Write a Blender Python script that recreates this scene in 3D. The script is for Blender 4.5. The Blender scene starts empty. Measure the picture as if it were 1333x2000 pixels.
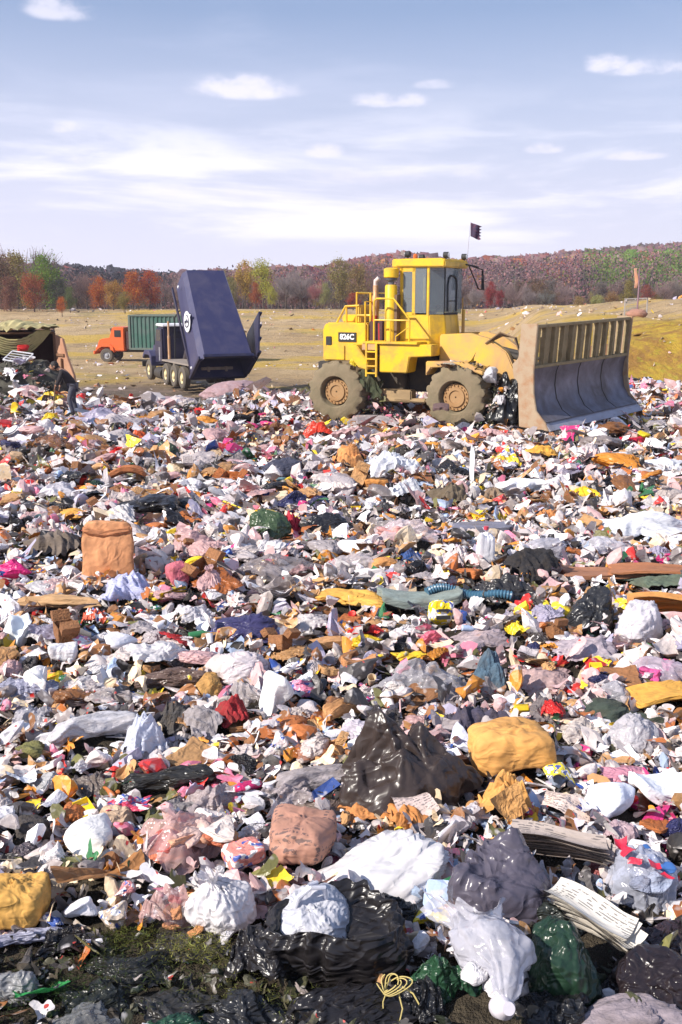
import bpy, bmesh, math, random
import numpy as np
from mathutils import Vector, Matrix, Euler, noise
R = math.radians
scene = bpy.context.scene
COL = scene.collection
rng = np.random.default_rng(7)
random.seed(7)

# ------------------------------------------------------------------ camera
CAMZ = 3.3
TILT = 12.19
FPX = 1944.4
cam_d = bpy.data.cameras.new('camera'); cam = bpy.data.objects.new('camera', cam_d); COL.objects.link(cam)
cam_d.sensor_fit = 'VERTICAL'; cam_d.sensor_height = 36; cam_d.lens = 35
cam_d.clip_end = 6000; cam_d.clip_start = 0.05
cam.location = (0, 0, CAMZ); cam.rotation_euler = (R(90 - TILT), 0, 0)
scene.camera = cam
CT, ST = math.cos(R(TILT)), math.sin(R(TILT))

def ray(px, py):
    a = (px - 666.5) / FPX; b = (1000 - py) / FPX
    return Vector((a, CT + b * ST, -ST + b * CT))
def at(px, py, Y):
    d = ray(px, py); return Vector((0, 0, CAMZ)) + d * (Y / d.y)
def proj(p):
    x, y, z = p[0], p[1], p[2] - CAMZ
    dep = y * CT - z * ST; up = y * ST + z * CT
    return 666.5 + FPX * x / dep, 1000 - FPX * up / dep, dep

# ------------------------------------------------------------------ terrain
def sst(a, b, x):
    t = np.clip((np.asarray(x, float) - a) / (b - a), 0, 1); return t * t * (3 - 2 * t)
_fr = np.random.default_rng(3)
_W = [(_fr.uniform(-1, 1, 2) * f, _fr.uniform(0, 6.28), 1.0) for f in (0.5, 0.8, 1.2, 1.7, 2.4, 3.1, 4.2, 5.5, 7)]
def H(x, y):
    x = np.asarray(x, float); y = np.asarray(y, float)
    n = 0
    for i, (k, p, _) in enumerate(_W):
        n = n + np.sin(k[0] * x + k[1] * y + p + 1.3 * np.sin(k[1] * x * .7 - k[0] * y * .6 + i)) * (0.9 ** i)
    n = n / 9
    near = 1 - sst(26, 40, y)
    z = n * 0.30 * (0.35 + 0.65 * near) * (1 - sst(60, 140, y) * .3)
    # basin behind the mound (left and middle), then the plateau
    ax = x / np.maximum(y, 1)
    right = sst(0.13, 0.20, ax)
    basin = sst(27, 46, y) * -1.05 + sst(50, 76, y) * -0.38 + sst(85, 150, y) * 2.9
    bank = sst(37.5, 41.5, y) * 1.85 + sst(60, 150, y) * 0.1
    bank = bank * (1 + .12 * np.sin(x * .9) )
    z = z + basin * (1 - right) + bank * right
    z = z + 1.55 * np.exp(-((x - 30) / 11) ** 2 - ((y - 75) / 22) ** 2)
    z = z + 0.22 * np.exp(-((x + 8.5) / 3) ** 2 - ((y - 27) / 5) ** 2)
    # beyond the plateau edge
    z = z - sst(155, 230, y) * 3
    return z
def ground(px, py, lift=0.0):
    d = ray(px, py); o = Vector((0, 0, CAMZ)); t = 2.0
    for _ in range(4000):
        p = o + d * t
        if p.z <= float(H(p.x, p.y)) + lift: break
        t += 0.01 + t * 0.002
    return o + d * t

# ------------------------------------------------------------------ mesh helpers
def lin(r, g, b):
    f = lambda c: ((c / 255 + .055) / 1.055) ** 2.4 if c > 10 else c / 255 / 12.92
    return (f(r), f(g), f(b), 1)
def np_mesh(name, V, F, smooth=False):
    """V (n,3), F (m,3) or (m,4) arrays"""
    V = np.asarray(V, np.float32); F = np.asarray(F, np.int32)
    me = bpy.data.meshes.new(name)
    me.vertices.add(len(V)); me.vertices.foreach_set('co', V.ravel())
    k = F.shape[1]
    me.loops.add(F.size); me.loops.foreach_set('vertex_index', F.ravel())
    me.polygons.add(len(F)); me.polygons.foreach_set('loop_start', np.arange(0, F.size, k, dtype=np.int32))
    me.polygons.foreach_set('loop_total', np.full(len(F), k, np.int32))
    me.polygons.foreach_set('use_smooth', np.full(len(F), smooth, bool))
    me.update(calc_edges=True)
    return me
class MB:
    def __init__(s): s.v = []; s.f = []
    def add(s, vs, fs):
        o = len(s.v); s.v += [tuple(v) for v in vs]; s.f += [tuple(i + o for i in f) for f in fs]; return s
    def box(s, c, d, rot=(0, 0, 0), top=1.0):
        hx, hy, hz = d[0] / 2, d[1] / 2, d[2] / 2
        m = Euler(rot).to_matrix(); c = Vector(c)
        vs = [c + m @ Vector((x * hx * (top if z > 0 else 1), y * hy * (top if z > 0 else 1), z * hz)) for z in (-1, 1) for y in (-1, 1) for x in (-1, 1)]
        return s.add(vs, [(0, 2, 3, 1), (4, 5, 7, 6), (0, 1, 5, 4), (2, 6, 7, 3), (0, 4, 6, 2), (1, 3, 7, 5)])
    def prism(s, pts, a, b, axis='y'):
        n = len(pts); vs = []
        for t in (a, b):
            for p in pts:
                vs.append({'y': (p[0], t, p[1]), 'x': (t, p[0], p[1]), 'z': (p[0], p[1], t)}[axis])
        fs = [tuple(range(n))[::-1], tuple(range(n, 2 * n))] + [(i, (i + 1) % n, n + (i + 1) % n, n + i) for i in range(n)]
        return s.add(vs, fs)
    def cyl(s, p0, p1, r0, r1=None, n=16, caps=True):
        r1 = r0 if r1 is None else r1
        p0, p1 = Vector(p0), Vector(p1); d = (p1 - p0).normalized()
        u = d.orthogonal().normalized(); w = d.cross(u)
        vs = [p + (u * math.cos(6.28318 * i / n) + w * math.sin(6.28318 * i / n)) * r for p, r in ((p0, r0), (p1, r1)) for i in range(n)]
        fs = [(i, (i + 1) % n, n + (i + 1) % n, n + i) for i in range(n)]
        if caps: fs += [tuple(range(n))[::-1], tuple(range(n, 2 * n))]
        return s.add(vs, fs)
    def tube(s, path, r, n=8):
        path = [Vector(p) for p in path]; rs = r if isinstance(r, (list, tuple)) else [r] * len(path)
        vs = []; u = None
        for i, p in enumerate(path):
            d = (path[min(i + 1, len(path) - 1)] - path[max(i - 1, 0)]).normalized()
            if u is None: u = d.orthogonal().normalized()
            u = (u - d * u.dot(d)).normalized(); w = d.cross(u)
            vs += [p + (u * math.cos(6.28318 * k / n) + w * math.sin(6.28318 * k / n)) * rs[i] for k in range(n)]
        fs = [(i * n + k, i * n + (k + 1) % n, (i + 1) * n + (k + 1) % n, (i + 1) * n + k) for i in range(len(path) - 1) for k in range(n)]
        fs += [tuple(range(n))[::-1], tuple(range((len(path) - 1) * n, len(path) * n))]
        return s.add(vs, fs)
    def lathe(s, prof, c=(0, 0, 0), axis=(0, 0, 1), n=32):
        ax = Vector(axis).normalized(); u = ax.orthogonal().normalized(); w = ax.cross(u); c = Vector(c)
        vs = [c + ax * h + (u * math.cos(6.28318 * k / n) + w * math.sin(6.28318 * k / n)) * max(r, 1e-4) for r, h in prof for k in range(n)]
        fs = [(i * n + k, i * n + (k + 1) % n, (i + 1) * n + (k + 1) % n, (i + 1) * n + k) for i in range(len(prof) - 1) for k in range(n)]
        return s.add(vs, fs)
    def mesh(s, name, bevel=0, ang=35, seg=2):
        me = bpy.data.meshes.new(name); me.from_pydata(s.v, [], s.f)
        bm = bmesh.new(); bm.from_mesh(me)
        bmesh.ops.recalc_face_normals(bm, faces=bm.faces)
        if bevel:
            es = [e for e in bm.edges if len(e.link_faces) == 2 and e.calc_face_angle(0) > R(30)]
            bmesh.ops.bevel(bm, geom=es, offset=bevel, segments=seg, affect='EDGES', clamp_overlap=True)
        bm.to_mesh(me); bm.free()
        for p in me.polygons: p.use_smooth = True
        me.set_sharp_from_angle(angle=R(ang))
        return me
    def build(s, name, mat, parent=None, bevel=0, **k):
        return mk(name, s.mesh(name, bevel, **k), mat, parent)
def mk(name, me, mat=None, parent=None, color=None):
    o = bpy.data.objects.new(name, me); COL.objects.link(o)
    if mat is not None:
        me.materials.clear(); me.materials.append(mat)
    if parent is not None: o.parent = parent
    if color is not None: o.color = tuple(color[:3]) + (1,)
    return o
def empty(name, loc, rot=(0, 0, 0)):
    o = bpy.data.objects.new(name, None); COL.objects.link(o); o.location = loc; o.rotation_euler = rot
    o.empty_display_size = .2; return o
def tag(o, label=None, cat=None, group=None, kind=None):
    if label: o['label'] = label
    if cat: o['category'] = cat
    if group: o['group'] = group
    if kind: o['kind'] = kind
    return o

# ------------------------------------------------------------------ materials
def mat(name, color=None, rough=.6, metal=0, spec=.5, dirt=None, dirt_amt=0, dirt_scale=3, bump=0, bump_scale=20, bump_kind='noise',
        objcol=False, var=0, trans=0, alpha=1, lines=None, attr=None, dirt_lo=.45, translucent=0, coat=0, dist=.02, patch=None):
    m = bpy.data.materials.new(name); m.use_nodes = True; nt = m.node_tree; N = nt.nodes; L = nt.links
    b = N['Principled BSDF']; b.inputs['Roughness'].default_value = rough; b.inputs['Metallic'].default_value = metal
    b.inputs['Specular IOR Level'].default_value = spec
    b.inputs['Coat Weight'].default_value = coat
    tc = N.new('ShaderNodeTexCoord'); co = tc.outputs['Object']
    def nz(scale, det=4, dis=0, src=None, rough=.55):
        n = N.new('ShaderNodeTexNoise'); n.inputs['Scale'].default_value = scale; n.inputs['Detail'].default_value = det
        n.inputs['Distortion'].default_value = dis; n.inputs['Roughness'].default_value = rough; L.new(src or co, n.inputs['Vector']); return n.outputs['Fac']
    def ramp(src, a, c):
        r = N.new('ShaderNodeMapRange'); r.inputs[1].default_value = a; r.inputs[2].default_value = c; L.new(src, r.inputs[0]); return r.outputs[0]
    def mix(f, A, B, mode='MIX'):
        x = N.new('ShaderNodeMix'); x.data_type = 'RGBA'; x.blend_type = mode
        for s, val in ((0, f), (6, A), (7, B)):
            if hasattr(val, 'is_linked'): L.new(val, x.inputs[s])
            else: x.inputs[s].default_value = val
        return x.outputs[2]
    if objcol or translucent:
        oi = N.new('ShaderNodeObjectInfo')
        add = N.new('ShaderNodeVectorMath'); add.operation = 'MULTIPLY_ADD'
        L.new(oi.outputs['Random'], add.inputs[0]); add.inputs[1].default_value = (37, 19, 53); L.new(tc.outputs['Object'], add.inputs[2])
        if objcol: co = add.outputs[0]
    if objcol: c = oi.outputs['Color']
    elif attr:
        a = N.new('ShaderNodeAttribute'); a.attribute_name = attr; c = a.outputs['Color']; co = tc.outputs['Object']
    else:
        rgb = N.new('ShaderNodeRGB'); rgb.outputs[0].default_value = color; c = rgb.outputs[0]
    if var:
        f = ramp(nz(dirt_scale * 1.7, 3), .3, .7)
        hs = N.new('ShaderNodeHueSaturation'); mr = N.new('ShaderNodeMapRange'); L.new(f, mr.inputs[0]); mr.inputs[3].default_value = 1 - var; mr.inputs[4].default_value = 1 + var
        L.new(mr.outputs[0], hs.inputs['Value']); L.new(c, hs.inputs['Color']); c = hs.outputs[0]
    if patch:   # printed patches: (colour, scale, lo, hi)
        for pc, sc, lo, hi in patch:
            c = mix(ramp(nz(sc, 1, 0), lo, hi), c, pc)
    if lines:   # rows of print: (axis index, scale, colour, amount)
        ai, sc, pc, amt = lines
        sp = N.new('ShaderNodeSeparateXYZ'); L.new(tc.outputs['Object'], sp.inputs[0])
        ma = N.new('ShaderNodeMath'); ma.operation = 'MULTIPLY'; L.new(sp.outputs[ai], ma.inputs[0]); ma.inputs[1].default_value = sc
        fr = N.new('ShaderNodeMath'); fr.operation = 'FRACT'; L.new(ma.outputs[0], fr.inputs[0])
        gt = N.new('ShaderNodeMath'); gt.operation = 'GREATER_THAN'; L.new(fr.outputs[0], gt.inputs[0]); gt.inputs[1].default_value = .5
        mp = N.new('ShaderNodeMapping'); mp.inputs['Scale'].default_value = tuple(sc * (.25 if i == ai else 1.2) for i in range(3)); L.new(tc.outputs['Object'], mp.inputs[0])
        g2 = ramp(nz(1.0, 2, 0, mp.outputs[0]), .47, .5)
        g3 = ramp(nz(2.2, 0, 0), .42, .46)
        m1 = N.new('ShaderNodeMath'); m1.operation = 'MULTIPLY'; L.new(gt.outputs[0], m1.inputs[0]); L.new(g2, m1.inputs[1])
        m2 = N.new('ShaderNodeMath'); m2.operation = 'MULTIPLY'; L.new(m1.outputs[0], m2.inputs[0]); L.new(g3, m2.inputs[1])
        m3 = N.new('ShaderNodeMath'); m3.operation = 'MULTIPLY'; L.new(m2.outputs[0], m3.inputs[0]); m3.inputs[1].default_value = amt
        c = mix(m3.outputs[0], c, pc)
    if dirt_amt:
        f = ramp(nz(dirt_scale, 6, .4, None, .65), dirt_lo, dirt_lo + .3)
        mu = N.new('ShaderNodeMath'); mu.operation = 'MULTIPLY'; mu.inputs[1].default_value = dirt_amt; L.new(f, mu.inputs[0])
        c = mix(mu.outputs[0], c, dirt or (.12, .085, .05, 1))
        rr = N.new('ShaderNodeMapRange'); L.new(mu.outputs[0], rr.inputs[0]); rr.inputs[3].default_value = rough; rr.inputs[4].default_value = min(1, rough + .4); L.new(rr.outputs[0], b.inputs['Roughness'])
    L.new(c, b.inputs['Base Color'])
    if bump:
        bp = N.new('ShaderNodeBump'); bp.inputs['Strength'].default_value = bump; bp.inputs['Distance'].default_value = dist
        if bump_kind == 'crinkle':
            v = N.new('ShaderNodeTexNoise'); v.inputs['Distortion'].default_value = 1.2; v.inputs['Detail'].default_value = .6; v.noise_dimensions = '3D'; v.inputs['Scale'].default_value = bump_scale * .35
            rm = N.new('ShaderNodeMath'); rm.operation = 'PINGPONG'; rm.inputs[1].default_value = .17; L.new(v.outputs['Fac'], rm.inputs[0])
            '''v = N.new('ShaderNodeTexVoronoi'); v.feature = 'F1'; v.inputs['Scale'].default_value = bump_scale
            mp = N.new('ShaderNodeVectorMath'); mp.operation = 'MULTIPLY_ADD'
            nn = N.new('ShaderNodeTexNoise'); nn.inputs['Scale'].default_value = bump_scale * .6; L.new(co, nn.inputs['Vector'])
            L.new(nn.outputs['Color'], mp.inputs[0]); mp.inputs[1].default_value = (.25, .25, .25); L.new(co, mp.inputs[2]); L.new(mp.outputs[0], v.inputs['Vector'])'''
            L.new(co, v.inputs['Vector'])
            n2 = nz(bump_scale * .3, 2, .8)
            ad = N.new('ShaderNodeMath'); ad.operation = 'ADD'; L.new(rm.outputs[0], ad.inputs[0]); L.new(n2, ad.inputs[1]); L.new(ad.outputs[0], bp.inputs['Height'])
        else:
            L.new(nz(bump_scale, 6, .3), bp.inputs['Height'])
        L.new(bp.outputs[0], b.inputs['Normal'])
    out = N['Material Output']; sh = b.outputs[0]
    if translucent:
        t = N.new('ShaderNodeBsdfTranslucent'); L.new(c, t.inputs['Color'])
        ms = N.new('ShaderNodeMixShader'); ms.inputs[0].default_value = translucent; L.new(sh, ms.inputs[1]); L.new(t.outputs[0], ms.inputs[2]); sh = ms.outputs[0]
    if alpha < 1:
        t = N.new('ShaderNodeBsdfTransparent')
        t.inputs['Color'].default_value = (.95, .95, .97, 1)
        lw = N.new('ShaderNodeLayerWeight'); lw.inputs['Blend'].default_value = .35
        mr = N.new('ShaderNodeMapRange'); L.new(lw.outputs['Facing'], mr.inputs[0]); mr.inputs[3].default_value = alpha; mr.inputs[4].default_value = min(1, alpha + .45)
        ms = N.new('ShaderNodeMixShader'); L.new(mr.outputs[0], ms.inputs[0]); L.new(t.outputs[0], ms.inputs[1]); L.new(sh, ms.inputs[2]); sh = ms.outputs[0]
    L.new(sh, out.inputs['Surface'])
    return m
M = {}
MUD = (.14, .10, .065, 1)
M['film'] = mat('plastic_film', objcol=True, rough=.36, bump=.7, bump_scale=9, bump_kind='crinkle', dirt_amt=.3, dirt_scale=3, dirt_lo=.52, translucent=.28, dist=.06)
M['black_film'] = mat('black_bag_film', objcol=True, rough=.30, bump=.8, bump_scale=9, bump_kind='crinkle', dirt_amt=.2, dirt_scale=2.5, dirt=(.12, .10, .08, 1), dirt_lo=.58, dist=.07, spec=.4)
M['clear_film'] = mat('clear_film', objcol=True, rough=.2, bump=.6, bump_scale=7, bump_kind='crinkle', alpha=.42, dist=.07)
M['milk_film'] = mat('milky_film', objcol=True, rough=.25, bump=.6, bump_scale=9, bump_kind='crinkle', alpha=.6, dist=.06)
M['paper'] = mat('paper', objcol=True, rough=.8, bump=.35, bump_scale=10, bump_kind='crinkle', dirt_amt=.35, dirt_scale=4, dirt_lo=.52, dist=.03)
M['printed'] = mat('printed_paper', objcol=True, rough=.7, bump=.3, bump_scale=9, bump_kind='crinkle', lines=(1, 13, (.04, .04, .05, 1), .7), dirt_amt=.25, dirt_scale=4, dist=.03)
M['wrap'] = mat('printed_wrapper', objcol=True, rough=.38, bump=.5, bump_scale=9, bump_kind='crinkle', patch=[((.8, .78, .76, 1), 3.2, .54, .56), ((.06, .1, .35, 1), 4.5, .62, .63)], dirt_amt=.2, dist=.04)
M['card'] = mat('cardboard', objcol=True, rough=.8, bump=.75, bump_scale=9, bump_kind='crinkle', dirt_amt=.5, dirt_scale=2.2, dirt=(.13, .07, .035, 1), dirt_lo=.48, var=.18, dist=.03)
M['cloth'] = mat('cloth', objcol=True, rough=.95, bump=.6, bump_scale=14, dirt_amt=.45, dirt_scale=3, var=.2, dist=.03)
M['hard'] = mat('hard_plastic', objcol=True, rough=.35, dirt_amt=.35, dirt_scale=4, dirt_lo=.5)
M['wood'] = mat('scrap_wood', objcol=True, rough=.85, dirt_amt=.4, dirt_scale=5, var=.2, bump=.3, bump_scale=25)
M['metal_scrap'] = mat('scrap_metal', objcol=True, rough=.4, metal=.7, dirt_amt=.4, dirt_scale=5)
M['green_black'] = M['black_film']
# ------------------------------------------------------------------ litter shapes
def ico(sub):
    bm = bmesh.new(); bmesh.ops.create_icosphere(bm, subdivisions=sub, radius=1)
    bm.verts.index_update()
    V = np.array([v.co[:] for v in bm.verts]); F = np.array([[v.index for v in f.verts] for f in bm.faces]); bm.free(); return V, F
def gridf(nu, nv, wrap=False):
    """nu columns (u), nv rows; returns quad faces"""
    i, j = np.meshgrid(np.arange(nu if wrap else nu - 1), np.arange(nv - 1), indexing='ij')
    i = i.ravel(); j = j.ravel(); i2 = (i + 1) % nu
    return np.stack([i * nv + j, i2 * nv + j, i2 * nv + j + 1, i * nv + j + 1], 1)
def tri(F): return np.vstack([F[:, [0, 1, 2]], F[:, [0, 2, 3]]])
def crease(V, r, k, amp, spread=.6, flat=False):
    V = V.copy(); P = V.copy()
    for i in range(k):
        n = r.normal(size=3)
        if flat: n[2] *= .05
        n /= np.linalg.norm(n)
        d = r.uniform(-spread, spread); s = np.abs(P @ n - d)
        dr = r.normal(size=3)
        if flat: dr[:2] *= .45
        dr /= np.linalg.norm(dr)
        V += (amp * r.uniform(.5, 1.4) * (s - s.mean()))[:, None] * dr
    return V
_T = np.random.default_rng(99).uniform(-1, 1, 4096)
def vn(P, seed=0):
    """fast value noise, P (n,3) -> (n,) in about [-1,1]"""
    P = P + seed * 7.31; I = np.floor(P).astype(np.int64); f = P - I; f = f * f * (3 - 2 * f)
    def h(i, j, k): return _T[((i * 73856093) ^ (j * 19349663) ^ (k * 83492791)) & 4095]
    x, y, z = I[:, 0], I[:, 1], I[:, 2]; r = 0
    for a in (0, 1):
        for b in (0, 1):
            for c in (0, 1):
                r = r + h(x + a, y + b, z + c) * (f[:, 0] if a else 1 - f[:, 0]) * (f[:, 1] if b else 1 - f[:, 1]) * (f[:, 2] if c else 1 - f[:, 2])
    return r
def rid(P, seed): return 1 - 2 * np.abs(vn(P, seed))
def swell(V, amp, sc, seed):
    return V + amp * np.stack([vn(V * sc, seed + k) for k in range(3)], 1)
def folds(V, seed, axis=(0, 0, 1), k=2.6, amp=.07, base=.25, fade=.9):
    """plastic-bag folds running away from a tension point"""
    a = np.array(axis, float); a /= np.linalg.norm(a); c = V.mean(0); Q = V - c; ln = np.linalg.norm(Q, axis=1) + 1e-6; D = Q / ln[:, None]
    u = np.cross(a, [.3, .9, .1]); u /= np.linalg.norm(u); w = np.cross(a, u)
    ct = (D @ a).clip(-1, 1); th = np.arccos(ct); x, y = D @ u, D @ w; m = np.hypot(x, y) + 1e-6; x, y = x / m, y / m
    wx = .35 * vn(D * 2.2, seed + 3)
    P1 = np.stack([x * k + wx, y * k + wx, th * .55 + seed], 1); P2 = np.stack([x * k * 2.3 + wx * 2, y * k * 2.3, th * 1.0 + seed], 1)
    n = rid(P1, seed) + .5 * rid(P2, seed + 1); A = amp * (np.exp(-th / fade) + base) * np.minimum(1, m * 2.5)
    return V + D * (n * A)[:, None]
def longfolds(V, seed, ang, k=3.0, amp=.05, st=.22):
    c, s = math.cos(ang), math.sin(ang); q = V[:, 0] * c + V[:, 1] * s; r = -V[:, 0] * s + V[:, 1] * c
    wq = .45 * vn(np.stack([q * 1.1, r * 1.1, q * 0 + seed], 1), seed)
    P1 = np.stack([(q + wq) * k, r * k * st, q * 0 + seed], 1)
    out = V.copy(); out[:, 2] += amp * (rid(P1, seed) + .5 * rid(P1 * 2.1, seed + 2)); out[:, 0] += amp * .5 * vn(P1 * 1.3, seed + 5); return out
def fine(V, amp, sc, seed, ridged=True):
    f = (lambda P, s: .6 * rid(P, s)) if ridged else vn
    return V + amp * np.stack([f(V * sc, seed + k * 3) + .4 * f(V * sc * 2.3, seed + k * 5 + 1) for k in range(3)], 1)
def fine_old(V, amp, sc, seed, ridged=True):
    out = V.copy(); o = Vector((seed * 3.1, seed * 1.7, seed * .9))
    for i, p in enumerate(V):
        q = Vector(p) * sc + o
        n = noise.noise_vector(q)
        m = noise.noise_vector(q * 2.3)
        if ridged: d = [(.5 - abs(n[a]) * 1.6) + .45 * (.5 - abs(m[a]) * 1.6) for a in range(3)]
        else: d = [n[a] + .45 * m[a] for a in range(3)]
        out[i] += np.array(d) * amp
    return out
def norm(V, floor=.06):
    """unit footprint, unit height, the bottom pushed into the heap a little"""
    lo, hi = V.min(0), V.max(0); V = (V - (lo + hi) / 2) / np.maximum(hi - lo, 1e-5); V[:, 2] += .5 - floor
    return V
def g_tied(seed, neck=.16, sag=.0):
    r = np.random.default_rng(seed); nu, nv = 96, 64
    t = np.linspace(0, 1, nv); u = np.linspace(0, 2 * math.pi, nu, endpoint=False)
    prof = np.interp(t, [0, .08, .2, .42, .6, .74, .82, .855, .9, 1], [.03, .55, .88, 1, .84, .5, .22, .09, .16, .34])
    z = np.interp(t, [0, .08, .2, .42, .6, .74, .82, .855, .9, 1], [0, .01, .1, .42, .72, .92, 1.02, 1.07, 1.14, 1.3])
    U, T = np.meshgrid(u, t, indexing='ij'); P = np.interp(T, t, prof); Z = np.interp(T, t, z)
    m = r.integers(9, 14)
    pl = np.interp(T, [0, .3, .6, .8, .86, 1], [.0, .02, .12, .30, .15, .38])
    w = 1 - 2 * np.abs(((U * m / 6.283 + .6 * np.sin(2 * U + seed) + .5 * np.sin(5 * U)) % 1) - .5)
    P = P * (1 + pl * (w - .5)) * (1 + .10 * np.sin(2 * U + seed) * (T < .8) + .06 * np.sin(3 * U + T * 4 + seed))
    V = np.stack([P * np.cos(U), P * np.sin(U), Z * .95], -1).reshape(-1, 3)
    V[:, 0] += .25 * V[:, 2] ** 2 * r.uniform(-1, 1); V[:, 1] += .2 * V[:, 2] ** 2 * r.uniform(-1, 1)
    V = swell(V, .16, 1.4, seed); V = crease(V, r, 9, .07, 1.0); V = folds(V, seed, (.1, 0, 1), 3.6, .07, .6, 1.0); V = folds(V, seed + 8, (.8, .3, .5), 5, .03, .6, 1.2); V = fine(V, .020, 4.5, seed + 9)
    return norm(V), gridf(nu, nv, True)
def g_blob(seed, k=22, amp=.13, sub=5):
    r = np.random.default_rng(seed); V, F = ico(sub)
    V = V * np.array([1, r.uniform(.75, 1.1), r.uniform(.6, .8)])
    V = swell(V, .30, 1.1, seed); V = crease(V, r, 9, amp * .75, .9); ax = r.normal(size=3); ax[2] = abs(ax[2]) + .3
    V = folds(V, seed, ax, 3.0, .13, .35, .7); V = folds(V, seed + 4, -ax + r.normal(size=3) * .6, 2.8, .09, .4, .8); V = folds(V, seed + 8, r.normal(size=3), 5, .035, .5, 1.2); V = crease(V, r, 10, .04, .9); V = fine(V, .020, 4.5, seed + 5)
    V[:, 2] = np.where(V[:, 2] < -.3, -.3 + (V[:, 2] + .3) * .3, V[:, 2]); g = np.clip(-V[:, 2] + .05, 0, 1); V[:, :2] *= (1 + .35 * g + .25 * g * vn(V * 2.5, seed + 1))[:, None]
    return norm(V, .16), F
def g_lump(seed, sub=4, k=26):
    r = np.random.default_rng(seed); V, F = ico(sub); V = swell(V, .35, 1.2, seed); V = crease(V, r, k, .22, .8); V = fine(V, .05, 3, seed)
    return norm(V), F
def g_peak(seed, peaks=((-.12, .15, 1.0), (.33, .25, .92), (-.6, -.2, .4), (.1, -.35, .5), (.6, -.1, .5))):
    r = np.random.default_rng(seed); n = 84
    x, y = np.meshgrid(np.linspace(-1, 1, n), np.linspace(-1, 1, n), indexing='ij'); z = np.zeros_like(x)
    ang = np.arctan2(y, x)
    for px, py, h in peaks:
        d = np.sqrt((x - px) ** 2 + ((y - py) * 1.1) ** 2); a = np.arctan2(y - py, x - px)
        f = 1 - 2 * np.abs(((a * 7 / 6.283 + seed * .3 + d) % 1) - .5)
        z = np.maximum(z, h * np.exp(-(d * (2.5 + 1.1 * f + .6 * np.sin(a * 2 + px * 5))) ** 2.0))
    rad = np.sqrt(x * x + y * y); lim = .85 + .12 * np.sin(3 * ang + seed) + .08 * np.sin(7 * ang)
    sc = np.where(rad > 0, np.minimum(1, lim / np.maximum(rad, 1e-5)), 1)
    z = z + .55 * np.clip(1 - (rad / lim) ** 2, 0, 1) ** .7
    V = np.stack([x * sc, y * sc, z - .25 * np.clip(rad - lim, 0, 1)], -1).reshape(-1, 3)
    V = swell(V, .10, 1.6, seed); V = crease(V, r, 12, .06, .8); V = longfolds(V, seed, 1.2, 2.6, .075, .3); V = longfolds(V, seed + 2, .2, 4.5, .04, .4); V = crease(V, r, 16, .05, .8); V = fine(V, .035, 5, seed + 2)
    return norm(V, .08), gridf(n, n)
def g_drape(seed, n=72, folds=5, hgt=.5, creases=12):
    r = np.random.default_rng(seed)
    x, y = np.meshgrid(np.linspace(-1, 1, n), np.linspace(-1, 1, n), indexing='ij')
    ang = np.arctan2(y, x); rad = np.maximum(np.abs(x), np.abs(y))
    k = 1 + rad * (.10 * np.sin(3 * ang + seed) + .06 * np.sin(5 * ang + 2 * seed) + .28 * vn(np.stack([np.cos(ang).ravel() * 2.2, np.sin(ang).ravel() * 2.2, 0 * ang.ravel() + seed], 1), seed).reshape(ang.shape) + .12 * vn(np.stack([np.cos(ang).ravel() * 6, np.sin(ang).ravel() * 6, 0 * ang.ravel()], 1), seed + 1).reshape(ang.shape))
    z = hgt * np.clip(1 - rad ** 1.7, 0, 1)
    a = r.uniform(0, 3.14)
    q = x * math.cos(a) + y * math.sin(a)
    z = z + .11 * (1 - 2 * np.abs(((q * folds / 2 + .35 * np.sin(3 * (y * math.cos(a) - x * math.sin(a)) + seed)) % 1) - .5))
    V = np.stack([x * k, y * k, z], -1).reshape(-1, 3)
    V = swell(V, .22, 1.3, seed); V = crease(V, r, creases, .10, .8); V = longfolds(V, seed, a + 1.2, 2.0, .075, .35); V = longfolds(V, seed + 3, a + .2, 4.5, .04, .4); V = fine(V, .016, 4.5, seed)
    return norm(V, .05), gridf(n, n)
def solid(V, F, n_or_none, th):
    return V, F
def g_sheet(seed, n=36, k=9, amp=.10, asp=1.0, torn=.0):
    r = np.random.default_rng(seed)
    x, y = np.meshgrid(np.linspace(-.5, .5, n), np.linspace(-.5, .5, n), indexing='ij')
    V = np.stack([x, y * asp, 0 * x], -1).reshape(-1, 3)
    if torn:
        a = np.arctan2(V[:, 1], V[:, 0]); V[:, :2] *= (1 + torn * np.sin(3 * a + seed) + torn * .6 * np.sin(8 * a + seed * 2))[:, None]
    V[:, 2] += .18 * V[:, 0] ** 2 * r.uniform(-1, 1.4) + .15 * V[:, 1] ** 2 * r.uniform(-1, 1.4)
    V = crease(V, r, k, amp * 1.6, .4, True); V = fine(V, .015, 4, seed)
    V[:, 2] -= V[:, 2].min()
    F = gridf(n, n)
    m = V.max(0) - V.min(0); c = (V.max(0) + V.min(0)) / 2
    V[:, :2] = (V[:, :2] - c[:2]) / m[:2]; V[:, 2] /= max(m[2], 1e-4)
    return V, F
def boxgrid(nx, ny, nz):
    V, F = ico(5)
    p = V / np.abs(V).max(1)[:, None]
    return p * np.array([nx, ny, nz]) * .5, F
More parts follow.
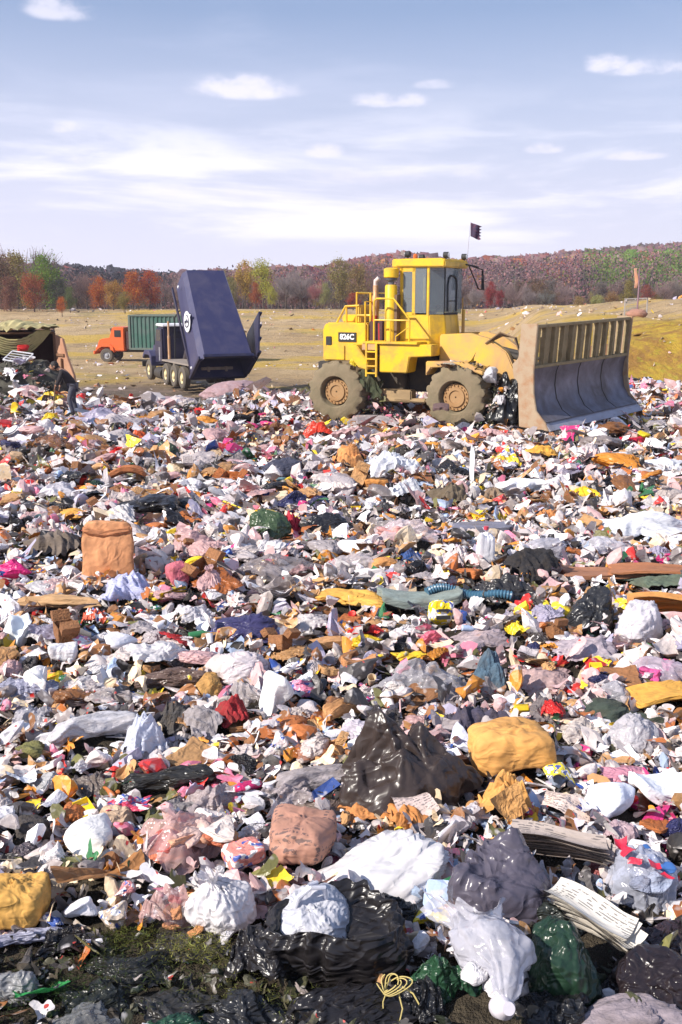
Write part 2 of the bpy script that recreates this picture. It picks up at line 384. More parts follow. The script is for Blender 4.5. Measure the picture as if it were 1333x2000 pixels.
def g_sack(seed, puff=.12):
    """stuffed paper sack: rounded block, folded over top, vertical creases"""
    r = np.random.default_rng(seed); V, F = ico(5)
    p = V / (np.abs(V) ** 7).sum(1)[:, None] ** (1 / 7)
    e = np.abs(p); p = p * (1 + puff * .8 * (1 - e[:, [1, 2, 0]]) * (1 - e[:, [2, 0, 1]]))
    p[:, 2] *= .5; p[:, 0] *= 1 - .12 * np.clip(-p[:, 2], 0, 1)
    p = swell(p, .07, 1.2, seed); p = crease(p, r, 20, .085, .9); p = folds(p, seed, (.2, .1, 1), 2.6, .08, .5, .8); p = folds(p, seed + 8, (.9, .2, .1), 4, .03, .6, 1.2); p = crease(p, r, 12, .045, .9); p = fine(p, .026, 5, seed + 4)
    return norm(p, .05), F
def g_leafsack(seed):
    r = np.random.default_rng(seed); V, F = ico(5); p = V / (np.abs(V) ** 12).sum(1)[:, None] ** (1 / 12)
    z = p[:, 2].copy(); p[:, 1] *= .42 * (1 + .30 * (1 - z ** 2)) * (1 - .35 * (z > .6)); p[:, 0] *= .93 - .05 * z + .03 * np.sin(z * 5)
    p[:, 1] += -.12 * np.exp(-((z - .72) / .05) ** 2) * (p[:, 1] < 0)            # the folded over mouth
    p[:, 1] += .16 * z; p[:, 0] += .05 * z
    p = swell(p, .05, 1.3, seed); p = crease(p, r, 14, .06, .9)
    a = 1 - 2 * np.abs((p[:, 0] * 1.7 + .35 * p[:, 2] + .2 * vn(p * 2, seed)) % 1 - .5); p[:, 1] += .05 * a * np.sign(p[:, 1])
    return norm(fine(p, .022, 4, seed), .05), F
def g_droop(seed):
    """limp see-through bag lying on the slope, ragged mouth uphill, belly and knotted end towards the viewer"""
    r = np.random.default_rng(seed); nu, nv = 90, 80
    t = np.linspace(0, 1, nv); u = np.linspace(0, 6.28318, nu, endpoint=False); U, T = np.meshgrid(u, t, indexing='ij')
    P = np.interp(T, [0, .06, .14, .26, .38, .5, .62, .74, .84, .92, .97, 1], [.05, .24, .30, .34, .62, .86, .90, .78, .55, .50, .56, .66])
    w = 1 - 2 * np.abs(((U * 8 / 6.283 + .5 * np.sin(2 * U + seed) + .8 * T) % 1) - .5)
    P = P * (1 + (w - .5) * np.interp(T, [0, .2, .45, .7, .9, 1], [.25, .3, .08, .12, .32, .5]))
    ear = np.clip((T - .86) / .14, 0, 1)
    X = P * np.cos(U) * (1 + .35 * ear) + .22 * np.sin(T * 2.6 + .4) - .38 * T ** 2; Y = T * 3.0 + ear * .45 * np.cos(2 * U + .5) + .15 * ear * np.sin(5 * U); Z = P * np.sin(U) * .62 + .22 * T + .12 * np.sin(T * 6)
    V = np.stack([X, Y, Z], -1).reshape(-1, 3); V = swell(V, .10, 1.3, seed); V = crease(V, r, 14, .045, 1.4); V = fine(V, .045, 2.2, seed + 2); V = fine(V, .015, 6, seed + 3)
    return norm(V, .06), gridf(nu, nv, True)
def g_slab(seed, th=.12, n=28):
    r = np.random.default_rng(seed); V, F = ico(5)
    p = V / (np.abs(V) ** 14).sum(1)[:, None] ** (1 / 14); p[:, 2] *= th
    a = np.arctan2(p[:, 1], p[:, 0]); p[:, :2] *= (1 + .05 * np.sin(4 * a + seed) + .03 * np.sin(9 * a))[:, None]
    z0 = .25 * p[:, 0] ** 2 * r.uniform(-1, 1) + .2 * p[:, 1] ** 2 * r.uniform(-.5, 1); p[:, 2] += z0
    p = crease(p, r, 6, .05, .8); p = fine(p, .02, 3, seed)
    return norm(p, .0), F
def g_roll(seed, bend=.25, rough=.12):
    r = np.random.default_rng(seed); nu, nv = 40, 60
    t = np.linspace(0, 1, nv); u = np.linspace(0, 6.28318, nu, endpoint=False); U, T = np.meshgrid(u, t, indexing='ij')
    P = np.interp(T, [0, .03, .12, .5, .88, .97, 1], [.02, .55, .8, 1, .85, .6, .02]) * (1 + rough * np.sin(3 * U + T * 9 + seed) + .08 * np.sin(7 * U + 3 * np.sin(T * 8)))
    V = np.stack([T * 6 - 3, P * np.cos(U) + bend * 3 * np.sin(T * 3.1), P * np.sin(U) * .9], -1).reshape(-1, 3)
    V = swell(V, .35, .6, seed); V = crease(V, r, 10, .05, 2.5); V = folds(V, seed, (1, 0, .1), 2.2, .22, .6, 1.2); V = fine(V, .03, 3, seed + 3)
    return norm(V, .05), gridf(nu, nv, True)
def g_open(seed):
    """open mouthed bag, rim slumped outward"""
    r = np.random.default_rng(seed); nu, nv = 110, 50
    t = np.linspace(0, 1, nv); u = np.linspace(0, 6.28318, nu, endpoint=False); U, T = np.meshgrid(u, t, indexing='ij')
    P = np.interp(T, [0, .1, .45, .7, .8, .9, 1], [.9, 1.05, 1.1, .95, .9, .78, .1]); Z = np.interp(T, [0, .1, .45, .7, .8, .9, 1], [0, .2, .55, .8, .74, .5, .42])
    w = 1 - 2 * np.abs(((U * 12 / 6.283 + .8 * np.sin(2 * U + seed) + .3 * T) % 1) - .5)
    P = P * (1 + .13 * (w - .5)) * (1 + .1 * np.sin(3 * U + seed)); Z = Z * (1 + .16 * np.sin(2 * U + seed) + .1 * (w - .5) * (T > .5))
    V = np.stack([P * np.cos(U), P * np.sin(U), Z], -1).reshape(-1, 3)
    V = swell(V, .14, 1.4, seed); V = crease(V, r, 12, .06, 1.0); V = folds(V, seed, (0, 0, -1), 3.4, .08, .6, 1.6); V = folds(V, seed + 8, (.7, .5, .3), 5, .04, .6, 1.2); V = fine(V, .020, 5, seed + 2)
    return norm(V, .03), gridf(nu, nv, True)
def g_paperstack(seed, layers=7):
    """newspaper bundle: several bent sheets fanned on one another"""
    r = np.random.default_rng(seed); Vs = []; Fs = []; o = 0; n = 16
    for i in range(layers):
        x, y = np.meshgrid(np.linspace(-.5, .5, n), np.linspace(-.5, .5, n), indexing='ij')
        V = np.stack([x, y, 0 * x], -1).reshape(-1, 3)
        V[:, 2] = i * .05 + .5 * V[:, 1] ** 2 + .05 * np.sin(V[:, 0] * 5 + i * .5) + .02 * i * V[:, 0]
        a = r.normal() * .07; c, s = math.cos(a), math.sin(a); V[:, :2] = V[:, :2] @ np.array([[c, -s], [s, c]]) + r.normal(size=2) * .03
        V = crease(V, r, 3, .04, .4, True); Vs.append(V); F = gridf(n, n); Fs.append(F + o); o += n * n
    return norm(np.vstack(Vs), 0), np.vstack(Fs)
def mesh_of(VF, name, smooth=True):
    me = np_mesh(name, VF[0], VF[1], smooth); me.validate(); return me
def wild(mb_mesh):  # normalise a mesh made with MB
    V = np.empty(len(mb_mesh.vertices) * 3, np.float32); mb_mesh.vertices.foreach_get('co', V); V = V.reshape(-1, 3)
    lo, hi = V.min(0), V.max(0); V = (V - (lo + hi) / 2) / (hi - lo); V[:, 2] += .5
    mb_mesh.vertices.foreach_set('co', V.ravel()); mb_mesh.update(); return mb_mesh
GEN = dict(tied=g_tied, blob=g_blob, lump=g_lump, peak=g_peak, drape=g_drape, sheet=g_sheet, sack=g_sack, slab=g_slab, roll=g_roll, open=g_open, leafsack=g_leafsack, droop=g_droop, stack=g_paperstack)
_cache = {}
def proto(kind, seed, m):
    key = (kind, seed, m)
    if key not in _cache:
        VF = _cache.get((kind, seed))
        if VF is None: VF = GEN[kind](seed); _cache[(kind, seed)] = VF
        me = mesh_of(VF, kind, True); me.materials.append(M[m]); _cache[key] = me
    return _cache[key]

# ------------------------------------------------------------------ colours of litter
C = dict(
    white=(.80, .76, .77), offwhite=(.66, .57, .54), grey=(.28, .235, .23), lightgrey=(.52, .46, .47), lavender=(.44, .40, .52), black=(.016, .014, .015), charcoal=(.06, .052, .052),
    brown=(.28, .12, .045), tan=(.54, .29, .12), orange=(.75, .30, .04), rust=(.46, .14, .035), cream=(.78, .60, .40), red=(.66, .03, .025), pink=(.72, .20, .30), magenta=(.55, .03, .17),
    yellow=(.85, .60, .03), green=(.03, .16, .06), darkgreen=(.014, .035, .02), olive=(.16, .15, .05), blue=(.03, .08, .32), navy=(.03, .03, .09), paleblue=(.36, .45, .62), teal=(.13, .24, .27), palepink=(.70, .44, .43))
# ------------------------------------------------------------------ carpet of uncountable small litter (one object)
def low_protos():
    out = {'n': [], 'm': [], 'f': []}
    for lod, n, sub in (('n', 8, 2), ('m', 5, 2), ('f', 4, 1)):
        for s in range(14):
            r = np.random.default_rng(100 + s)
            x, y = np.meshgrid(np.linspace(-.5, .5, n), np.linspace(-.5, .5, n) * r.uniform(.4, 1), indexing='ij')
            V = np.stack([x, y, 0 * x], -1).reshape(-1, 3)
            a = np.arctan2(V[:, 1], V[:, 0]); V[:, :2] *= (1 + .25 * np.sin(3 * a + s) + .15 * np.sin(5 * a + 2 * s))[:, None]
            V = crease(V, r, 7, .26, .35, True) * np.array([1, 1, 1.1]); V[:, 2] -= V[:, 2].mean()
            out[lod].append((V, tri(gridf(n, n))))
        for s in range(12):
            r = np.random.default_rng(200 + s); V, F = ico(sub); V = V * .5 * np.array([1, r.uniform(.5, 1), r.uniform(.4, .8)]); V = swell(V, .2, 2.4, s); V = crease(V, r, 14, .34, .4)
            out[lod].append((V, F))
        # small flat boxes, sticks
        for s in range(4):
            b = MB().box((0, 0, 0), (1, (.6, .12, .4, .08)[s], (.35, .08, .15, .05)[s])); V = np.array(b.v); F = tri(np.array(b.f)); r = np.random.default_rng(300 + s); V = crease(V, r, 6, .35, .3)
            out[lod].append((V, F))
    return out
PAL = [('white', .20), ('offwhite', .15), ('lightgrey', .09), ('palepink', .08), ('cream', .06), ('grey', .075), ('charcoal', .06), ('black', .045), ('tan', .06), ('orange', .036), ('rust', .034), ('brown', .075),
       ('red', .020), ('pink', .028), ('magenta', .007), ('yellow', .020), ('green', .006), ('blue', .006), ('paleblue', .012), ('lavender', .03), ('olive', .035)]
PN = [p[0] for p in PAL]; PW = np.array([p[1] for p in PAL]); PW /= PW.sum(); PC = np.array([C[n] for n in PN])
def scatter_mesh(pos, size, lods, r, name, matl, tilt=.5, cols=None, gloss=None):
    Vs, Fs, Cs = [], [], []; o = 0
    lp = LOWP; n = len(pos)
    kind = np.where(r.random(n) < .74, r.integers(0, 14, n), np.where(r.random(n) < .85, r.integers(14, 26, n), r.integers(26, 30, n)))
    if cols is None: cols = PC[r.choice(len(PC), n, p=PW)] * r.uniform(.65, 1.15, (n, 1))
    gl = r.random(n) * .9 if gloss is None else gloss
    for lod in ('n', 'm', 'f'):
        for k in range(30):
            sel = np.where((lods == lod) & (kind == k))[0]
            if len(sel) == 0: continue
            V, F = lp[lod][k]; m = len(sel)
            yaw = r.uniform(0, 6.283, m); tx = r.normal(size=m) * tilt; ty = r.normal(size=m) * tilt
            cy, sy = np.cos(yaw), np.sin(yaw); cx, sx = np.cos(tx), np.sin(tx); c2, s2 = np.cos(ty), np.sin(ty)
            Z = np.zeros(m); O = np.ones(m)
            Rz = np.stack([cy, -sy, Z, sy, cy, Z, Z, Z, O], -1).reshape(m, 3, 3)
            Rx = np.stack([O, Z, Z, Z, cx, -sx, Z, sx, cx], -1).reshape(m, 3, 3)
            Ry = np.stack([c2, Z, s2, Z, O, Z, -s2, Z, c2], -1).reshape(m, 3, 3)
            Rm = Rz @ Rx @ Ry
            S = size[sel][:, None] * r.uniform(.7, 1.3, (m, 3))
            W = np.einsum('mij,vj,mj->mvi', Rm, V, S) + pos[sel][:, None, :]
            Vs.append(W.reshape(-1, 3)); Fs.append((F[None] + (np.arange(m) * len(V))[:, None, None] + o).reshape(-1, 3)); o += m * len(V)
            cc = np.concatenate([cols[sel], gl[sel][:, None]], 1); Cs.append(np.repeat(cc, len(V), 0))
    V = np.vstack(Vs); F = np.vstack(Fs); Cc = np.vstack(Cs).astype(np.float32)
    me = np_mesh(name, V, F, False)
    a = me.attributes.new('tint', 'FLOAT_COLOR', 'POINT'); a.data.foreach_set('color', Cc.ravel())
    return mk(name, me, matl)
def carpet_mat():
    m = mat('small_litter', attr='tint', rough=.6, dirt_amt=.4, dirt_scale=5, dirt_lo=.5, bump=.4, bump_scale=22, patch=[((.5, .46, .44, 1), 14, .58, .72), ((.45, .05, .04, 1), 15, .72, .73)], dist=.02)
    nt = m.node_tree; b = nt.nodes['Principled BSDF']; at_ = [n for n in nt.nodes if n.type == 'ATTRIBUTE'][0]
    mr = nt.nodes.new('ShaderNodeMapRange'); mr.inputs[3].default_value = .9; mr.inputs[4].default_value = .22
    nt.links.new(at_.outputs['Alpha'], mr.inputs[0]); nt.links.new(mr.outputs[0], b.inputs['Roughness'])
    return m
LOWP = low_protos()
def litter_edge(x, y):
    """1 inside the tipping area, 0 outside"""
    ax = x / np.maximum(y, 1)
    lim = 31.0 + 12 * sst(-.15, -.06, ax) - 5.5 * sst(-.01, .05, ax) - .3 * sst(.14, .24, ax) + .8 * np.sin(x * 1.3) + .5 * np.sin(x * 3.1)
    a = np.clip((lim - y) / 2.0, 0, 1)
    muck = np.clip(((x + 2.1 * 0) * 0 + 1), 0, 1)
    # dark muck patch at the lower left corner of the mound, close to the camera
    d = ((x + .62) / .72) ** 2 + ((y - 4.15) / .62) ** 2
    a = a * np.where(d < 1, .55, 1)
    return a
def build_carpet(avoid):
    r = np.random.default_rng(11); X = []; Y = []
    ys = np.concatenate([np.arange(3.0, 12, .5), np.arange(12, 40, 1.0)])
    P = []; S = []
    for i in range(len(ys) - 1):
        y0, y1 = ys[i], ys[i + 1]; w = .40 * y1 + .9; s = .048 + .0064 * y0
        n = int(2 * w * (y1 - y0) * (1.75 + .7 * (y0 < 8)) / s ** 2)
        x = r.uniform(-w, w, n); y = r.uniform(y0, y1, n); sz = s * np.minimum(np.exp(r.normal(size=n) * .5), 2.1)
        k = r.random(n) < litter_edge(x, y); x, y, sz = x[k], y[k], sz[k]
        z = H(x, y) + np.abs(r.normal(size=len(x))) * s * .65
        P.append(np.stack([x, y, z], 1)); S.append(sz)
    P = np.vstack(P); S = np.concatenate(S)
    keep = np.ones(len(P), bool); base_n = len(P)
    for (cx, cy, rx, ry) in avoid:
        keep &= ((P[:, 0] - cx) / max(rx * (.42 if cy > 8 else .34), .02)) ** 2 + ((P[:, 1] - cy) / max(ry * (.42 if cy > 8 else .34), .02)) ** 2 > 1
    P, S = P[keep], S[keep]; ground_n = len(P)
    # rubbish packed round the compactor and on the heap in the rusty container
    f = Vector((math.cos(R(-27)), math.sin(R(-27)))); l = Vector((-f.y, f.x)); XP = []
    for lx, ly, z0, rx, ry, rz, m in [(-.75, -.9, .35, .55, .5, .45, 260), (-.1, -1.0, .15, .7, .4, .22, 140), (2.75, -.9, .55, .42, .6, .75, 420), (1.9, -1.2, 1.55, .55, .3, .10, 70), (2.4, -1.1, .3, .6, .5, .3, 160), (-2.3, -1.2, .12, .5, .5, .2, 90), (.6, -1.5, .05, 1.4, .3, .2, 200), (2.7, .2, .6, .4, .9, .6, 160)]:
        q = r.normal(size=(m, 3)); q /= np.linalg.norm(q, axis=1)[:, None]; q *= r.random(m)[:, None] ** .4
        X_ = lx + q[:, 0] * rx; Y_ = ly + q[:, 1] * ry; XP.append(np.stack([1.95 + f.x * X_ + l.x * Y_, 26.54 + f.y * X_ + l.y * Y_, np.maximum(.12, .08 + z0 + q[:, 2] * rz)], 1))
    mach = sum(map(len, XP)); a_ = r.uniform(0, 6.28, 420); p_ = r.uniform(.1, 1.5, 420)
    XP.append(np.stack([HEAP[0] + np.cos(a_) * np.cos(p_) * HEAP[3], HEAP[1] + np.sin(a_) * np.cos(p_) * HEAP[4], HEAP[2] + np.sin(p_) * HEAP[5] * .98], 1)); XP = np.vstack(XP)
    P = np.vstack([P, XP]); S = np.concatenate([S, .13 * np.exp(r.normal(size=len(XP)) * .4)])
    lods = np.where(P[:, 1] < 8.5, 'n', np.where(P[:, 1] < 18, 'm', 'f'))
    print('carpet pieces', len(P))
    # zones of character: clusters of dark and of light colours
    n = len(P)
    nz = np.sin(P[:, 0] * 1.9 + 1.2 * np.sin(P[:, 1] * 1.1)) + np.sin(P[:, 1] * 1.5 + P[:, 0] * .7 + 2)
    w = np.repeat(PW[None], n, 0); dark = np.array([nm in ('charcoal', 'black', 'brown', 'olive', 'grey') for nm in PN])
    w[:, dark] *= np.exp(.8 * nz)[:, None]; w /= w.sum(1, keepdims=True)
    cs = w.cumsum(1); ci = (r.random(n)[:, None] > cs).sum(1).clip(0, len(PC) - 1)
    # neighbours often come out of the same split bag: share a colour per half metre patch
    cell = (np.floor(P[:, 0] * 1.7 + .4 * np.sin(P[:, 1] * 3)).astype(int) * 7919 + np.floor(P[:, 1] * 1.2 + .4 * np.sin(P[:, 0] * 4)).astype(int) * 104729) % 4096
    cc_ = r.choice(len(PC), 4096, p=PW); same = r.random(n) < .33; ci = np.where(same, cc_[cell], ci)
    cols = PC[ci] * r.uniform(.65, 1.12, (n, 1))
    d = ((P[:, 0] + .62) / .74) ** 2 + ((P[:, 1] - 4.1) / .64) ** 2; mk_ = ((d < 1) & (r.random(n) < .93)) | ((P[:, 1] < 4.5 + .12 * np.sin(P[:, 0] * 7)) & (r.random(n) < .86))
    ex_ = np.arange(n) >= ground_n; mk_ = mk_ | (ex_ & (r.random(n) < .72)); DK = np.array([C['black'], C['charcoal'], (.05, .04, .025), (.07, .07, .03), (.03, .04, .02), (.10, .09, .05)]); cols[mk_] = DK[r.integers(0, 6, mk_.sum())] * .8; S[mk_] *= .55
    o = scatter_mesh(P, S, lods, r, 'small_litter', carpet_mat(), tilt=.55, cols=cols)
    tag(o, 'dense carpet of small crumpled paper, plastic and packaging scraps covering the tip', 'litter', kind='stuff')
def build_field_litter():
    r = np.random.default_rng(21); n = 3600
    y = 34 + (150 - 34) * r.random(n) ** 1.25; x = r.uniform(-.40, .40, n) * y
    cl = np.sin(x * .35 + np.sin(y * .2)) + np.sin(y * .3 + x * .1); k = r.random(n) < .45 + .3 * cl
    x, y = x[k], y[k]; n = len(x)
    s = (.08 + .0015 * y) * np.exp(r.normal(size=n) * .4)
    cols = PC[r.choice(len(PC), n, p=PW)] * .9
    cols[r.random(n) < .35] = C['offwhite']; cols[r.random(n) < .35] = (.42, .32, .2)
    o = scatter_mesh(np.stack([x, y, H(x, y) + s * .1], 1), s, np.full(n, 'f'), r, 'field_litter', M_carpet, tilt=.4, cols=cols)
    tag(o, 'scraps of wind blown paper lying thinly over the far field', 'litter', kind='stuff')
# ------------------------------------------------------------------ sun and sky
SUN = Vector((-.70, -.42, .60)).normalized()
sd = bpy.data.lights.new('sun', 'SUN'); sd.energy = 4.9; sd.angle = R(.5); sd.color = (1, .93, .84)
so = bpy.data.objects.new('sun', sd); COL.objects.link(so); so.rotation_euler = SUN.to_track_quat('Z', 'Y').to_euler()
def build_world():
    w = bpy.data.worlds.new('World'); scene.world = w; w.use_nodes = True; nt = w.node_tree; N = nt.nodes; L = nt.links
    bg = N['Background']; bg.inputs['Strength'].default_value = .12
    sky = N.new('ShaderNodeTexSky'); sky.sky_type = 'NISHITA'; sky.sun_disc = False
    sky.sun_elevation = math.asin(SUN.z); sky.sun_rotation = math.atan2(SUN.x, SUN.y) % (2 * math.pi)
    sky.air_density = 1.0; sky.dust_density = .6; sky.ozone_density = 1.2
    tc = N.new('ShaderNodeTexCoord'); D = tc.outputs['Generated']
    sp = N.new('ShaderNodeSeparateXYZ'); L.new(D, sp.inputs[0])
    def m(op, a, b=None, c=None, clamp=False):
        n = N.new('ShaderNodeMath'); n.operation = op; n.use_clamp = clamp
        for i, v in enumerate((a, b, c)):
            if v is None: continue
            if hasattr(v, 'is_linked'): L.new(v, n.inputs[i])
            else: n.inputs[i].default_value = v
        return n.outputs[0]
    def mr(v, a, b, c=0, d=1, smooth=False):
        n = N.new('ShaderNodeMapRange'); L.new(v, n.inputs[0])
        if smooth: n.interpolation_type = 'SMOOTHSTEP'
        for i, q in enumerate((a, b, c, d)): n.inputs[i + 1].default_value = q
        return n.outputs[0]
    def mix(f, A, B, mode='MIX'):
        x = N.new('ShaderNodeMix'); x.data_type = 'RGBA'; x.blend_type = mode
        for s, val in ((0, f), (6, A), (7, B)):
            if hasattr(val, 'is_linked'): L.new(val, x.inputs[s])
            else: x.inputs[s].default_value = val
        return x.outputs[2]
    z = sp.outputs['Z']
    # thin veil of high cloud, dense low over the horizon
    veil = mr(z, -.02, .25, .93, .04)
    base = mix(.7, sky.outputs[0], (.95, 1.62, 3.05, 1))      # the sky seen through thin cirrus everywhere
    c1 = mix(veil, base, (6.6, 6.4, 7.5, 1))
    # streaky stratus
    def noise_(scale, det, mp_scale, rough=.55, dist=0):
        mp = N.new('ShaderNodeMapping'); mp.inputs['Scale'].default_value = mp_scale; L.new(D, mp.inputs[0])
        n = N.new('ShaderNodeTexNoise'); n.inputs['Scale'].default_value = scale; n.inputs['Detail'].default_value = det; n.inputs['Roughness'].default_value = rough; n.inputs['Distortion'].default_value = dist
        L.new(mp.outputs[0], n.inputs['Vector']); return n.outputs['Fac']
    s1 = noise_(3.2, 8, (1, 1, 7.0), .6, .3)
    band = m('MULTIPLY', mr(z, .02, .07, 0, 1, True), mr(z, .10, .20, 1, 0, True))
    f1 = m('MULTIPLY', mr(s1, .44, .66, 0, 1, True), band)
    c2 = mix(m('MULTIPLY', f1, .75), c1, (8.2, 7.9, 8.4, 1))
    s2 = noise_(5.0, 6, (1, 1, 14.0), .5)
    f2 = m('MULTIPLY', mr(s2, .60, .66, 0, 1, True), mr(z, .015, .10, 1, 0, True))
    c3 = mix(m('MULTIPLY', f2, .40), c2, (5.2, 5.0, 6.6, 1))
    s3 = noise_(2.2, 7, (1, 1, 4.0), .6, .5)
    f3 = m('MULTIPLY', mr(s3, .52, .75, 0, 1, True), mr(z, .12, .3, .35, .22))
    c4 = mix(f3, c3, (5.0, 5.2, 6.4, 1))
    # small fair-weather cumulus: soft-edged ellipses broken up by noise
    n4 = noise_(34, 7, (1, 1, 1.8), .62); n5 = noise_(11, 3, (1, 1, 1.9), .5)
    tot = None
    for px, py, rx, ry, st in [(118, 22, 75, 34, .7), (480, 176, 125, 36, .85), (735, 200, 75, 22, .8), (800, 200, 50, 20, .8), (635, 298, 46, 24, .85), (130, 252, 46, 17, .75), (1180, 128, 60, 28, .9), (1270, 135, 100, 24, .8),
                               (1065, 292, 46, 18, .75), (1255, 306, 80, 14, .8), (150, 313, 22, 16, .5), (852, 167, 52, 14, .5), (800, 345, 260, 30, .45), (420, 380, 210, 26, .45)]:
        d = ray(px, py).normalized(); a = FPX / 1.0
        rt = Vector((d.y, -d.x, 0)).normalized(); up = rt.cross(d) if rt.cross(d).z > 0 else d.cross(rt)
        def dot(v, k):
            n = N.new('ShaderNodeVectorMath'); n.operation = 'DOT_PRODUCT'; L.new(D, n.inputs[0]); n.inputs[1].default_value = tuple(v * k)
            return n.outputs['Value']
        u = dot(rt, a / rx); v = dot(up, a / ry)
        # flat base: the lower half falls off faster
        v = m('MAXIMUM', v, m('MULTIPLY', v, -1.8)); v2 = m('MULTIPLY', v, v); r2 = m('MULTIPLY_ADD', u, u, v2)
        side = dot(d, 1.0)
        g = m('MULTIPLY', m('SUBTRACT', 1.0, r2), mr(side, 0, .1))
        g = m('MAXIMUM', g, 0.0); e = m('MULTIPLY_ADD', n4, 3.0, g); e = m('MULTIPLY_ADD', n5, 2.4, e)
        f = m('MULTIPLY', m('MULTIPLY', mr(e, 2.75, 4.1, 0, 1, True), mr(g, 0, .75, 0, 1, True)), st)
        tot = f if tot is None else m('MAXIMUM', tot, f)
    c5 = mix(m('MULTIPLY', tot, .8), c4, (7.0, 6.6, 7.2, 1))
    L.new(c5, bg.inputs['Color'])
build_world()
vs = scene.view_settings; vs.view_transform = 'Standard'; vs.look = 'None'; vs.exposure = .66; vs.gamma = 1
scene.render.engine = 'CYCLES'
scene.cycles.max_bounces = 6; scene.cycles.transparent_max_bounces = 12

# ------------------------------------------------------------------ ground
def build_ground():
    # polar-like grid, dense near the camera, reaching past the hills
    ys = np.concatenate([np.linspace(-12, 2, 20), np.linspace(2.3, 45, 260), np.geomspace(45.5, 1350, 130)])
    us = np.concatenate([np.linspace(-.85, -.5, 20)[:-1], np.linspace(-.5, .5, 260), np.linspace(.5, .85, 20)[1:]])
    Y, U = np.meshgrid(ys, us, indexing='ij'); X = U * (np.abs(Y) + 5)
    Z = H(X, Y)
    Z = np.where(Y > 230, Z - 3 * 0, Z)
    near = 1 - sst(20, 40, Y)
    V = np.stack([X, Y, Z], -1).reshape(-1, 3)
    nn = np.array([noise.noise(Vector((p[0] * 2.2, p[1] * 2.2, 3))) + .5 * noise.noise(Vector((p[0] * 6, p[1] * 6, 1))) if p[1] < 60 else 0 for p in V])
    V[:, 2] += nn * .06
    me = np_mesh('ground', V, gridf(len(ys), len(us)), True)
    m = bpy.data.materials.new('earth'); m.use_nodes = True; nt = m.node_tree; N = nt.nodes; L = nt.links; b = N['Principled BSDF']; b.inputs['Roughness'].default_value = .95; b.inputs['Specular IOR Level'].default_value = .2
    tc = N.new('ShaderNodeTexCoord'); co = tc.outputs['Object']
    def nz(sc, det=6, r=.6, ms=(1, 1, 1)):
        mp = N.new('ShaderNodeMapping'); mp.inputs['Scale'].default_value = ms; L.new(co, mp.inputs[0])
        n = N.new('ShaderNodeTexNoise'); n.inputs['Scale'].default_value = sc; n.inputs['Detail'].default_value = det; n.inputs['Roughness'].default_value = r; L.new(mp.outputs[0], n.inputs['Vector']); return n.outputs['Fac']
    def mrr(s, a, c, lo=0, hi=1):
        r = N.new('ShaderNodeMapRange'); r.inputs[1].default_value = a; r.inputs[2].default_value = c; r.inputs[3].default_value = lo; r.inputs[4].default_value = hi; L.new(s, r.inputs[0]); return r.outputs[0]
    def mix(f, A, B):
        x = N.new('ShaderNodeMix'); x.data_type = 'RGBA'
        for s, val in ((0, f), (6, A), (7, B)):
            if hasattr(val, 'is_linked'): L.new(val, x.inputs[s])
            else: x.inputs[s].default_value = val
        return x.outputs[2]
    def mul(a, c):
        n = N.new('ShaderNodeMath'); n.operation = 'MULTIPLY'
        for i, v in enumerate((a, c)):
            if hasattr(v, 'is_linked'): L.new(v, n.inputs[i])
            else: n.inputs[i].default_value = v
        return n.outputs[0]
    field = mix(mrr(nz(.09, 8, .7, (1, .6, 1)), .40, .60), (.44, .30, .15, 1), (.54, .39, .22, 1))
    field = mix(mrr(nz(.5, 6, .7), .50, .62), field, (.32, .22, .12, 1))
    field = mix(mul(mrr(nz(.06, 5, .6, (1, 1.6, 1)), .50, .58), .75), field, (.58, .38, .05, 1))   # dry yellow weeds
    field = mix(mul(mrr(nz(.11, 5, .6, (1, 1.3, 1)), .58, .66), .7), field, (.30, .24, .09, 1))
    field = mix(mul(mrr(nz(1.6, 5, .8), .58, .66), .6), field, (.50, .43, .34, 1))
    field = mix(mul(mrr(nz(1.1, 5, .8), .60, .70), .7), field, (.12, .09, .055, 1))
    sp = N.new('ShaderNodeSeparateXYZ'); L.new(co, sp.inputs[0])
    # weedy yellow bank on the right
    div = N.new('ShaderNodeMath'); div.operation = 'DIVIDE'; L.new(sp.outputs[0], div.inputs[0]); L.new(sp.outputs[1], div.inputs[1])
    br = mul(mul(mrr(div.outputs[0], .12, .2), mrr(sp.outputs[1], 34, 37)), mrr(sp.outputs[1], 62, 48))
    bank = mix(mrr(nz(.8, 5, .7), .42, .58), (.60, .40, .03, 1), (.38, .19, .035, 1))
    bank = mix(mul(mrr(nz(2.5, 4, .7), .55, .62), .6), bank, (.48, .44, .03, 1))
    field = mix(mul(br, .85), field, bank)
    # wet dark tracked mud just behind the tipping face
    trk = mul(mul(mrr(sp.outputs[1], 29, 33), mrr(sp.outputs[1], 56, 47)), mrr(div.outputs[0], .14, .06))
    mud = mix(mrr(nz(.7, 6, .7, (.5, 1.6, 1)), .4, .6), (.10, .08, .065, 1), (.23, .17, .15, 1))
    field = mix(mul(mul(trk, mrr(nz(.35, 5, .7, (.6, 1.4, 1)), .30, .42)), .9), field, mud)
    # muck beneath the litter
    muck = mix(mrr(nz(2.2, 6, .7), .42, .6), (.035, .028, .02, 1), (.10, .08, .055, 1))
    wob = N.new('ShaderNodeMath'); wob.operation = 'MULTIPLY_ADD'; L.new(nz(.4, 4), wob.inputs[0]); wob.inputs[1].default_value = 8; L.new(sp.outputs[1], wob.inputs[2])
    c = mix(mrr(wob.outputs[0], 35, 38.5), muck, field)
    L.new(c, b.inputs['Base Color'])
    bp = N.new('ShaderNodeBump'); bp.inputs['Strength'].default_value = 1; bp.inputs['Distance'].default_value = .5; L.new(nz(1.3, 8, .75), bp.inputs['Height']); L.new(bp.outputs[0], b.inputs['Normal'])
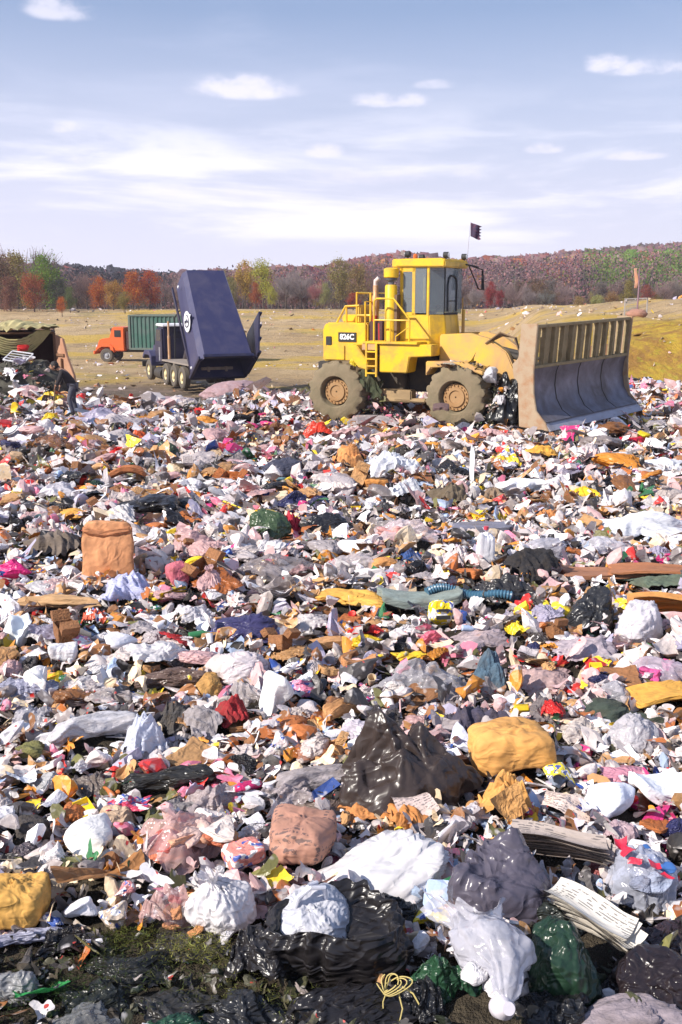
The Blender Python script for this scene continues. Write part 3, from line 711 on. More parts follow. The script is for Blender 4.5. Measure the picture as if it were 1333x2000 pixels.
    o = mk('ground', me, m); tag(o, kind='structure')
build_ground()

# ------------------------------------------------------------------ hills and forest
RP = np.array([(-400, 520), (-100, 497), (0, 497), (110, 510), (250, 520), (340, 528), (450, 522), (540, 516), (620, 519), (700, 504), (780, 494), (830, 497), (880, 509), (960, 503), (1040, 498), (1100, 490), (1200, 479), (1333, 466), (1500, 470), (1800, 485)])
def ridge(u): return np.interp(666.5 + FPX * u, RP[:, 0], RP[:, 1])
def hillz(x, y):
    u = x / y; hgt = (580 - ridge(u)) / FPX / CT
    rr = 620 + 160 * np.sin(u * 6 + 1); top = CAMZ + hgt * rr - 15
    t = np.clip((y - 215) / (rr - 215), 0, 1); z = -1.5 + (top + 1.5) * (t ** .9)
    z = z - sst(0, 500, y - rr) * 50
    z = z + 2.5 * np.sin(x * .03 + np.sin(y * .02)) * t * (1 - t) * 4
    return z
def build_haze():
    me = MB().box((0, 650, 60), (2600, 1500, 170)).mesh('haze'); m = bpy.data.materials.new('air'); m.use_nodes = True; N = m.node_tree.nodes; N.remove(N['Principled BSDF'])
    v = N.new('ShaderNodeVolumePrincipled'); v.inputs['Color'].default_value = (.90, .86, .97, 1); v.inputs['Density'].default_value = .0004; v.inputs['Anisotropy'].default_value = .2
    m.node_tree.links.new(v.outputs[0], N['Material Output'].inputs['Volume']); o = mk('haze', me, m); tag(o, 'thin autumn haze over the far hills', 'haze', kind='stuff')
def build_hills():
    ys = np.linspace(205, 1300, 90); us = np.linspace(-.65, .65, 130)
    Y, U = np.meshgrid(ys, us, indexing='ij'); X = U * Y; Z = hillz(X, Y); Z[0] -= 4
    V = np.stack([X, Y, Z], -1).reshape(-1, 3); me = np_mesh('hills', V, gridf(len(ys), len(us)), True)
    m = mat('forest_floor', (.10, .065, .05, 1), rough=1, dirt_amt=.8, dirt=(.055, .045, .03, 1), dirt_scale=.03, spec=.1)
    tag(mk('hills', me, m), kind='structure')
def leaf_mat(name, attr=None):
    m = bpy.data.materials.new(name); m.use_nodes = True; nt = m.node_tree; N = nt.nodes; L = nt.links; b = N['Principled BSDF']
    b.inputs['Roughness'].default_value = .8; b.inputs['Specular IOR Level'].default_value = .1
    if attr: a = N.new('ShaderNodeAttribute'); a.attribute_name = attr; c = a.outputs['Color']
    else: a = N.new('ShaderNodeObjectInfo'); c = a.outputs['Color']
    g = N.new('ShaderNodeNewGeometry'); hs = N.new('ShaderNodeHueSaturation'); mr = N.new('ShaderNodeMapRange'); L.new(g.outputs['Random Per Island'], mr.inputs[0]); mr.inputs[3].default_value = .72; mr.inputs[4].default_value = 1.3
    L.new(mr.outputs[0], hs.inputs['Value']); L.new(c, hs.inputs['Color'])
    mh = N.new('ShaderNodeMapRange'); L.new(g.outputs['Random Per Island'], mh.inputs[0]); mh.inputs[3].default_value = .47; mh.inputs[4].default_value = .53; L.new(mh.outputs[0], hs.inputs['Hue'])
    L.new(hs.outputs[0], b.inputs['Base Color'])
    t = N.new('ShaderNodeBsdfTranslucent'); L.new(hs.outputs[0], t.inputs['Color']); ms = N.new('ShaderNodeMixShader'); ms.inputs[0].default_value = .42
    L.new(b.outputs[0], ms.inputs[1]); L.new(t.outputs[0], ms.inputs[2]); L.new(ms.outputs[0], N['Material Output'].inputs['Surface'])
    return m
M['leaf'] = leaf_mat('leaves'); M['leafa'] = leaf_mat('forest_leaves', 'tint')
M['bark'] = mat('bark', (.09, .07, .06, 1), rough=1, dirt_amt=.5, dirt_scale=2, spec=.1)
def quads(P, size, r, up=0.0):
    n = len(P); a = r.normal(size=(n, 3)); a /= np.linalg.norm(a, axis=1)[:, None]
    b = r.normal(size=(n, 3)); b -= (a * b).sum(1)[:, None] * a; b /= np.linalg.norm(b, axis=1)[:, None]
    a *= size[:, None]; b *= (size * r.uniform(.5, .9, n))[:, None]
    return np.stack([P - a * .5, P + b * .5, P + a * .5, P - b * .5], 1).reshape(-1, 3)
def slivers(P0, P1, w):
    d = P1 - P0; s = np.cross(d, np.array([.3, 1, .2])); s /= np.maximum(np.linalg.norm(s, axis=1)[:, None], 1e-6); s *= w[:, None]
    return np.stack([P0 - s, P0 + s, P1 + s * .4, P1 - s * .4], 1).reshape(-1, 3)
def qf(n): return np.arange(n * 4).reshape(-1, 4)
FCOL = [((.30, .15, .16), 5), ((.27, .17, .175), 5), ((.22, .14, .135), 3), ((.34, .15, .11), 1.2), ((.40, .16, .08), .4), ((.22, .19, .07), .8), ((.15, .19, .05), .5), ((.045, .055, .045), .8), ((.33, .08, .07), .35)]
def build_forest():
    r = np.random.default_rng(5); Vs = []; Cs = []
    n = 21000; y = 222 + 660 * r.random(n) ** .78; u = r.uniform(-.40, .42, n); x = u * y
    w = np.array([c[1] for c in FCOL]); cc = np.array([c[0] for c in FCOL]); pick = r.choice(len(cc), n, p=w / w.sum()); col = cc[pick].copy()
    px = 666.5 + FPX * u; z0 = hillz(x, y)
    py = 580 - FPX * (z0 + 8 - CAMZ) / y
    # dark conifers on the left ridge, green stand high on the right
    k = (px > 90) & (px < 345) & (r.random(n) < .85); col[k] = (.040, .040, .048)
    k = (px > 1130) & (py < 540) & (py > 505) & (r.random(n) < .6); col[k] = (.15, .21, .05)
    k = (px > 1040) & (px < 1290) & (py > 560) & (r.random(n) < .4); col[k] = (.30, .26, .09)
    pat = np.sin(x * .02 + np.sin(y * .013)) + np.sin(y * .021 + x * .01); col *= (1 + .16 * pat)[:, None]; k = vn(np.stack([x * .03, y * .02, 0 * x], 1), 4) > .35; col[k] = col[k] * np.array([1.08, .9, .86])
    ht = r.uniform(9, 15, n); ht = np.minimum(ht, np.maximum((CAMZ + (580 - ridge(u)) / FPX / CT * y * 1.0 - z0) * r.uniform(.92, 1.12, n), 4.0))
    IC, IF = ico(1); _m = np.array(Euler((.5, .35, .2)).to_matrix()); IC = IC @ _m.T; CV, CF, CC = [], [], []; co = 0
    for i in range(n):
        if y[i] > 330:      # closed canopy far off: lumpy crowns with a fringe of leaf clumps
            ax = r.uniform(2.2, 3.7); q = IC * (1 + .42 * vn(IC * 1.6 + i * .37, i % 50)[:, None]); P = q * np.array([ax, ax, ht[i] * .44]) + np.array([x[i], y[i], z0[i] + ht[i] * .40])
            CV.append(P); CF.append(IF + co); co += len(P); CC.append(np.tile(np.append(col[i] * r.uniform(.75, 1.25), 1), (len(P), 1)) * np.append(r.uniform(.88, 1.12, (len(P), 3)), np.ones((len(P), 1)), 1))
            m = 30; q = r.normal(size=(m, 3)); q /= np.linalg.norm(q, axis=1)[:, None]; P = q * np.array([ax, ax, ht[i] * .46]) * r.uniform(.72, .97, (m, 1)) + np.array([x[i], y[i], z0[i] + ht[i] * .40])
            Vs.append(quads(P, .75 * r.uniform(.6, 1.5, m), r)); Cs.append(np.tile(np.append(col[i] * r.uniform(.8, 1.2), 1), (m * 4, 1))); continue
        near = y[i] < 380; m = 110 if near else 70; s = (.55 if near else .85)
        q = r.normal(size=(m, 3)); q /= np.linalg.norm(q, axis=1)[:, None]; q *= r.random(m)[:, None] ** (.4 if near else .65)
        ax = r.uniform(2.4, 4.2); ax *= 1.25; P = q * np.array([ax, ax, ht[i] * .50]) + np.array([x[i], y[i], z0[i] + ht[i] * .40])
        Vs.append(quads(P, s * r.uniform(.7, 1.6, m), r)); Cs.append(np.tile(np.append(col[i] * r.uniform(.8, 1.2), 1), (m * 4, 1)))
        if y[i] < 300:
            m2 = 3; b = np.array([x[i], y[i], z0[i]]) + r.normal(size=(m2, 3)) * np.array([2.6, 2.6, 0]); t = b + r.normal(size=(m2, 3)) * .6 + np.array([0, 0, 1]) * ht[i] * r.uniform(.4, .72, (m2, 1))
            Vs.append(slivers(b, t, r.uniform(.08, .2, m2))); Cs.append(np.tile((.16, .13, .12, 1), (m2 * 4, 1)))
    V = np.vstack(Vs); q4 = qf(len(V) // 4); F3 = np.vstack([tri(q4), np.vstack(CF) + len(V)]); V = np.vstack([V] + CV); Cs = Cs + CC; me = np_mesh('forest', V, F3, True); a = me.attributes.new('tint', 'FLOAT_COLOR', 'POINT'); a.data.foreach_set('color', np.vstack(Cs).astype(np.float32).ravel())
    tag(mk('hillside_forest', me, M['leafa']), 'autumn woodland of bare and russet trees covering the far hills', 'forest', kind='stuff')
def tree_proto(seed, kind):
    r = np.random.default_rng(seed); mb = MB(); tips = []
    hgt = 1.0; tr = .018
    path = [(0, 0, -.03)] + [(r.normal() * .012 * i, r.normal() * .012 * i, .16 * i) for i in range(1, 5)]
    mb.tube(path, [tr * 1.5, tr, tr * .8, tr * .55, tr * .3], 7)
    Q = []
    for i in range(13 if kind != 'conifer' else 8):
        h0 = r.uniform(.22, .62); a = r.uniform(0, 6.283); ln = r.uniform(.18, .36) * (1.1 - h0 * .5); up = r.uniform(.5, 1.1)
        p0 = Vector((0, 0, h0)); p1 = p0 + Vector((math.cos(a) * ln * .5, math.sin(a) * ln * .5, ln * .5 * up)); p2 = p1 + Vector((math.cos(a + .3) * ln * .45, math.sin(a + .3) * ln * .45, ln * .7 * up))
        mb.tube([p0, p1, p2], [tr * .5, tr * .3, tr * .1], 5); tips += [p1, p2]; Q += [np.array(p1), np.array(p2)]
    trunk = mb.mesh('trunk')
    P = []
    if kind == 'leafy':
        cl = [np.array([math.cos(a) * rr, math.sin(a) * rr, z]) for a, rr, z in zip(r.uniform(0, 6.28, 34), r.uniform(.02, .30, 34), r.uniform(.22, .95, 34))] + Q
        for c in cl:
            k = 1 - abs((c[2] - .55) / .5) ** 2.2
            c = c * np.array([max(k, .25), max(k, .25), 1]); m = r.integers(50, 110); q = r.normal(size=(m, 3)) * r.uniform(.035, .07) + c; P.append(q)
        P = np.vstack(P); V = quads(P, r.uniform(.018, .034, len(P)), r)
    elif kind == 'conifer':
        for h0 in np.linspace(.12, .97, 24):
            m = 70; a = r.uniform(0, 6.28, m); rad = (1 - h0) * .24 * r.random(m) ** .5 * r.uniform(.8, 1.15) + .008; P.append(np.stack([np.cos(a) * rad, np.sin(a) * rad, h0 - rad * .5 + r.normal(size=m) * .01], 1))
        P = np.vstack(P); V = quads(P, r.uniform(.02, .04, len(P)), r)
    else:  # bare crown of fine twigs
        m = 1500; base = np.array([Q[i] for i in r.integers(0, len(Q), m)]) + r.normal(size=(m, 3)) * .05
        d = base - np.array([0, 0, .3]); d /= np.linalg.norm(d, axis=1)[:, None]; d += r.normal(size=(m, 3)) * .5; d[:, 2] += .5; d /= np.linalg.norm(d, axis=1)[:, None]
        V = slivers(base, base + d * r.uniform(.06, .20, (m, 1)), r.uniform(.0012, .0032, m))
        P = base[:500] + d[:500] * .12; V = np.vstack([V, quads(P, r.uniform(.008, .016, 500), r)])
    return trunk, np_mesh('crown', V, qf(len(V) // 4))
TREES = {}
def tree(px, base_py, top_py, Y, kind, seed, color, label, cat='tree', wide=1.0, group='trees along the edge of the field', name=None):
    key = (kind, seed % 4)
    if key not in TREES:
        t, c = tree_proto(seed % 4 + 40, kind); t.materials.append(M['bark']); c.materials.append(M['leaf']); TREES[key] = (t, c)
    b = at(px, base_py, Y); top = at(px, top_py, Y); h = top.z - b.z
    o = empty(name or {'leafy': 'broadleaf_tree', 'bare': 'bare_tree', 'conifer': 'conifer_tree'}[kind], b, (0, 0, seed * 1.3)); o.scale = (h * wide, h * wide, h)
    mk('trunk', TREES[key][0], None, o); mk('crown', TREES[key][1], None, o, color)
    tag(o, label, cat, group)
def build_trees():
    r = np.random.default_rng(9)
    G = (.16, .24, .04); OR = (.45, .13, .03); RU = (.33, .10, .045); OL = (.25, .20, .06); YG = (.38, .36, .06); MV = (.24, .17, .165); BR = (.17, .105, .06); RD = (.30, .035, .035); DK = (.05, .055, .04); OY = (.40, .22, .06)
    T = [ # px, base, top, dist, kind, colour, wide, label
        (8, 622, 492, 150, 'leafy', BR, 1.0, 'tall brown leafed tree at the far left edge'),
        (38, 620, 494, 158, 'leafy', OL, 1.0, 'olive and gold tree second from the far left edge'),
        (62, 618, 482, 175, 'bare', MV, 1.2, 'tall bare mauve tree rising above the left tree group'),
        (92, 616, 494, 150, 'leafy', G, .95, 'bright green tall tree on the left of the dark ridge'),
        (70, 618, 530, 140, 'leafy', RU, .9, 'low russet tree in front of the green tree on the left'),
        (22, 622, 540, 142, 'leafy', (.22, .10, .07), .9, 'low dark reddish tree at the foot of the left tree group'),
        (120, 614, 545, 145, 'leafy', DK, 1.0, 'dark green shaded tree below the bright green tree'),
        (150, 612, 520, 165, 'bare', MV, 1.1, 'bare grey mauve tree left of the orange trees'),
        (122, 616, 578, 130, 'leafy', OR, .8, 'small orange bush tree at the field edge on the left'),
        (138, 612, 560, 138, 'leafy', (.13, .16, .06), .8, 'small green tree right of the little orange bush'),
        (172, 611, 532, 155, 'bare', (.28, .18, .16), 1.0, 'bare pinkish tree directly left of the orange trees'),
        (196, 610, 538, 150, 'leafy', OR, .9, 'small bright orange tree left of the biggest orange tree'),
        (222, 610, 545, 146, 'leafy', OY, 1.0, 'golden brown tree between two orange trees'),
        (262, 608, 530, 150, 'leafy', OR, 1.05, 'vivid orange round tree behind the green container'),
        (294, 608, 528, 152, 'leafy', (.42, .10, .04), 1.0, 'deep orange red tree behind the raised blue truck body'),
        (245, 610, 568, 136, 'leafy', OL, 1.1, 'low olive shrub tree in front of the orange trees'),
        (325, 606, 545, 160, 'bare', MV, 1.0, 'bare grey tree between orange tree and blue truck body'),
        (430, 600, 535, 165, 'bare', MV, 1.0, 'bare mauve tree right of the raised blue truck body'),
        (452, 600, 540, 160, 'leafy', (.24, .22, .08), .9, 'small olive tree left of the yellow green tree'),
        (480, 600, 506, 160, 'leafy', (.42, .27, .06), .75, 'narrow golden tree beside the yellow green tree'),
        (515, 600, 503, 158, 'leafy', YG, .8, 'tall yellow green tree in the middle of the treeline'),
        (500, 600, 552, 145, 'leafy', RU, .9, 'low rust coloured tree before the yellow green tree'),
        (532, 600, 560, 142, 'leafy', YG, .8, 'low yellow tree at the foot of the yellow green tree'),
        (560, 600, 530, 165, 'bare', (.26, .22, .22), 1.1, 'pale grey bare tree right of the yellow green tree'),
        (590, 600, 535, 160, 'bare', (.22, .18, .18), 1.1, 'dark grey bare tree in the middle of the treeline'),
        (616, 600, 548, 150, 'bare', (.28, .11, .12), 1.0, 'reddish bare tree left of the compactor'),
        (635, 600, 552, 155, 'leafy', (.27, .26, .10), .9, 'pale olive small tree left of the compactor'),
        (664, 601, 502, 165, 'leafy', (.27, .22, .08), .85, 'tall olive gold tree just left of the compactor cab'),
        (700, 601, 512, 160, 'leafy', (.24, .17, .07), .85, 'brown gold tree behind the compactor engine hood'),
        (690, 602, 572, 138, 'leafy', (.35, .07, .04), 1.5, 'low red shrub tree behind the compactor engine hood'),
        (740, 602, 530, 165, 'bare', MV, 1.1, 'bare tree behind the compactor exhaust stack'),
        (958, 606, 548, 150, 'leafy', RD, .65, 'dark red tree right of the compactor mirror'),
        (975, 606, 565, 146, 'leafy', (.27, .04, .05), .8, 'small crimson tree beside the dark red tree'),
        (930, 604, 560, 160, 'bare', (.23, .19, .19), 1.1, 'bare grey tree left of the dark red tree'),
        (1005, 606, 552, 165, 'bare', MV, 1.1, 'bare mauve tree right of the dark red tree'),
        (1035, 607, 562, 160, 'bare', (.22, .18, .18), 1.2, 'bare grey tree above the left end of the blade'),
        (1065, 608, 568, 155, 'bare', (.20, .20, .19), 1.2, 'bare greenish grey tree above the middle of the blade'),
        (1098, 609, 570, 150, 'bare', (.25, .16, .15), 1.2, 'bare reddish tree above the right part of the blade'),
        (1130, 610, 578, 140, 'leafy', (.32, .22, .09), 1.3, 'low tan shrub tree above the right part of the blade'),
        (1165, 611, 575, 140, 'leafy', (.33, .33, .13), 1.1, 'pale green shrub tree above the right end of the blade'),
        (1195, 612, 568, 145, 'leafy', (.30, .18, .08), 1.1, 'low brown gold shrub tree left of the flag pole'),
        (1225, 612, 548, 155, 'leafy', OL, .9, 'small olive tree behind the flag pole'),
        (1262, 608, 556, 150, 'leafy', (.28, .08, .06), .9, 'small red brown tree right of the flag pole'),
        (1295, 600, 550, 150, 'bare', MV, 1.1, 'bare tree behind the grassy bank on the right'),
        (1325, 596, 545, 150, 'bare', (.20, .17, .16), 1.1, 'bare tree at the right edge behind the bank'),
        (1152, 560, 518, 330, 'leafy', (.05, .16, .04), 1.2, 'bright dark green tree alone on the right hillside'),
    ]
    for i, (px, b, t, Y, k, c, w, lb) in enumerate(T):
        tree(px, b + 3, t, Y, k, i * 7 + 1, c, lb, wide=w)
    # undergrowth of narrower trees closing the wood edge
    names = ['slender bare sapling', 'short bushy sapling']
    for i in range(110):
        px = r.uniform(-20, 1350); 
        if 760 < px < 900: continue
        Y = r.uniform(165, 205); base = np.interp(px, [0, 400, 1333], [618, 601, 606]); k = 'bare' if r.random() < .6 else 'leafy'
        c = [MV, BR, (.25, .13, .11), (.19, .16, .14), OL][r.integers(0, 5)]
        cn = {MV: 'mauve', BR: 'brown', (.25, .13, .11): 'reddish', (.19, .16, .14): 'grey brown', OL: 'olive'}[c]
        side = 'left of the dump truck' if px < 340 else 'between dump truck and compactor' if px < 760 else 'behind the blade' if px < 1220 else 'behind the right bank'
        tree(px, base + 3, base - r.uniform(32, 62), Y, k, i, c, f'{cn} {"bare" if k == "bare" else "bushy"} undergrowth tree in the wood edge {side}', wide=1.3, group='undergrowth trees in the wood edge ' + side)
# ------------------------------------------------------------------ vehicle materials
YEL = mat('yellow_machine_paint', (.74, .45, .008, 1), rough=.45, dirt_amt=.75, dirt=(.28, .16, .07, 1), dirt_scale=2.2, dirt_lo=.44, coat=.05, bump=.08, bump_scale=3)
YELM = mat('muddy_yellow_paint', (.66, .40, .04, 1), rough=.6, dirt_amt=.9, dirt=(.40, .24, .17, 1), dirt_scale=1.3, dirt_lo=.34)
TYR = mat('muddy_tyre', (.20, .155, .095, 1), rough=.95, dirt_amt=.8, dirt=(.12, .105, .06, 1), dirt_scale=1.6, bump=.6, bump_scale=5, dist=.05)
RIM = mat('muddy_rim', (.34, .20, .09, 1), rough=.85, dirt_amt=.7, dirt=(.25, .12, .04, 1), dirt_scale=3)
DARK = mat('dark_greasy_metal', (.035, .03, .027, 1), rough=.7, dirt_amt=.6, dirt=(.13, .095, .05, 1), dirt_scale=2)
STEEL = mat('worn_blade_steel', (.15, .145, .18, 1), rough=.45, metal=.45, dirt_amt=.85, dirt=(.11, .09, .08, 1), dirt_scale=1.4, dirt_lo=.42, bump=.25, bump_scale=5, var=.25)
MUDP = mat('mud_covered_plate', (.36, .27, .18, 1), rough=.9, dirt_amt=.9, dirt=(.30, .13, .05, 1), dirt_scale=3.2, dirt_lo=.44, bump=.4, bump_scale=4)
RACK = mat('mud_covered_rack', (.31, .235, .125, 1), rough=.95, dirt_amt=.8, dirt=(.17, .13, .06, 1), dirt_scale=3, bump=.8, bump_scale=6, dist=.06)
RUST = mat('rusty_brown', (.20, .10, .05, 1), rough=.9, dirt_amt=.6, dirt=(.10, .05, .03, 1), dirt_scale=2)
BLK = mat('black_rubber', (.02, .02, .02, 1), rough=.7)
WHT = mat('white_lettering', (.8, .8, .8, 1), rough=.5)
REDP = mat('red_pipe', (.35, .02, .02, 1), rough=.5)
ORP = mat('heat_stained_steel', (.5, .27, .12, 1), rough=.5, metal=.4, dirt_amt=.5, dirt=(.6, .55, .5, 1), dirt_scale=2)
def glass(name, tint):
    m = bpy.data.materials.new(name); m.use_nodes = True; nt = m.node_tree; N = nt.nodes; L = nt.links; b = N['Principled BSDF']
    b.inputs['Base Color'].default_value = tint; b.inputs['Roughness'].default_value = .12; b.inputs['Specular IOR Level'].default_value = .7
    t = N.new('ShaderNodeBsdfTransparent'); t.inputs[0].default_value = (.75, .85, .85, 1); ms = N.new('ShaderNodeMixShader'); ms.inputs[0].default_value = .45
    L.new(t.outputs[0], ms.inputs[1]); L.new(b.outputs[0], ms.inputs[2]); L.new(ms.outputs[0], N['Material Output'].inputs['Surface']); return m
GLASS = glass('dusty_cab_glass', (.24, .26, .28, 1))
def text_mesh(name, s, size, m, parent, loc, rot, ext=.004, bold=0):
    cu = bpy.data.curves.new(name, 'FONT'); cu.body = s; cu.size = size; cu.extrude = ext; cu.offset = bold; cu.align_x = 'CENTER'; cu.align_y = 'CENTER'
    t = bpy.data.objects.new(name, cu); COL.objects.link(t); bpy.context.view_layer.update()
    me = bpy.data.meshes.new_from_object(t.evaluated_get(bpy.context.evaluated_depsgraph_get())); bpy.data.objects.remove(t)
    me.materials.clear(); o = mk(name, me, m, parent); o.location = loc; o.rotation_euler = rot; return o

# ------------------------------------------------------------------ landfill compactor
def build_compactor():
    root = empty('landfill_compactor', (1.95, 26.54, .08), (0, 0, R(-27)))
    tag(root, 'muddy yellow landfill compactor with large front blade standing on the rubbish', 'compactor')
    # wheels
    def wheel(x, y, s, yaw=0):
        wm = MB(); w = .66
        prof = [(.40, -.02), (.42, .0), (.60, .0), (.70, -.03), (.755, -.07), (.76, -.12), (.765, -.22), (.765, -.32), (.765, -.44), (.765, -w + .09), (.70, -w + .03), (.5, -w), (.1, -w), (.1, -.34), (.30, -.30), (.36, -.22), (.40, -.02)]
        wm.lathe([(r_, s * h) for r_, h in prof], (0, 0, 0), (0, -1, 0), 112)
        for i_, v_ in enumerate(wm.v):      # lugs and caked mud on the tread
            rr_ = math.hypot(v_[0], v_[2])
            if rr_ > .73:
                seg = i_ % 112; k_ = 1 + (.05 if (seg // 4 + (abs(v_[1]) > .3)) % 2 else -.02) + .012 * math.sin(seg * 1.7); wm.v[i_] = (v_[0] * k_, v_[1], v_[2] * k_)
        t = wm.build('tyre', TYR, root, ang=40); t.location = (x, y, .80); t.rotation_euler = (0, 0, yaw)
        rm = MB(); rm.lathe([(.02, 0), (.16, .0), (.17, .03), (.24, .03), (.25, -.01), (.335, -.01), (.335, -.10), (.02, -.12)][::-1] if s < 0 else [(.02, 0), (.16, 0), (.17, .03), (.24, .03), (.25, -.01), (.335, -.01), (.335, -.10), (.02, -.12)], (0, s * .13, 0), (0, -s, 0), 48)
        rm.build('rim', RIM, t)
        bm_ = MB()
        for k in range(18):
            a = 6.28318 * k / 18; p = Vector((math.cos(a) * .292, s * .14, math.sin(a) * .292)); bm_.cyl(p, p + Vector((0, -s * .035, 0)), .017, n=6)
        bm_.build('rim_bolt_ring', RIM, t)
    # s = +1: outer face at -y
    wheel(-1.65, -1.45, 1); wheel(-1.65, 1.45, -1); wheel(1.65, -1.45, 1, R(-4)); wheel(1.65, 1.45, -1, R(-4))
    for x in (-1.65, 1.65): MB().cyl((x, -1.2, .8), (x, 1.2, .8), .2, n=20).build('axle', DARK, root)
    MB().box((-1.3, 0, 1.15), (2.6, 1.15, .75)).build('rear_chassis', DARK, root, .03)
    MB().box((.35, 0, 1.25), (.9, .7, .9)).cyl((.25, 0, .9), (.25, 0, 2.0), .16).build('articulation_joint', DARK, root, .02)
    MB().box((-.25, -.75, .72), (1.1, .35, .32)).box((.25, -.8, .62), (.9, .25, .10)).build('belly_tank', mat('tan_muddy_tank', (.36, .25, .13, 1), rough=.9, dirt_amt=.6, dirt_scale=2), root, .03)
    # engine hood
    hd = MB(); hd.prism([(-2.34, 1.55), (-2.34, 2.42), (-2.22, 2.56), (-1.02, 2.56), (-1.02, 1.55)], -.78, .78)
    hood = hd.build('engine_hood', YEL, root, .04)
    gp = MB()
    for k in range(7): gp.box((-2.365, 0, 1.68 + k * .11), (.03, 1.3, .045), (0, R(25), 0))
    gp.build('rear_grille', DARK, hood)
    MB().box((-2.15, -.79, 2.05), (.17, .03, .30)).build('air_intake', BLK, hood, .012)
    pl = MB().box((-1.60, -.795, 2.19), (.52, .02, .24)).build('model_plate', BLK, hood)
    text_mesh('lettering', '826C', .19, WHT, pl, (-1.60, -.808, 2.19), (R(90), 0, 0), bold=.006)
    fl = MB().box((-1.95, -.80, 1.78), (.55, .03, .38)).box((-1.35, -.80, 1.78), (.34, .03, .38)).build('access_panel', YEL, hood, .01)
    MB().prism([(-1.32, 1.9), (-1.32, 2.02), (-1.0, 2.02), (-.7, 1.62), (-.7, 1.40), (-.95, 1.45)], -1.45, -.78).build('rear_fender', YEL, root, .02)
    MB().prism([(-1.32, 1.9), (-1.32, 2.02), (-1.0, 2.02), (-.7, 1.62), (-.7, 1.40), (-.95, 1.45)], .78, 1.45).build('rear_fender', YEL, root, .02)
    # guard frame and pipes on the hood
    g = MB(); tb = .028
    for y in (-.6, .6):
        g.tube([(-2.0, y, 2.56), (-1.75, y, 2.98), (-1.35, y, 3.0)], tb); g.tube([(-1.72, y, 2.56), (-1.72, y, 2.95)], tb); g.tube([(-1.42, y, 2.56), (-1.42, y, 3.32), (-1.02, y, 3.32), (-1.02, y, 1.98)], tb)
    g.tube([(-1.75, -.6, 2.98), (-1.75, .6, 2.98)], tb); g.tube([(-1.42, -.6, 3.32), (-1.42, .6, 3.32)], tb); g.tube([(-1.42, -.6, 2.75), (-1.02, -.6, 2.75)], tb)
    g.build('hood_guard_frame', YEL, root)
    MB().box((-1.38, 0, 2.78), (.12, 1.2, .46)).box((-1.75, .1, 2.66), (.5, .8, .2)).build('radiator_cowl', YEL, root, .03)
    MB().box((-.82, 0, 2.15), (.40, 1.4, .9)).build('engine_bay', mat('dark_engine', (.05, .012, .015, 1), rough=.6, dirt_amt=.3), root, .02)
    ex = MB().lathe([(.0, 0), (.075, 0), (.075, .12), (.10, .16), (.10, .50), (.07, .56), (.07, .78), (.055, .80), (.0, .70)], (-.90, -.55, 2.72), n=20).build('exhaust_stack', ORP, root)
    MB().tube([(-.90, -.55, 3.5), (-.90, -.55, 3.62), (-.80, -.55, 3.70)], .06, 12).build('stack_elbow', mat('pale_stack_tip', (.55, .45, .42, 1), rough=.5), ex)
    MB().tube([(-.9, -.62, 2.0), (-.9, -.62, 2.5), (-.88, -.6, 2.75)], .07, 12).tube([(-.72, -.66, 1.95), (-.74, -.66, 2.55)], .045, 10).build('red_pipes', REDP, root)
    # deck and side boxes
    MB().box((-.10, -1.1, 2.09), (1.5, .66, .06)).box((-.10, 1.1, 2.09), (1.5, .66, .06)).build('deck', YEL, root, .01)
    sb = MB().prism([(-.42, 1.35), (-.42, 2.06), (1.02, 2.06), (1.02, 1.78), (.42, 1.74), (.36, 1.35)], -1.36, -.80).build('side_box', YEL, root, .02)
    MB().prism([(-.42, 1.35), (-.42, 2.06), (1.02, 2.06), (1.02, 1.78), (.42, 1.74), (.36, 1.35)], .80, 1.36).build('side_box', YEL, root, .02)
    MB().box((-.66, -1.12, 1.98), (.42, .6, .16)).build('step_box', YELM, root, .01)
    ld = MB()
    for x in (-.74, -.46): ld.box((x, -1.42, 1.65), (.05, .05, .84))
    for z in (1.32, 1.5, 1.68, 1.86): ld.box((-.60, -1.42, z), (.26, .06, .04))
    ld.build('ladder', YEL, root, .006)
    # handrails
    hr = MB(); y = -1.38
    hr.tube([(-.55, y, 2.12), (-.55, y, 3.12), (-.48, y, 3.18), (-.02, y, 3.18), (.38, y, 2.72), (.42, y, 2.66), (.42, y, 2.12)], .024); hr.tube([(-.55, y, 2.65), (.42, y, 2.65)], .02)
    hr.tube([(-.1, y, 2.12), (-.1, y, 2.65)], .018); hr.tube([(.42, y, 2.5), (.05, y, 2.25), (.05, y, 2.12)], .014)
    hr.build('handrail', YEL, root)
    MB().tube([(-.98, -1.0, 1.98), (-.98, -1.0, 3.1), (-.98, -.6, 3.1)], .022).build('handrail', YEL, root)
    # air cleaner
    ac = MB().lathe([(0, 0), (.155, 0), (.155, 1.36), (.13, 1.40), (0, 1.40)], (-.28, -.95, 2.12), n=28).build('air_cleaner', YEL, root)
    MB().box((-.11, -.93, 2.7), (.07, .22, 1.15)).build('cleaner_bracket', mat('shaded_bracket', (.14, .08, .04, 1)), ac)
    MB().lathe([(0, 0), (.075, 0), (.075, .10), (.14, .13), (.165, .2), (.165, .36), (.12, .42), (0, .43)], (-.28, -.95, 3.50), n=24).build('precleaner_bowl', mat('smoky_bowl', (.10, .10, .11, 1), rough=.2), ac)
    MB().lathe([(.168, .22), (.19, .24), (.19, .44), (.12, .47), (0, .47)], (-.28, -.95, 3.47), n=24).build('precleaner_cap', YEL, ac)
    # cab
    cab = MB()
    out = [(-.10, -.80), (.70, -.80), (1.0, -.48), (1.0, .48), (.70, .80), (-.10, .80)]      # plan of the cab
    low = [(-.10, -.80), (.74, -.82), (1.06, -.50), (1.06, .50), (.74, .82), (-.10, .80)]
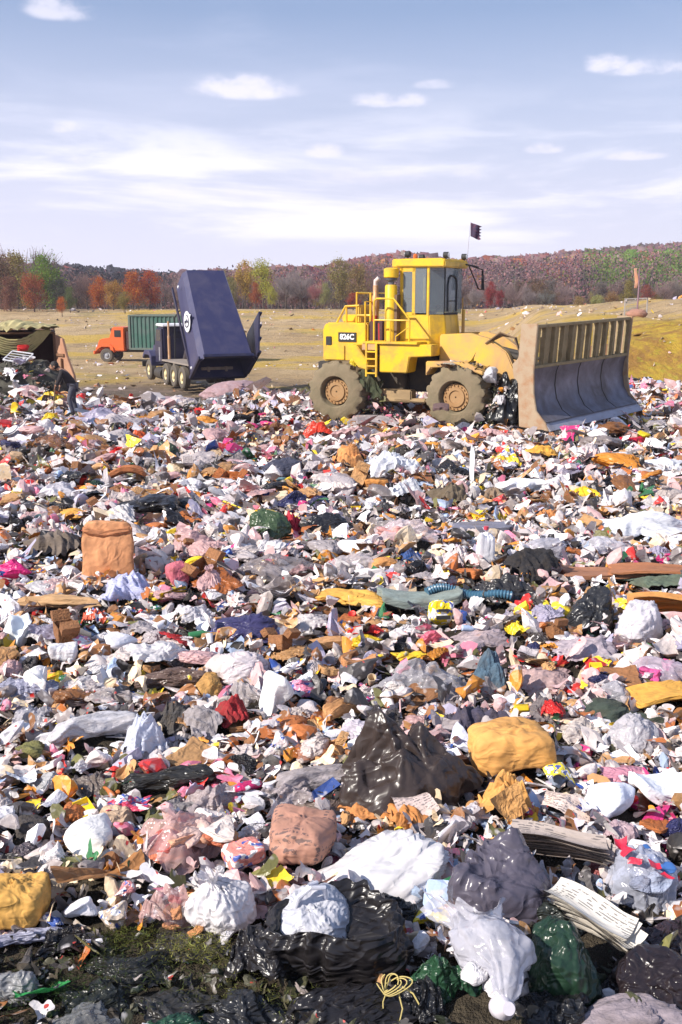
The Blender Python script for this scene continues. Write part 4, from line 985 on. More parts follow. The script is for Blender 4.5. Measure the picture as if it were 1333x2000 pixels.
    bot = [(-.05, -.70), (.66, -.70), (.90, -.42), (.90, .42), (.66, .70), (-.05, .70)]
    def loft(rings):
        n = len(rings[0][0]); vs = []; fs = []
        for pts, z in rings: vs += [(p[0], p[1], z) for p in pts]
        for i in range(len(rings) - 1):
            for k in range(n): fs.append((i * n + k, i * n + (k + 1) % n, (i + 1) * n + (k + 1) % n, (i + 1) * n + k))
        fs += [tuple(range(n))[::-1], tuple(range((len(rings) - 1) * n, len(rings) * n))]
        return vs, fs
    mid = [((o[0]), o[1]) for o in out]
    cab.add(*loft([(bot, 1.84), (low, 2.05), (low, 2.22), (mid, 2.78)]))
    cb = cab.build('cab_body', YEL, root, .02)
    pm = MB()
    for (x, y) in ((-.06, -.76), (.27, -.76), (.66, -.76), (-.06, .76), (.66, .76)): pm.box((x, y, 3.36), (.10 if y < 0 and x < .5 else .07, .07, 1.22))
    pm.box((.1, -.77, 3.90), (.45, .05, .14)); pm.box((.1, -.77, 2.80), (.4, .05, .08)); pm.box((-.08, 0, 2.95), (.05, 1.5, .4)); pm.box((-.08, 0, 3.88), (.05, 1.5, .18))
    pm.build('cab_pillars', YEL, root, .012)
    fp = MB()
    for (x, y) in ((.965, -.46), (.965, .46)): fp.tube([(x, y, 2.76), (x, y, 3.96)], .022, 8)
    fp.box((.98, 0, 2.80), (.04, .9, .05)); fp.build('windscreen_frame', BLK, root)
    dm = MB().box((.11, -.785, 3.36), (.25, .015, 1.02)).build('door_window', GLASS, root)
    MB().box((.46, -.785, 3.38), (.30, .012, 1.12)).build('side_window', GLASS, root)
    for s in (-1, 1):
        a = math.atan2(.32, .30); c = MB().box((.83, s * .63, 3.37), (.40, .012, 1.16), (0, 0, s * -a * -1 if s > 0 else a)).build('corner_window', GLASS, root)
    MB().box((.99, 0, 3.38), (.012, .88, 1.12)).build('windscreen', GLASS, root)
    MB().tube([(1.0, -.30, 2.86), (1.0, -.32, 3.5), (1.0, -.26, 3.66), (1.0, -.14, 3.74), (1.0, .14, 3.74), (1.0, .26, 3.66), (1.0, .32, 3.5), (1.0, .30, 2.86)], .03, 8).tube([(1.0, -.31, 3.12), (1.0, .31, 3.12)], .012).build('windscreen_arch', BLK, root)
    MB().box((-.08, 0, 3.47), (.012, 1.4, .62)).build('rear_window', GLASS, root)
    MB().box((.3, .785, 3.38), (.65, .012, 1.1)).build('side_window', GLASS, root)
    st = MB().box((.25, 0, 2.75), (.5, .5, .2)).box((.02, 0, 3.15), (.12, .5, .75), (0, R(-8), 0)).build('operator_seat', BLK, root, .04)
    MB().tube([(.45, 0, 2.7), (.68, 0, 3.0)], .03).lathe([(.17, 0), (.19, .015), (.17, .03), (.155, .015), (.17, 0)], (.68, 0, 3.0), (-.5, 0, 1)).build('steering_wheel', BLK, root)
    rf = MB().prism([(-.22, 3.96), (-.22, 4.08), (-.10, 4.16), (1.06, 4.16), (1.12, 4.10), (1.12, 3.94)], -.86, .86).build('cab_roof', YEL, root, .03)
    def lamp(x, y, z, sx):
        l = MB().cyl((x - .06, y, z), (x + .06, y, z), .075, n=16).box((x, y, z - .09), (.04, .03, .10)).build('work_lamp', BLK, rf)
        MB().cyl((x + sx * .062, y, z), (x + sx * .072, y, z), .06, n=16).build('lamp_lens', mat('lamp_lens', (.6, .6, .58, 1), rough=.1), l)
    lamp(.1, -.80, 4.27, -1); lamp(1.05, -.6, 4.24, 1); lamp(1.05, .7, 4.24, 1); lamp(-.1, .6, 4.24, -1)
    MB().lathe([(0, 0), (.06, 0), (.06, .09), (.03, .13), (0, .13)], (.18, -.5, 4.16), n=14).build('beacon', mat('amber_lens', (.5, .12, .02, 1), rough=.2), rf)
    MB().box((-.2, -.6, 4.05), (.28, .4, .22)).build('roof_air_box', YEL, rf, .03)
    # mirror on its bracket at the front right roof corner
    mi = MB().tube([(1.10, .62, 4.05), (1.30, .85, 4.0), (1.32, 1.05, 3.98)], .02).tube([(1.18, .70, 4.02), (1.36, 1.0, 3.42), (1.38, 1.35, 3.40), (1.34, 1.36, 3.92), (1.25, .8, 4.0)], .018).build('mirror_bracket', BLK, root)
    MB().box((1.38, 1.22, 3.66), (.05, .16, .50), (0, 0, R(20))).build('mirror', BLK, mi, .015)
    MB().tube([(1.12, .55, 2.1), (1.12, .55, 2.9)], .045).build('grab_post', YELM, root)
    MB().tube([(1.02, .75, 2.1), (1.02, .75, 3.2)], .015).build('grab_post', YELM, root)
    MB().box((1.03, 0, 3.36), (.03, .5, .8)).build('wiper_panel', DARK, root, .05) if False else None
    # antenna and flag
    an = MB().tube([(1.1, .78, 4.1), (1.12, .8, 4.6), (1.16, .82, 5.12)], [.012, .009, .006], 6).build('whip_antenna', mat('pale_rod', (.4, .38, .42, 1)), root)
    n = 14; V = []
    x, y = np.meshgrid(np.linspace(0, 1, n), np.linspace(0, 1, n), indexing='ij')
    rag = 1 - .25 * np.abs(np.sin(y * 14)) * 1
    V = np.stack([x * .30 * rag, .04 * np.sin(x * 8 + y * 2) * x, -.34 * y - .10 * x], -1).reshape(-1, 3)
    fm = np_mesh('flag', V, gridf(n, n), True); fo = mk('flag', fm, mat('ragged_flag_cloth', (.05, .035, .07, 1), rough=.9, dirt_amt=.6, dirt=(.25, .04, .05, 1), dirt_scale=8), an); fo.location = (1.16, .82, 5.10); fo.rotation_euler = (0, 0, R(27)); fo.modifiers.new('thick', 'SOLIDIFY').thickness = .004
    # front frame, arms and blade
    ff = MB()
    for yy in (-.62, .62):
        ff.prism([(.98, 1.62), (.98, 2.30), (1.75, 2.34), (2.25, 2.22), (2.75, 1.90), (3.05, 1.30), (2.8, 1.05), (2.45, 1.45), (1.8, 1.62)], yy - .14, yy + .14)
    ff.box((1.5, 0, 1.75), (1.0, 1.2, .7)); ff.build('front_frame', YELM, root, .03)
    MB().box((1.55, 0, 1.1), (1.7, 1.1, .7)).build('front_chassis', DARK, root, .03)
    MB().prism([(.86, 1.30), (.86, 1.66), (1.9, 1.66), (2.35, 1.45), (2.35, 1.36), (1.75, 1.56), (1.0, 1.50)], -1.35, -.78).prism([(.86, 1.30), (.86, 1.66), (1.9, 1.66), (2.35, 1.45), (2.35, 1.36), (1.75, 1.56), (1.0, 1.50)], .78, 1.35).build('front_fender', YELM, root, .02)
    hy = MB()
    for yy in (-.45, .45): hy.cyl((1.8, yy, 2.0), (3.0, yy, 1.75), .07).cyl((3.0, yy, 1.75), (3.5, yy, 1.62), .04)
    hy.build('hydraulic_cylinder', DARK, root)
    ho = MB()
    for k in range(4): ho.tube([(2.2, -.78 + k * .05, 2.1), (2.6, -.86 + k * .06, 2.38 - k * .03), (2.95, -.84 + k * .05, 2.25), (3.1, -.8 + k * .05, 1.85 - .05 * k), (3.0, -.8 + k * .04, 1.6)], .02, 6)
    ho.build('hydraulic_hose', mat('muddy_hose', (.2, .13, .07, 1), rough=.8), root)
    pa = MB()
    for yy in (-.62, .62): pa.prism([(1.0, .55), (1.0, .85), (3.4, .85), (3.6, .6), (3.4, .4)], yy - .10, yy + .10)
    pa.build('push_arm', RUST, root, .02)
    inv = Matrix.Rotation(R(27), 4, 'Z') @ Matrix.Translation(-Vector((1.95, 26.54, .08)))
    B = inv @ Matrix.Translation(Vector((5.95, 24.72, .48))) @ Matrix.Rotation(R(-43), 4, 'Z') @ Matrix.Rotation(R(1.5), 4, 'X')
    W = 2.22; bl = MB()
    prof = [(.42, .06), (.16, .22), (.0, .48), (-.06, .80), (-.03, 1.12), (.04, 1.30)]
    back = [(p[0] - .05, p[1] + .01) for p in prof]
    bl.prism(prof + back[::-1], -W, W); mo = bl.build('moldboard', STEEL, root, ang=60); mo.matrix_local = B
    ce = MB().prism([(.50, -.16), (.24, .12), (.27, .15), (.56, -.13)], -W - .04, W + .04).build('cutting_edge', mat('scraped_edge_steel', (.36, .35, .40, 1), rough=.4, metal=.4, dirt_amt=.4, dirt_scale=2), mo, .006)
    for y in (-1.15, -.1, 1.05): MB().prism([(p[0] + .012, p[1]) for p in prof] + [(p[0] - .03, p[1]) for p in prof[::-1]], y - .012, y + .012).build('weld_seam', DARK, mo)
    rk = MB()
    # trash rack: plates between the bars, crusted with mud
    nb = 11
    for k in range(nb + 1):
        y = -W + 2 * W * k / nb; wdt = .03
        rk.prism([(.02, 1.26), (.10, 2.22), (-.05, 2.22), (-.10, 1.26)], y - wdt, y + wdt)
    rk.box((.03, 0, 2.22), (.16, 2 * W, .07)); rk.box((-.02, 0, 1.30), (.16, 2 * W, .07))
    rk.build('trash_rack', RACK, mo, .01)
    r = np.random.default_rng(4)
    for k in range(nb):
        y0 = -W + 2 * W * (k + .12) / nb; y1 = -W + 2 * W * (k + .88) / nb
        pm_ = MB().prism([(-.06, 1.30), (0.0 + r.uniform(-.02, .02), 2.19), (-.04, 2.19), (-.10, 1.30)], y0, y1 - r.uniform(0, .12))
        rp_ = pm_.build('rack_plate', RACK, mo, .01)
    ep = MB()
    epf = [(.50, -.14), (.40, .05), (.16, .30), (.08, .70), (.06, 1.2), (.14, 2.28), (-.30, 2.28), (-.36, 1.5), (-.52, 1.35), (-.48, 1.05), (-.36, .95), (-.30, -.10)]
    ep.prism(epf, -W - .07, -W - .01); ep.build('end_plate', MUDP, mo, .012)
    MB().prism(epf, W + .01, W + .07).build('end_plate', MUDP, mo, .012)
    bb = MB()
    for yy in (-1.5, -.7, .7, 1.5): bb.box((-.16, yy, .95), (.2, .1, 1.3))
    bb.box((-.2, 0, .5), (.22, 4.2, .18)).box((-.2, 0, 1.2), (.18, 4.2, .14)).build('blade_back_brace', RUST, mo, .01)
build_compactor()

# ------------------------------------------------------------------ blue dump truck
NAVY = mat('navy_truck_paint', (.030, .030, .088, 1), rough=.5, dirt_amt=.35, dirt=(.14, .12, .15, 1), dirt_scale=1.2, coat=.1)
NAVY2 = mat('dark_navy_cab', (.014, .014, .045, 1), rough=.4, dirt_amt=.25, dirt_scale=2)
CREAM = mat('cream_wheel_paint', (.62, .53, .30, 1), rough=.6, dirt_amt=.5, dirt_scale=3)
GREY = mat('dusty_chassis', (.25, .21, .18, 1), rough=.9, dirt_amt=.5, dirt_scale=3)
def truck_wheel(root, x, y, s, rad=.52, w=.30, rimm=None):
    t = MB().lathe([(rad * .55, 0), (rad * .9, 0), (rad, -.05), (rad, -w + .05), (rad * .9, -w), (rad * .5, -w), (rad * .5, -.10), (rad * .55, 0)], (0, 0, 0), (0, s, 0), 32).build('wheel', mat('truck_tyre', (.10, .085, .07, 1), rough=.9, dirt_amt=.5), root)
    t.location = (x, y, rad)
    MB().lathe([(rad * .56, -.01), (rad * .50, -.06), (rad * .30, -.09), (rad * .25, .0), (rad * .1, .03), (0, .03)], (0, 0, 0), (0, s, 0), 24).build('rim', rimm or CREAM, t)
def build_dump_truck():
    ang = 180 - 64
    root = empty('dump_truck', (-6.25, 46.6, -.86), (0, 0, R(ang)))
    tag(root, 'dark blue dump truck with its covered body raised, emptying onto the rubbish', 'truck')
    for x in (0, 1.32, 2.64):
        for s in (1, -1): truck_wheel(root, x, 1.22 * s, s)
        MB().cyl((x, -1, .52), (x, 1, .52), .09).build('axle', DARK, root)
    for s in (1, -1): truck_wheel(root, 5.9, 1.15 * s, s)
    MB().cyl((5.9, -1, .52), (5.9, 1, .52), .08).build('axle', DARK, root)
    MB().box((2.4, .42, .98), (8.0, .12, .24)).box((2.4, -.42, .98), (8.0, .12, .24)).box((1.2, 0, 1.14), (4.4, 2.3, .08)).box((-1.4, 0, .98), (.3, 1.5, .2)).box((3.3, 0, .98), (.2, .9, .2)).build('chassis', GREY, root, .01)
    # cab (rear wall toward the camera), hood, fenders
    cb = MB().prism([(3.7, .95), (3.7, 2.72), (4.75, 2.74), (5.1, 2.0), (5.1, .85)], -1.0, 1.0).build('cab', NAVY2, root, .10)
    MB().prism([(3.62, 2.74), (3.66, 2.86), (4.7, 2.88), (4.86, 2.76)], -1.0, 1.0).build('roof_cap', mat('white_roof', (.75, .74, .76, 1), rough=.5), cb, .03)
    MB().box((3.685, 0, 2.35), (.02, .9, .32)).build('rear_window', mat('dark_window', (.03, .03, .045, 1), rough=.15), cb)
    MB().box((4.35, 1.0, 2.3), (.75, .02, .55)).box((4.35, -1.0, 2.3), (.75, .02, .55)).build('side_window', mat('dark_window_b', (.03, .035, .05, 1), rough=.12), cb)
    MB().box((4.96, 0, 2.36), (.02, 1.7, .6), (0, R(25), 0)).build('windscreen', mat('dark_windscreen', (.04, .045, .06, 1), rough=.12), cb)
    MB().tube([(3.75, 1.13, 1.1), (3.75, 1.13, 1.75)], .035).build('grab_rail', mat('bright_rail', (.6, .6, .62, 1), rough=.3, metal=.6), cb)
    MB().prism([(5.05, .9), (5.05, 1.98), (6.7, 1.8), (6.85, 1.6), (6.85, .85)], -.62, .62).build('hood', NAVY, root, .08)
    MB().box((6.86, 0, 1.25), (.04, 1.0, .6)).build('radiator_grille', DARK, root)
    MB().box((7.05, 0, .75), (.12, 2.3, .28)).build('bumper', DARK, root, .02)
    for s in (1, -1):
        MB().prism([(5.1, .75), (5.1, 1.25), (5.45, 1.5), (6.4, 1.5), (6.75, 1.2), (6.75, 1.05), (6.3, 1.28), (5.55, 1.28), (5.3, 1.0)], s * .62, s * 1.2).build('fender', NAVY, root, .02)
        MB().lathe([(0, .03), (.13, .02), (.16, -.02), (.10, -.15), (0, -.18)], (6.8, s * .9, 1.25), (1, 0, 0), 18).build('headlight', mat('headlight_lens', (.6, .6, .6, 1), rough=.15), root)
    MB().lathe([(0, 0), (.3, 0), (.3, 1.1), (0, 1.1)], (3.6, .9, .45), (1, 0, 0), 20).build('fuel_tank', DARK, root)
    for y in (.75, -.75): MB().cyl((3.4, y, 1.1), (3.4, y, 2.3), .07).cyl((3.4, y, 2.3), (3.4, y, 3.0), .05).build('exhaust_stack', ORP, root)
    # raised body
    tilt = 56; L_, W_, H_ = 4.75, 1.28, 1.75
    bd = MB(); t = .06
    def rect(y0, y1, z0, z1): return None
    ch = .55
    # shell with open rear: floor, two sides, chamfered shoulders and roof, front wall
    f = .80   # the body narrows a little to the front
    sec = [(-W_, 0), (-W_, H_ - ch * .6), (-W_ + ch * .35, H_), (W_ - ch * .35, H_), (W_, H_ - ch * .6), (W_, 0)]
    seci = [(-W_ + t, t), (-W_ + t, H_ - ch * .6), (-W_ + ch * .35, H_ - t), (W_ - ch * .35, H_ - t), (W_ - t, H_ - ch * .6), (W_ - t, t)]
    n = 6; vs = []
    for x, k in ((0, 1), (L_, f)):
        vs += [(x, p[0] * k, p[1] * k) for p in sec]; vs += [(x if x == 0 else L_ - t, p[0] * k, p[1] * k) for p in seci]
    fs = []
    for k in range(n):
        k2 = (k + 1) % n
        fs.append((k, k2, 12 + k2, 12 + k)); fs.append((6 + k, 18 + k, 18 + k2, 6 + k2)); fs.append((k, 6 + k, 6 + k2, k2))
    fs += [tuple(range(12, 18)), tuple(range(18, 24))[::-1]]
    bd.add(vs, fs)
    body = bd.build('dump_body', NAVY, root, ang=20)
    body.location = (-1.7, 0, .62); body.rotation_euler = (0, R(-tilt), 0)
    rm = MB()
    for y in (-W_ - .03, W_ + .03): rm.box((.06, y, .8), (.14, .08, 1.75))
    rm.box((.06, 0, H_ + .04), (.14, 2 * W_ - .25, .10)); rm.box((.06, 0, -.06), (.18, 2 * W_, .12)).box((2.35, W_ * .97, .06), (4.7, .07, .16)).box((2.35, -W_ * .97, .06), (4.7, .07, .16)).build('body_rim', NAVY2, body, .01)
    ft = MB().box((L_ - .3, 0, -.18), (.5, .5, .34)).box((2.3, .42, -.12), (4.4, .12, .2)).box((2.3, -.42, -.12), (4.4, .12, .2)).build('subframe', DARK, body)
    # side emblem: white disc with a dark swirl
    em = MB().cyl((2.3, W_ * .96 + .012, 1.0), (2.3, W_ * .96 + .028, 1.0), .46, n=36).build('emblem', mat('white_emblem', (.7, .7, .72, 1), rough=.5), body)
    MB().tube([(2.3 + .28 * math.cos(a) * (1 if a < 3.14 else .8), W_ * .96 + .03, 1.0 + .28 * math.sin(a)) for a in np.linspace(.6, 5.4, 16)], .03, 6).tube([(2.18, W_ * .96 + .03, 1.12), (2.36, W_ * .96 + .03, 1.05), (2.3, W_ * .96 + .03, .9), (2.45, W_ * .96 + .03, .82)], .04, 6).build('emblem_figure', NAVY2, em)
    for x, z, y in ((4.3, .75, W_ * .92), (2.3, H_ - .25, W_ - .06), (.25, .5, W_ + .05)): MB().cyl((x, y, z), (x, y + .04, z), .06, n=12).build('marker_lamp', WHT, body)
    # rear door swung open along the right side
    tg = MB().box((1.15, -1.62, .98), (2.2, .08, 1.9), (0, 0, R(-14)))
    tgo = tg.build('rear_door', NAVY2, body, .02)
    tf = MB()
    for x in (.15, .85, 1.5, 2.15): tf.box((x, -1.70 + (x - 1.15) * -.25 - .0, .98), (.08, .08, 1.9), (0, 0, R(-14)))
    tf.build('door_ribs', NAVY2, tgo)
    # hoist ram from the chassis up to the front of the body
    c, s = math.cos(R(tilt)), math.sin(R(tilt))
    top = Vector((-1.7 + (L_ - .5) * c, 0, .62 + (L_ - .5) * s)); bt = Vector((3.2, 0, 1.2)); d = top - bt
    hm = MB()
    for k, rr in enumerate((.13, .105, .08, .06)): hm.cyl(bt + d * (k / 4), bt + d * ((k + 1) / 4 + .01), rr, n=14)
    hm.build('hoist_ram', mat('greased_ram', (.16, .14, .15, 1), rough=.35, metal=.6), root)
    MB().tube([(3.3, .5, 1.2), (3.1, .5, 3.2), tuple(top + Vector((.15, .6, -.2)))], .03).build('hydraulic_hose', BLK, root)
    MB().box((L_ - .2, W_ * .5, -.2), (.6, .5, .5)).box((L_ - 1.0, W_ * .5, -.28), (.35, .4, .3)).build('tarp_winch', BLK, body, .03)
build_dump_truck()

# ------------------------------------------------------------------ orange truck with green container
ORG = mat('orange_truck_paint', (.72, .12, .02, 1), rough=.45, dirt_amt=.3, dirt_scale=2)
GRN = mat('faded_green_paint', (.035, .11, .085, 1), rough=.6, dirt_amt=.6, dirt=(.14, .15, .15, 1), dirt_scale=1.2, dirt_lo=.42)
def build_orange_truck():
    root = empty('container_truck', (-16.0, 76, -1.46), (0, 0, R(172)))
    tag(root, 'orange cab truck carrying a green ribbed container, parked beyond the blue truck', 'truck')
    for s in (1, -1):
        for x in (1.35, -2.6, -4.0): truck_wheel(root, x, 1.15 * s, s, .5, .3, mat('dusty_wheel', (.3, .3, .32, 1), rough=.7))
    MB().box((-2.0, .4, .85), (8.0, .14, .26)).box((-2.0, -.4, .85), (8, .14, .26)).build('chassis', DARK, root)
    cb = MB().prism([(-.05, .8), (-.05, 2.55), (.85, 2.58), (1.1, 1.85), (1.15, .8)], -1.05, 1.05).build('cab', ORG, root, .07)
    MB().box((.45, 1.06, 2.1), (.5, .02, .5)).box((.45, -1.06, 2.1), (.5, .02, .5)).build('side_window', mat('cab_side_glass', (.03, .03, .03, 1), rough=.1), cb)
    MB().box((1.0, 0, 2.2), (.02, 1.8, .55), (0, R(18), 0)).build('windscreen', mat('cab_front_glass', (.05, .06, .06, 1), rough=.1), cb)
    MB().prism([(1.1, .85), (1.1, 1.80), (1.95, 1.68), (2.15, 1.5), (2.2, .85)], -.68, .68).build('hood', ORG, root, .08)
    for s in (1, -1):
        MB().prism([(.75, .7), (.8, 1.1), (1.05, 1.32), (1.75, 1.32), (2.15, 1.05), (2.2, .75), (2.0, .95), (1.7, 1.12), (1.1, 1.12), (.9, .9)], s * .68, s * 1.15).build('fender', ORG, root, .02)
        MB().lathe([(0, .02), (.12, .01), (.12, -.08), (0, -.1)], (2.2, s * .85, 1.15), (1, 0, 0), 16).build('headlight', mat('headlight_glass', (.6, .6, .6, 1), rough=.15), root)
    MB().box((2.32, 0, .7), (.12, 2.2, .25)).build('bumper', ORG, root, .02)
    MB().box((-.35, 0, 1.6), (.35, 1.9, 1.3)).build('cab_guard', mat('dark_guard', (.06, .02, .02, 1)), root)
    # corrugated container
    n = 22; L0, L1 = -.55, -7.4; top = 3.42; bot = 1.0
    cm = MB(); pts = []
    for i in range(n):
        a = L0 + (L1 - L0) * i / n; b = L0 + (L1 - L0) * (i + 1) / n; w = (b - a)
        pts += [(a, 1.16), (a + w * .35, 1.16), (a + w * .5, 1.22), (a + w * .85, 1.22)]
    pts.append((L1, 1.16))
    full = pts + [(p[0], -p[1]) for p in pts[::-1]]
    cm.prism(full, bot, top, 'z')
    co = cm.build('container', GRN, root, ang=20)
    fr = MB()
    for y in (1.2, -1.2): fr.box(((L0 + L1) / 2, y, top), (abs(L1 - L0), .14, .12)).box(((L0 + L1) / 2, y, bot), (abs(L1 - L0), .14, .16))
    for x in (L0, L1): fr.box((x, 1.2, 2.2), (.16, .16, 2.5)).box((x, -1.2, 2.2), (.16, .16, 2.5)).box((x, 0, top), (.14, 2.3, .12))
    fr.build('container_frame', mat('grey_green_frame', (.11, .14, .12, 1), rough=.7), co, .01)
build_orange_truck()

# ------------------------------------------------------------------ rusty open container at the left
def build_left_container():
    cx = -10.1; y0 = 31.0; g = .05
    root = empty('open_container', (cx, y0, g), (0, 0, R(16)))
    tag(root, 'rusty open ended container with ropes and netting draped over its roof', 'container')
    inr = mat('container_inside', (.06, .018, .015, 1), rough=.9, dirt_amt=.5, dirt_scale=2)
    w, h, l = 1.25, 2.15, 6.0
    MB().box((w, l / 2, h / 2), (.08, l, h)).box((-w, l / 2, h / 2), (.08, l, h)).box((0, l - .04, h / 2), (2 * w - .08, .08, h)).box((0, l / 2, .05), (2 * w - .08, l - .1, .08)).box((0, l / 2, h + .01), (2 * w, l, .06)).build('container_shell', RUST, root, .01)
    MB().box((-.88, .35, 1.55), (.66, .05, 1.0)).build('inner_panel', mat('green_inner_panel', (.03, .16, .06, 1), rough=.6, dirt_amt=.4), root)
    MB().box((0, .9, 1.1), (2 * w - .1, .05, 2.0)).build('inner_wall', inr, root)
    d = MB().prism([(0, -.0), (1.05, .0), (1.0, 1.0), (.62, 1.6), (.42, 2.1), (0, 2.2)], -.04, .04)
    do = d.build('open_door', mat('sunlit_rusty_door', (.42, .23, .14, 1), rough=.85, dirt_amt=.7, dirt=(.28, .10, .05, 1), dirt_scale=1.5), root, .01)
    do.location = (w + .06, -.05, -.1); do.rotation_euler = (0, 0, R(-62))
    rb = MB()
    for z in (.35, 1.0, 1.6): rb.box((.28, -.06, z), (.5, .05, .08))
    rb.box((.40, -.09, .9), (.05, .05, 1.2)).build('door_latch_bars', RUST, do)
    o = mk('netting', mesh_of(g_drape(5, 72, 7, .15), 'netting'), M['cloth'], None, (.42, .36, .17)); o.location = (cx - .2, y0 + .9, g + h + .02); o.scale = (2.7, 2.9, .42); o.rotation_euler = (0, 0, .3)
    tag(o, 'olive tan netting bunched on the roof of the rusty container', 'netting')
    rp = MB(); r = np.random.default_rng(2)
    for k in range(8):
        a = -1.1 + .06 * k; b = 1.15 - .05 * k; dp = .78 - .07 * k
        rp.tube([(a + (b - a) * t, -.08 - .02 * k, h + .10 - dp * (1 - (2 * t - 1) ** 2) + r.normal() * .01) for t in np.linspace(0, 1, 18)], .03 + .008 * r.random(), 7)
    ro = rp.build('draped_ropes', mat('tan_rope', (.40, .34, .15, 1), rough=.95, dirt_amt=.5, dirt=(.12, .15, .05, 1), dirt_scale=4), None); ro.location = (cx, y0, g); ro.rotation_euler = (0, 0, R(16))
    tag(ro, 'thick tan and green ropes sagging in loops over the container opening', 'rope')
build_left_container()

# ------------------------------------------------------------------ pole, screen and spoil on the right bank
def build_bank_things():
    Y = 58; s = FPX / Y
    p = at(1241, 640, Y); z = float(H(p.x, p.y)); 
    pole = empty('flag_pole', (p.x + .05, Y, z)); top = at(1236, 524, Y).z - z
    tag(pole, 'thin pole with a narrow faded orange streamer standing on the right bank', 'pole')
    MB().tube([(0, 0, -.2), (0.02, 0, top * .6), (-.02, 0, top)], [.05, .045, .03], 10).build('pole', mat('mauve_pole', (.22, .13, .16, 1)), pole)
    V, F = g_sheet(3, 20, 4, .05); V = V * np.array([.28, .02, 1]) ; x, zz = np.meshgrid(np.linspace(-.16, .02, 8), np.linspace(0, 1.1, 22), indexing='ij')
    V = np.stack([x - .12 * zz * 0 + .05 * np.sin(zz * 5), .05 * np.sin(zz * 7 + x * 9), zz], -1).reshape(-1, 3)
    st = mk('streamer', np_mesh('streamer', V, gridf(8, 22), True), mat('faded_streamer', (.62, .30, .18, 1), rough=.8, dirt_amt=.6, dirt=(.6, .5, .4, 1), dirt_scale=2), pole); st.location = (-.10, 0, top - 1.1); st.modifiers.new('thick', 'SOLIDIFY').thickness = .01
    a = at(1220, 612, Y + .6)
    fr = empty('screen_frame', (a.x, Y + .6, float(H(a.x, Y + .6)))); hh = at(1220, 584, Y + .6).z - fr.location.z; w = 43 / FPX * Y
    tag(fr, 'upright grey metal frame with torn mesh beside the thin pole', 'frame')
    MB().box((0, 0, hh / 2), (.07, .07, hh)).box((w, 0, hh / 2), (.07, .07, hh)).box((w / 2, 0, hh + .02), (w + .07, .07, .07), (0, R(-2), 0)).build('frame', mat('grey_frame', (.36, .33, .31, 1)), fr, .008)
    mm = MB()
    for k in range(9): mm.box((w * .08 + k * w * .06, 0, hh * .62), (.012, .012, hh * .66))
    for k in range(7): mm.box((w * .32, .014, hh * .32 + k * hh * .1), (w * .52, .012, .012))
    mm.build('mesh_panel', mat('mesh_wire', (.2, .24, .3, 1), rough=.5), fr)
    V, F = ico(4); V = fine(crease(V, np.random.default_rng(8), 8, .1, .9), .12, 2, 3); b = at(1242, 636, Y - .6)
    o = mk('spoil_heap', np_mesh('spoil', V, F, True), mat('red_spoil', (.34, .17, .12, 1), rough=1, dirt_amt=.6, dirt_scale=3, bump=.6, bump_scale=8)); o.location = (b.x, Y - .6, float(H(b.x, Y - .6)) + .15); o.scale = (.6, .5, .30); tag(o, 'small heap of reddish spoil at the foot of the thin pole', 'spoil heap')
    # pink grey powdery load below the blue truck body
    V, F = ico(5); V = fine(crease(V, np.random.default_rng(9), 12, .06, .9), .13, 2.2, 7); V = fine(V, .05, 7, 1); b = ground(452, 762)
    pk = mat('pink_crushed_waste', (.30, .19, .20, 1), rough=1, dirt_amt=.7, dirt=(.42, .33, .36, 1), dirt_scale=5, bump=.8, bump_scale=14)
    z = float(H(-4.4, 42.5))
    o = mk('tipped_load', np_mesh('tipped_load', V, F, True), pk); o.location = (-4.35, 41.0, z + .25); o.scale = (1.35, 1.2, .62); tag(o, 'mound of pinkish grey crushed waste below the open blue truck body', 'waste mound')
    o = mk('spread_load', np_mesh('spread', V, F, True), pk); o.location = (-7.6, 40.5, float(H(-7.6, 40.5)) - .1); o.scale = (1.9, 2.2, .2); o.rotation_euler = (0, 0, 1); tag(o, 'low spread of pale pink crushed waste beside the dump truck wheels', 'waste mound')
build_bank_things()
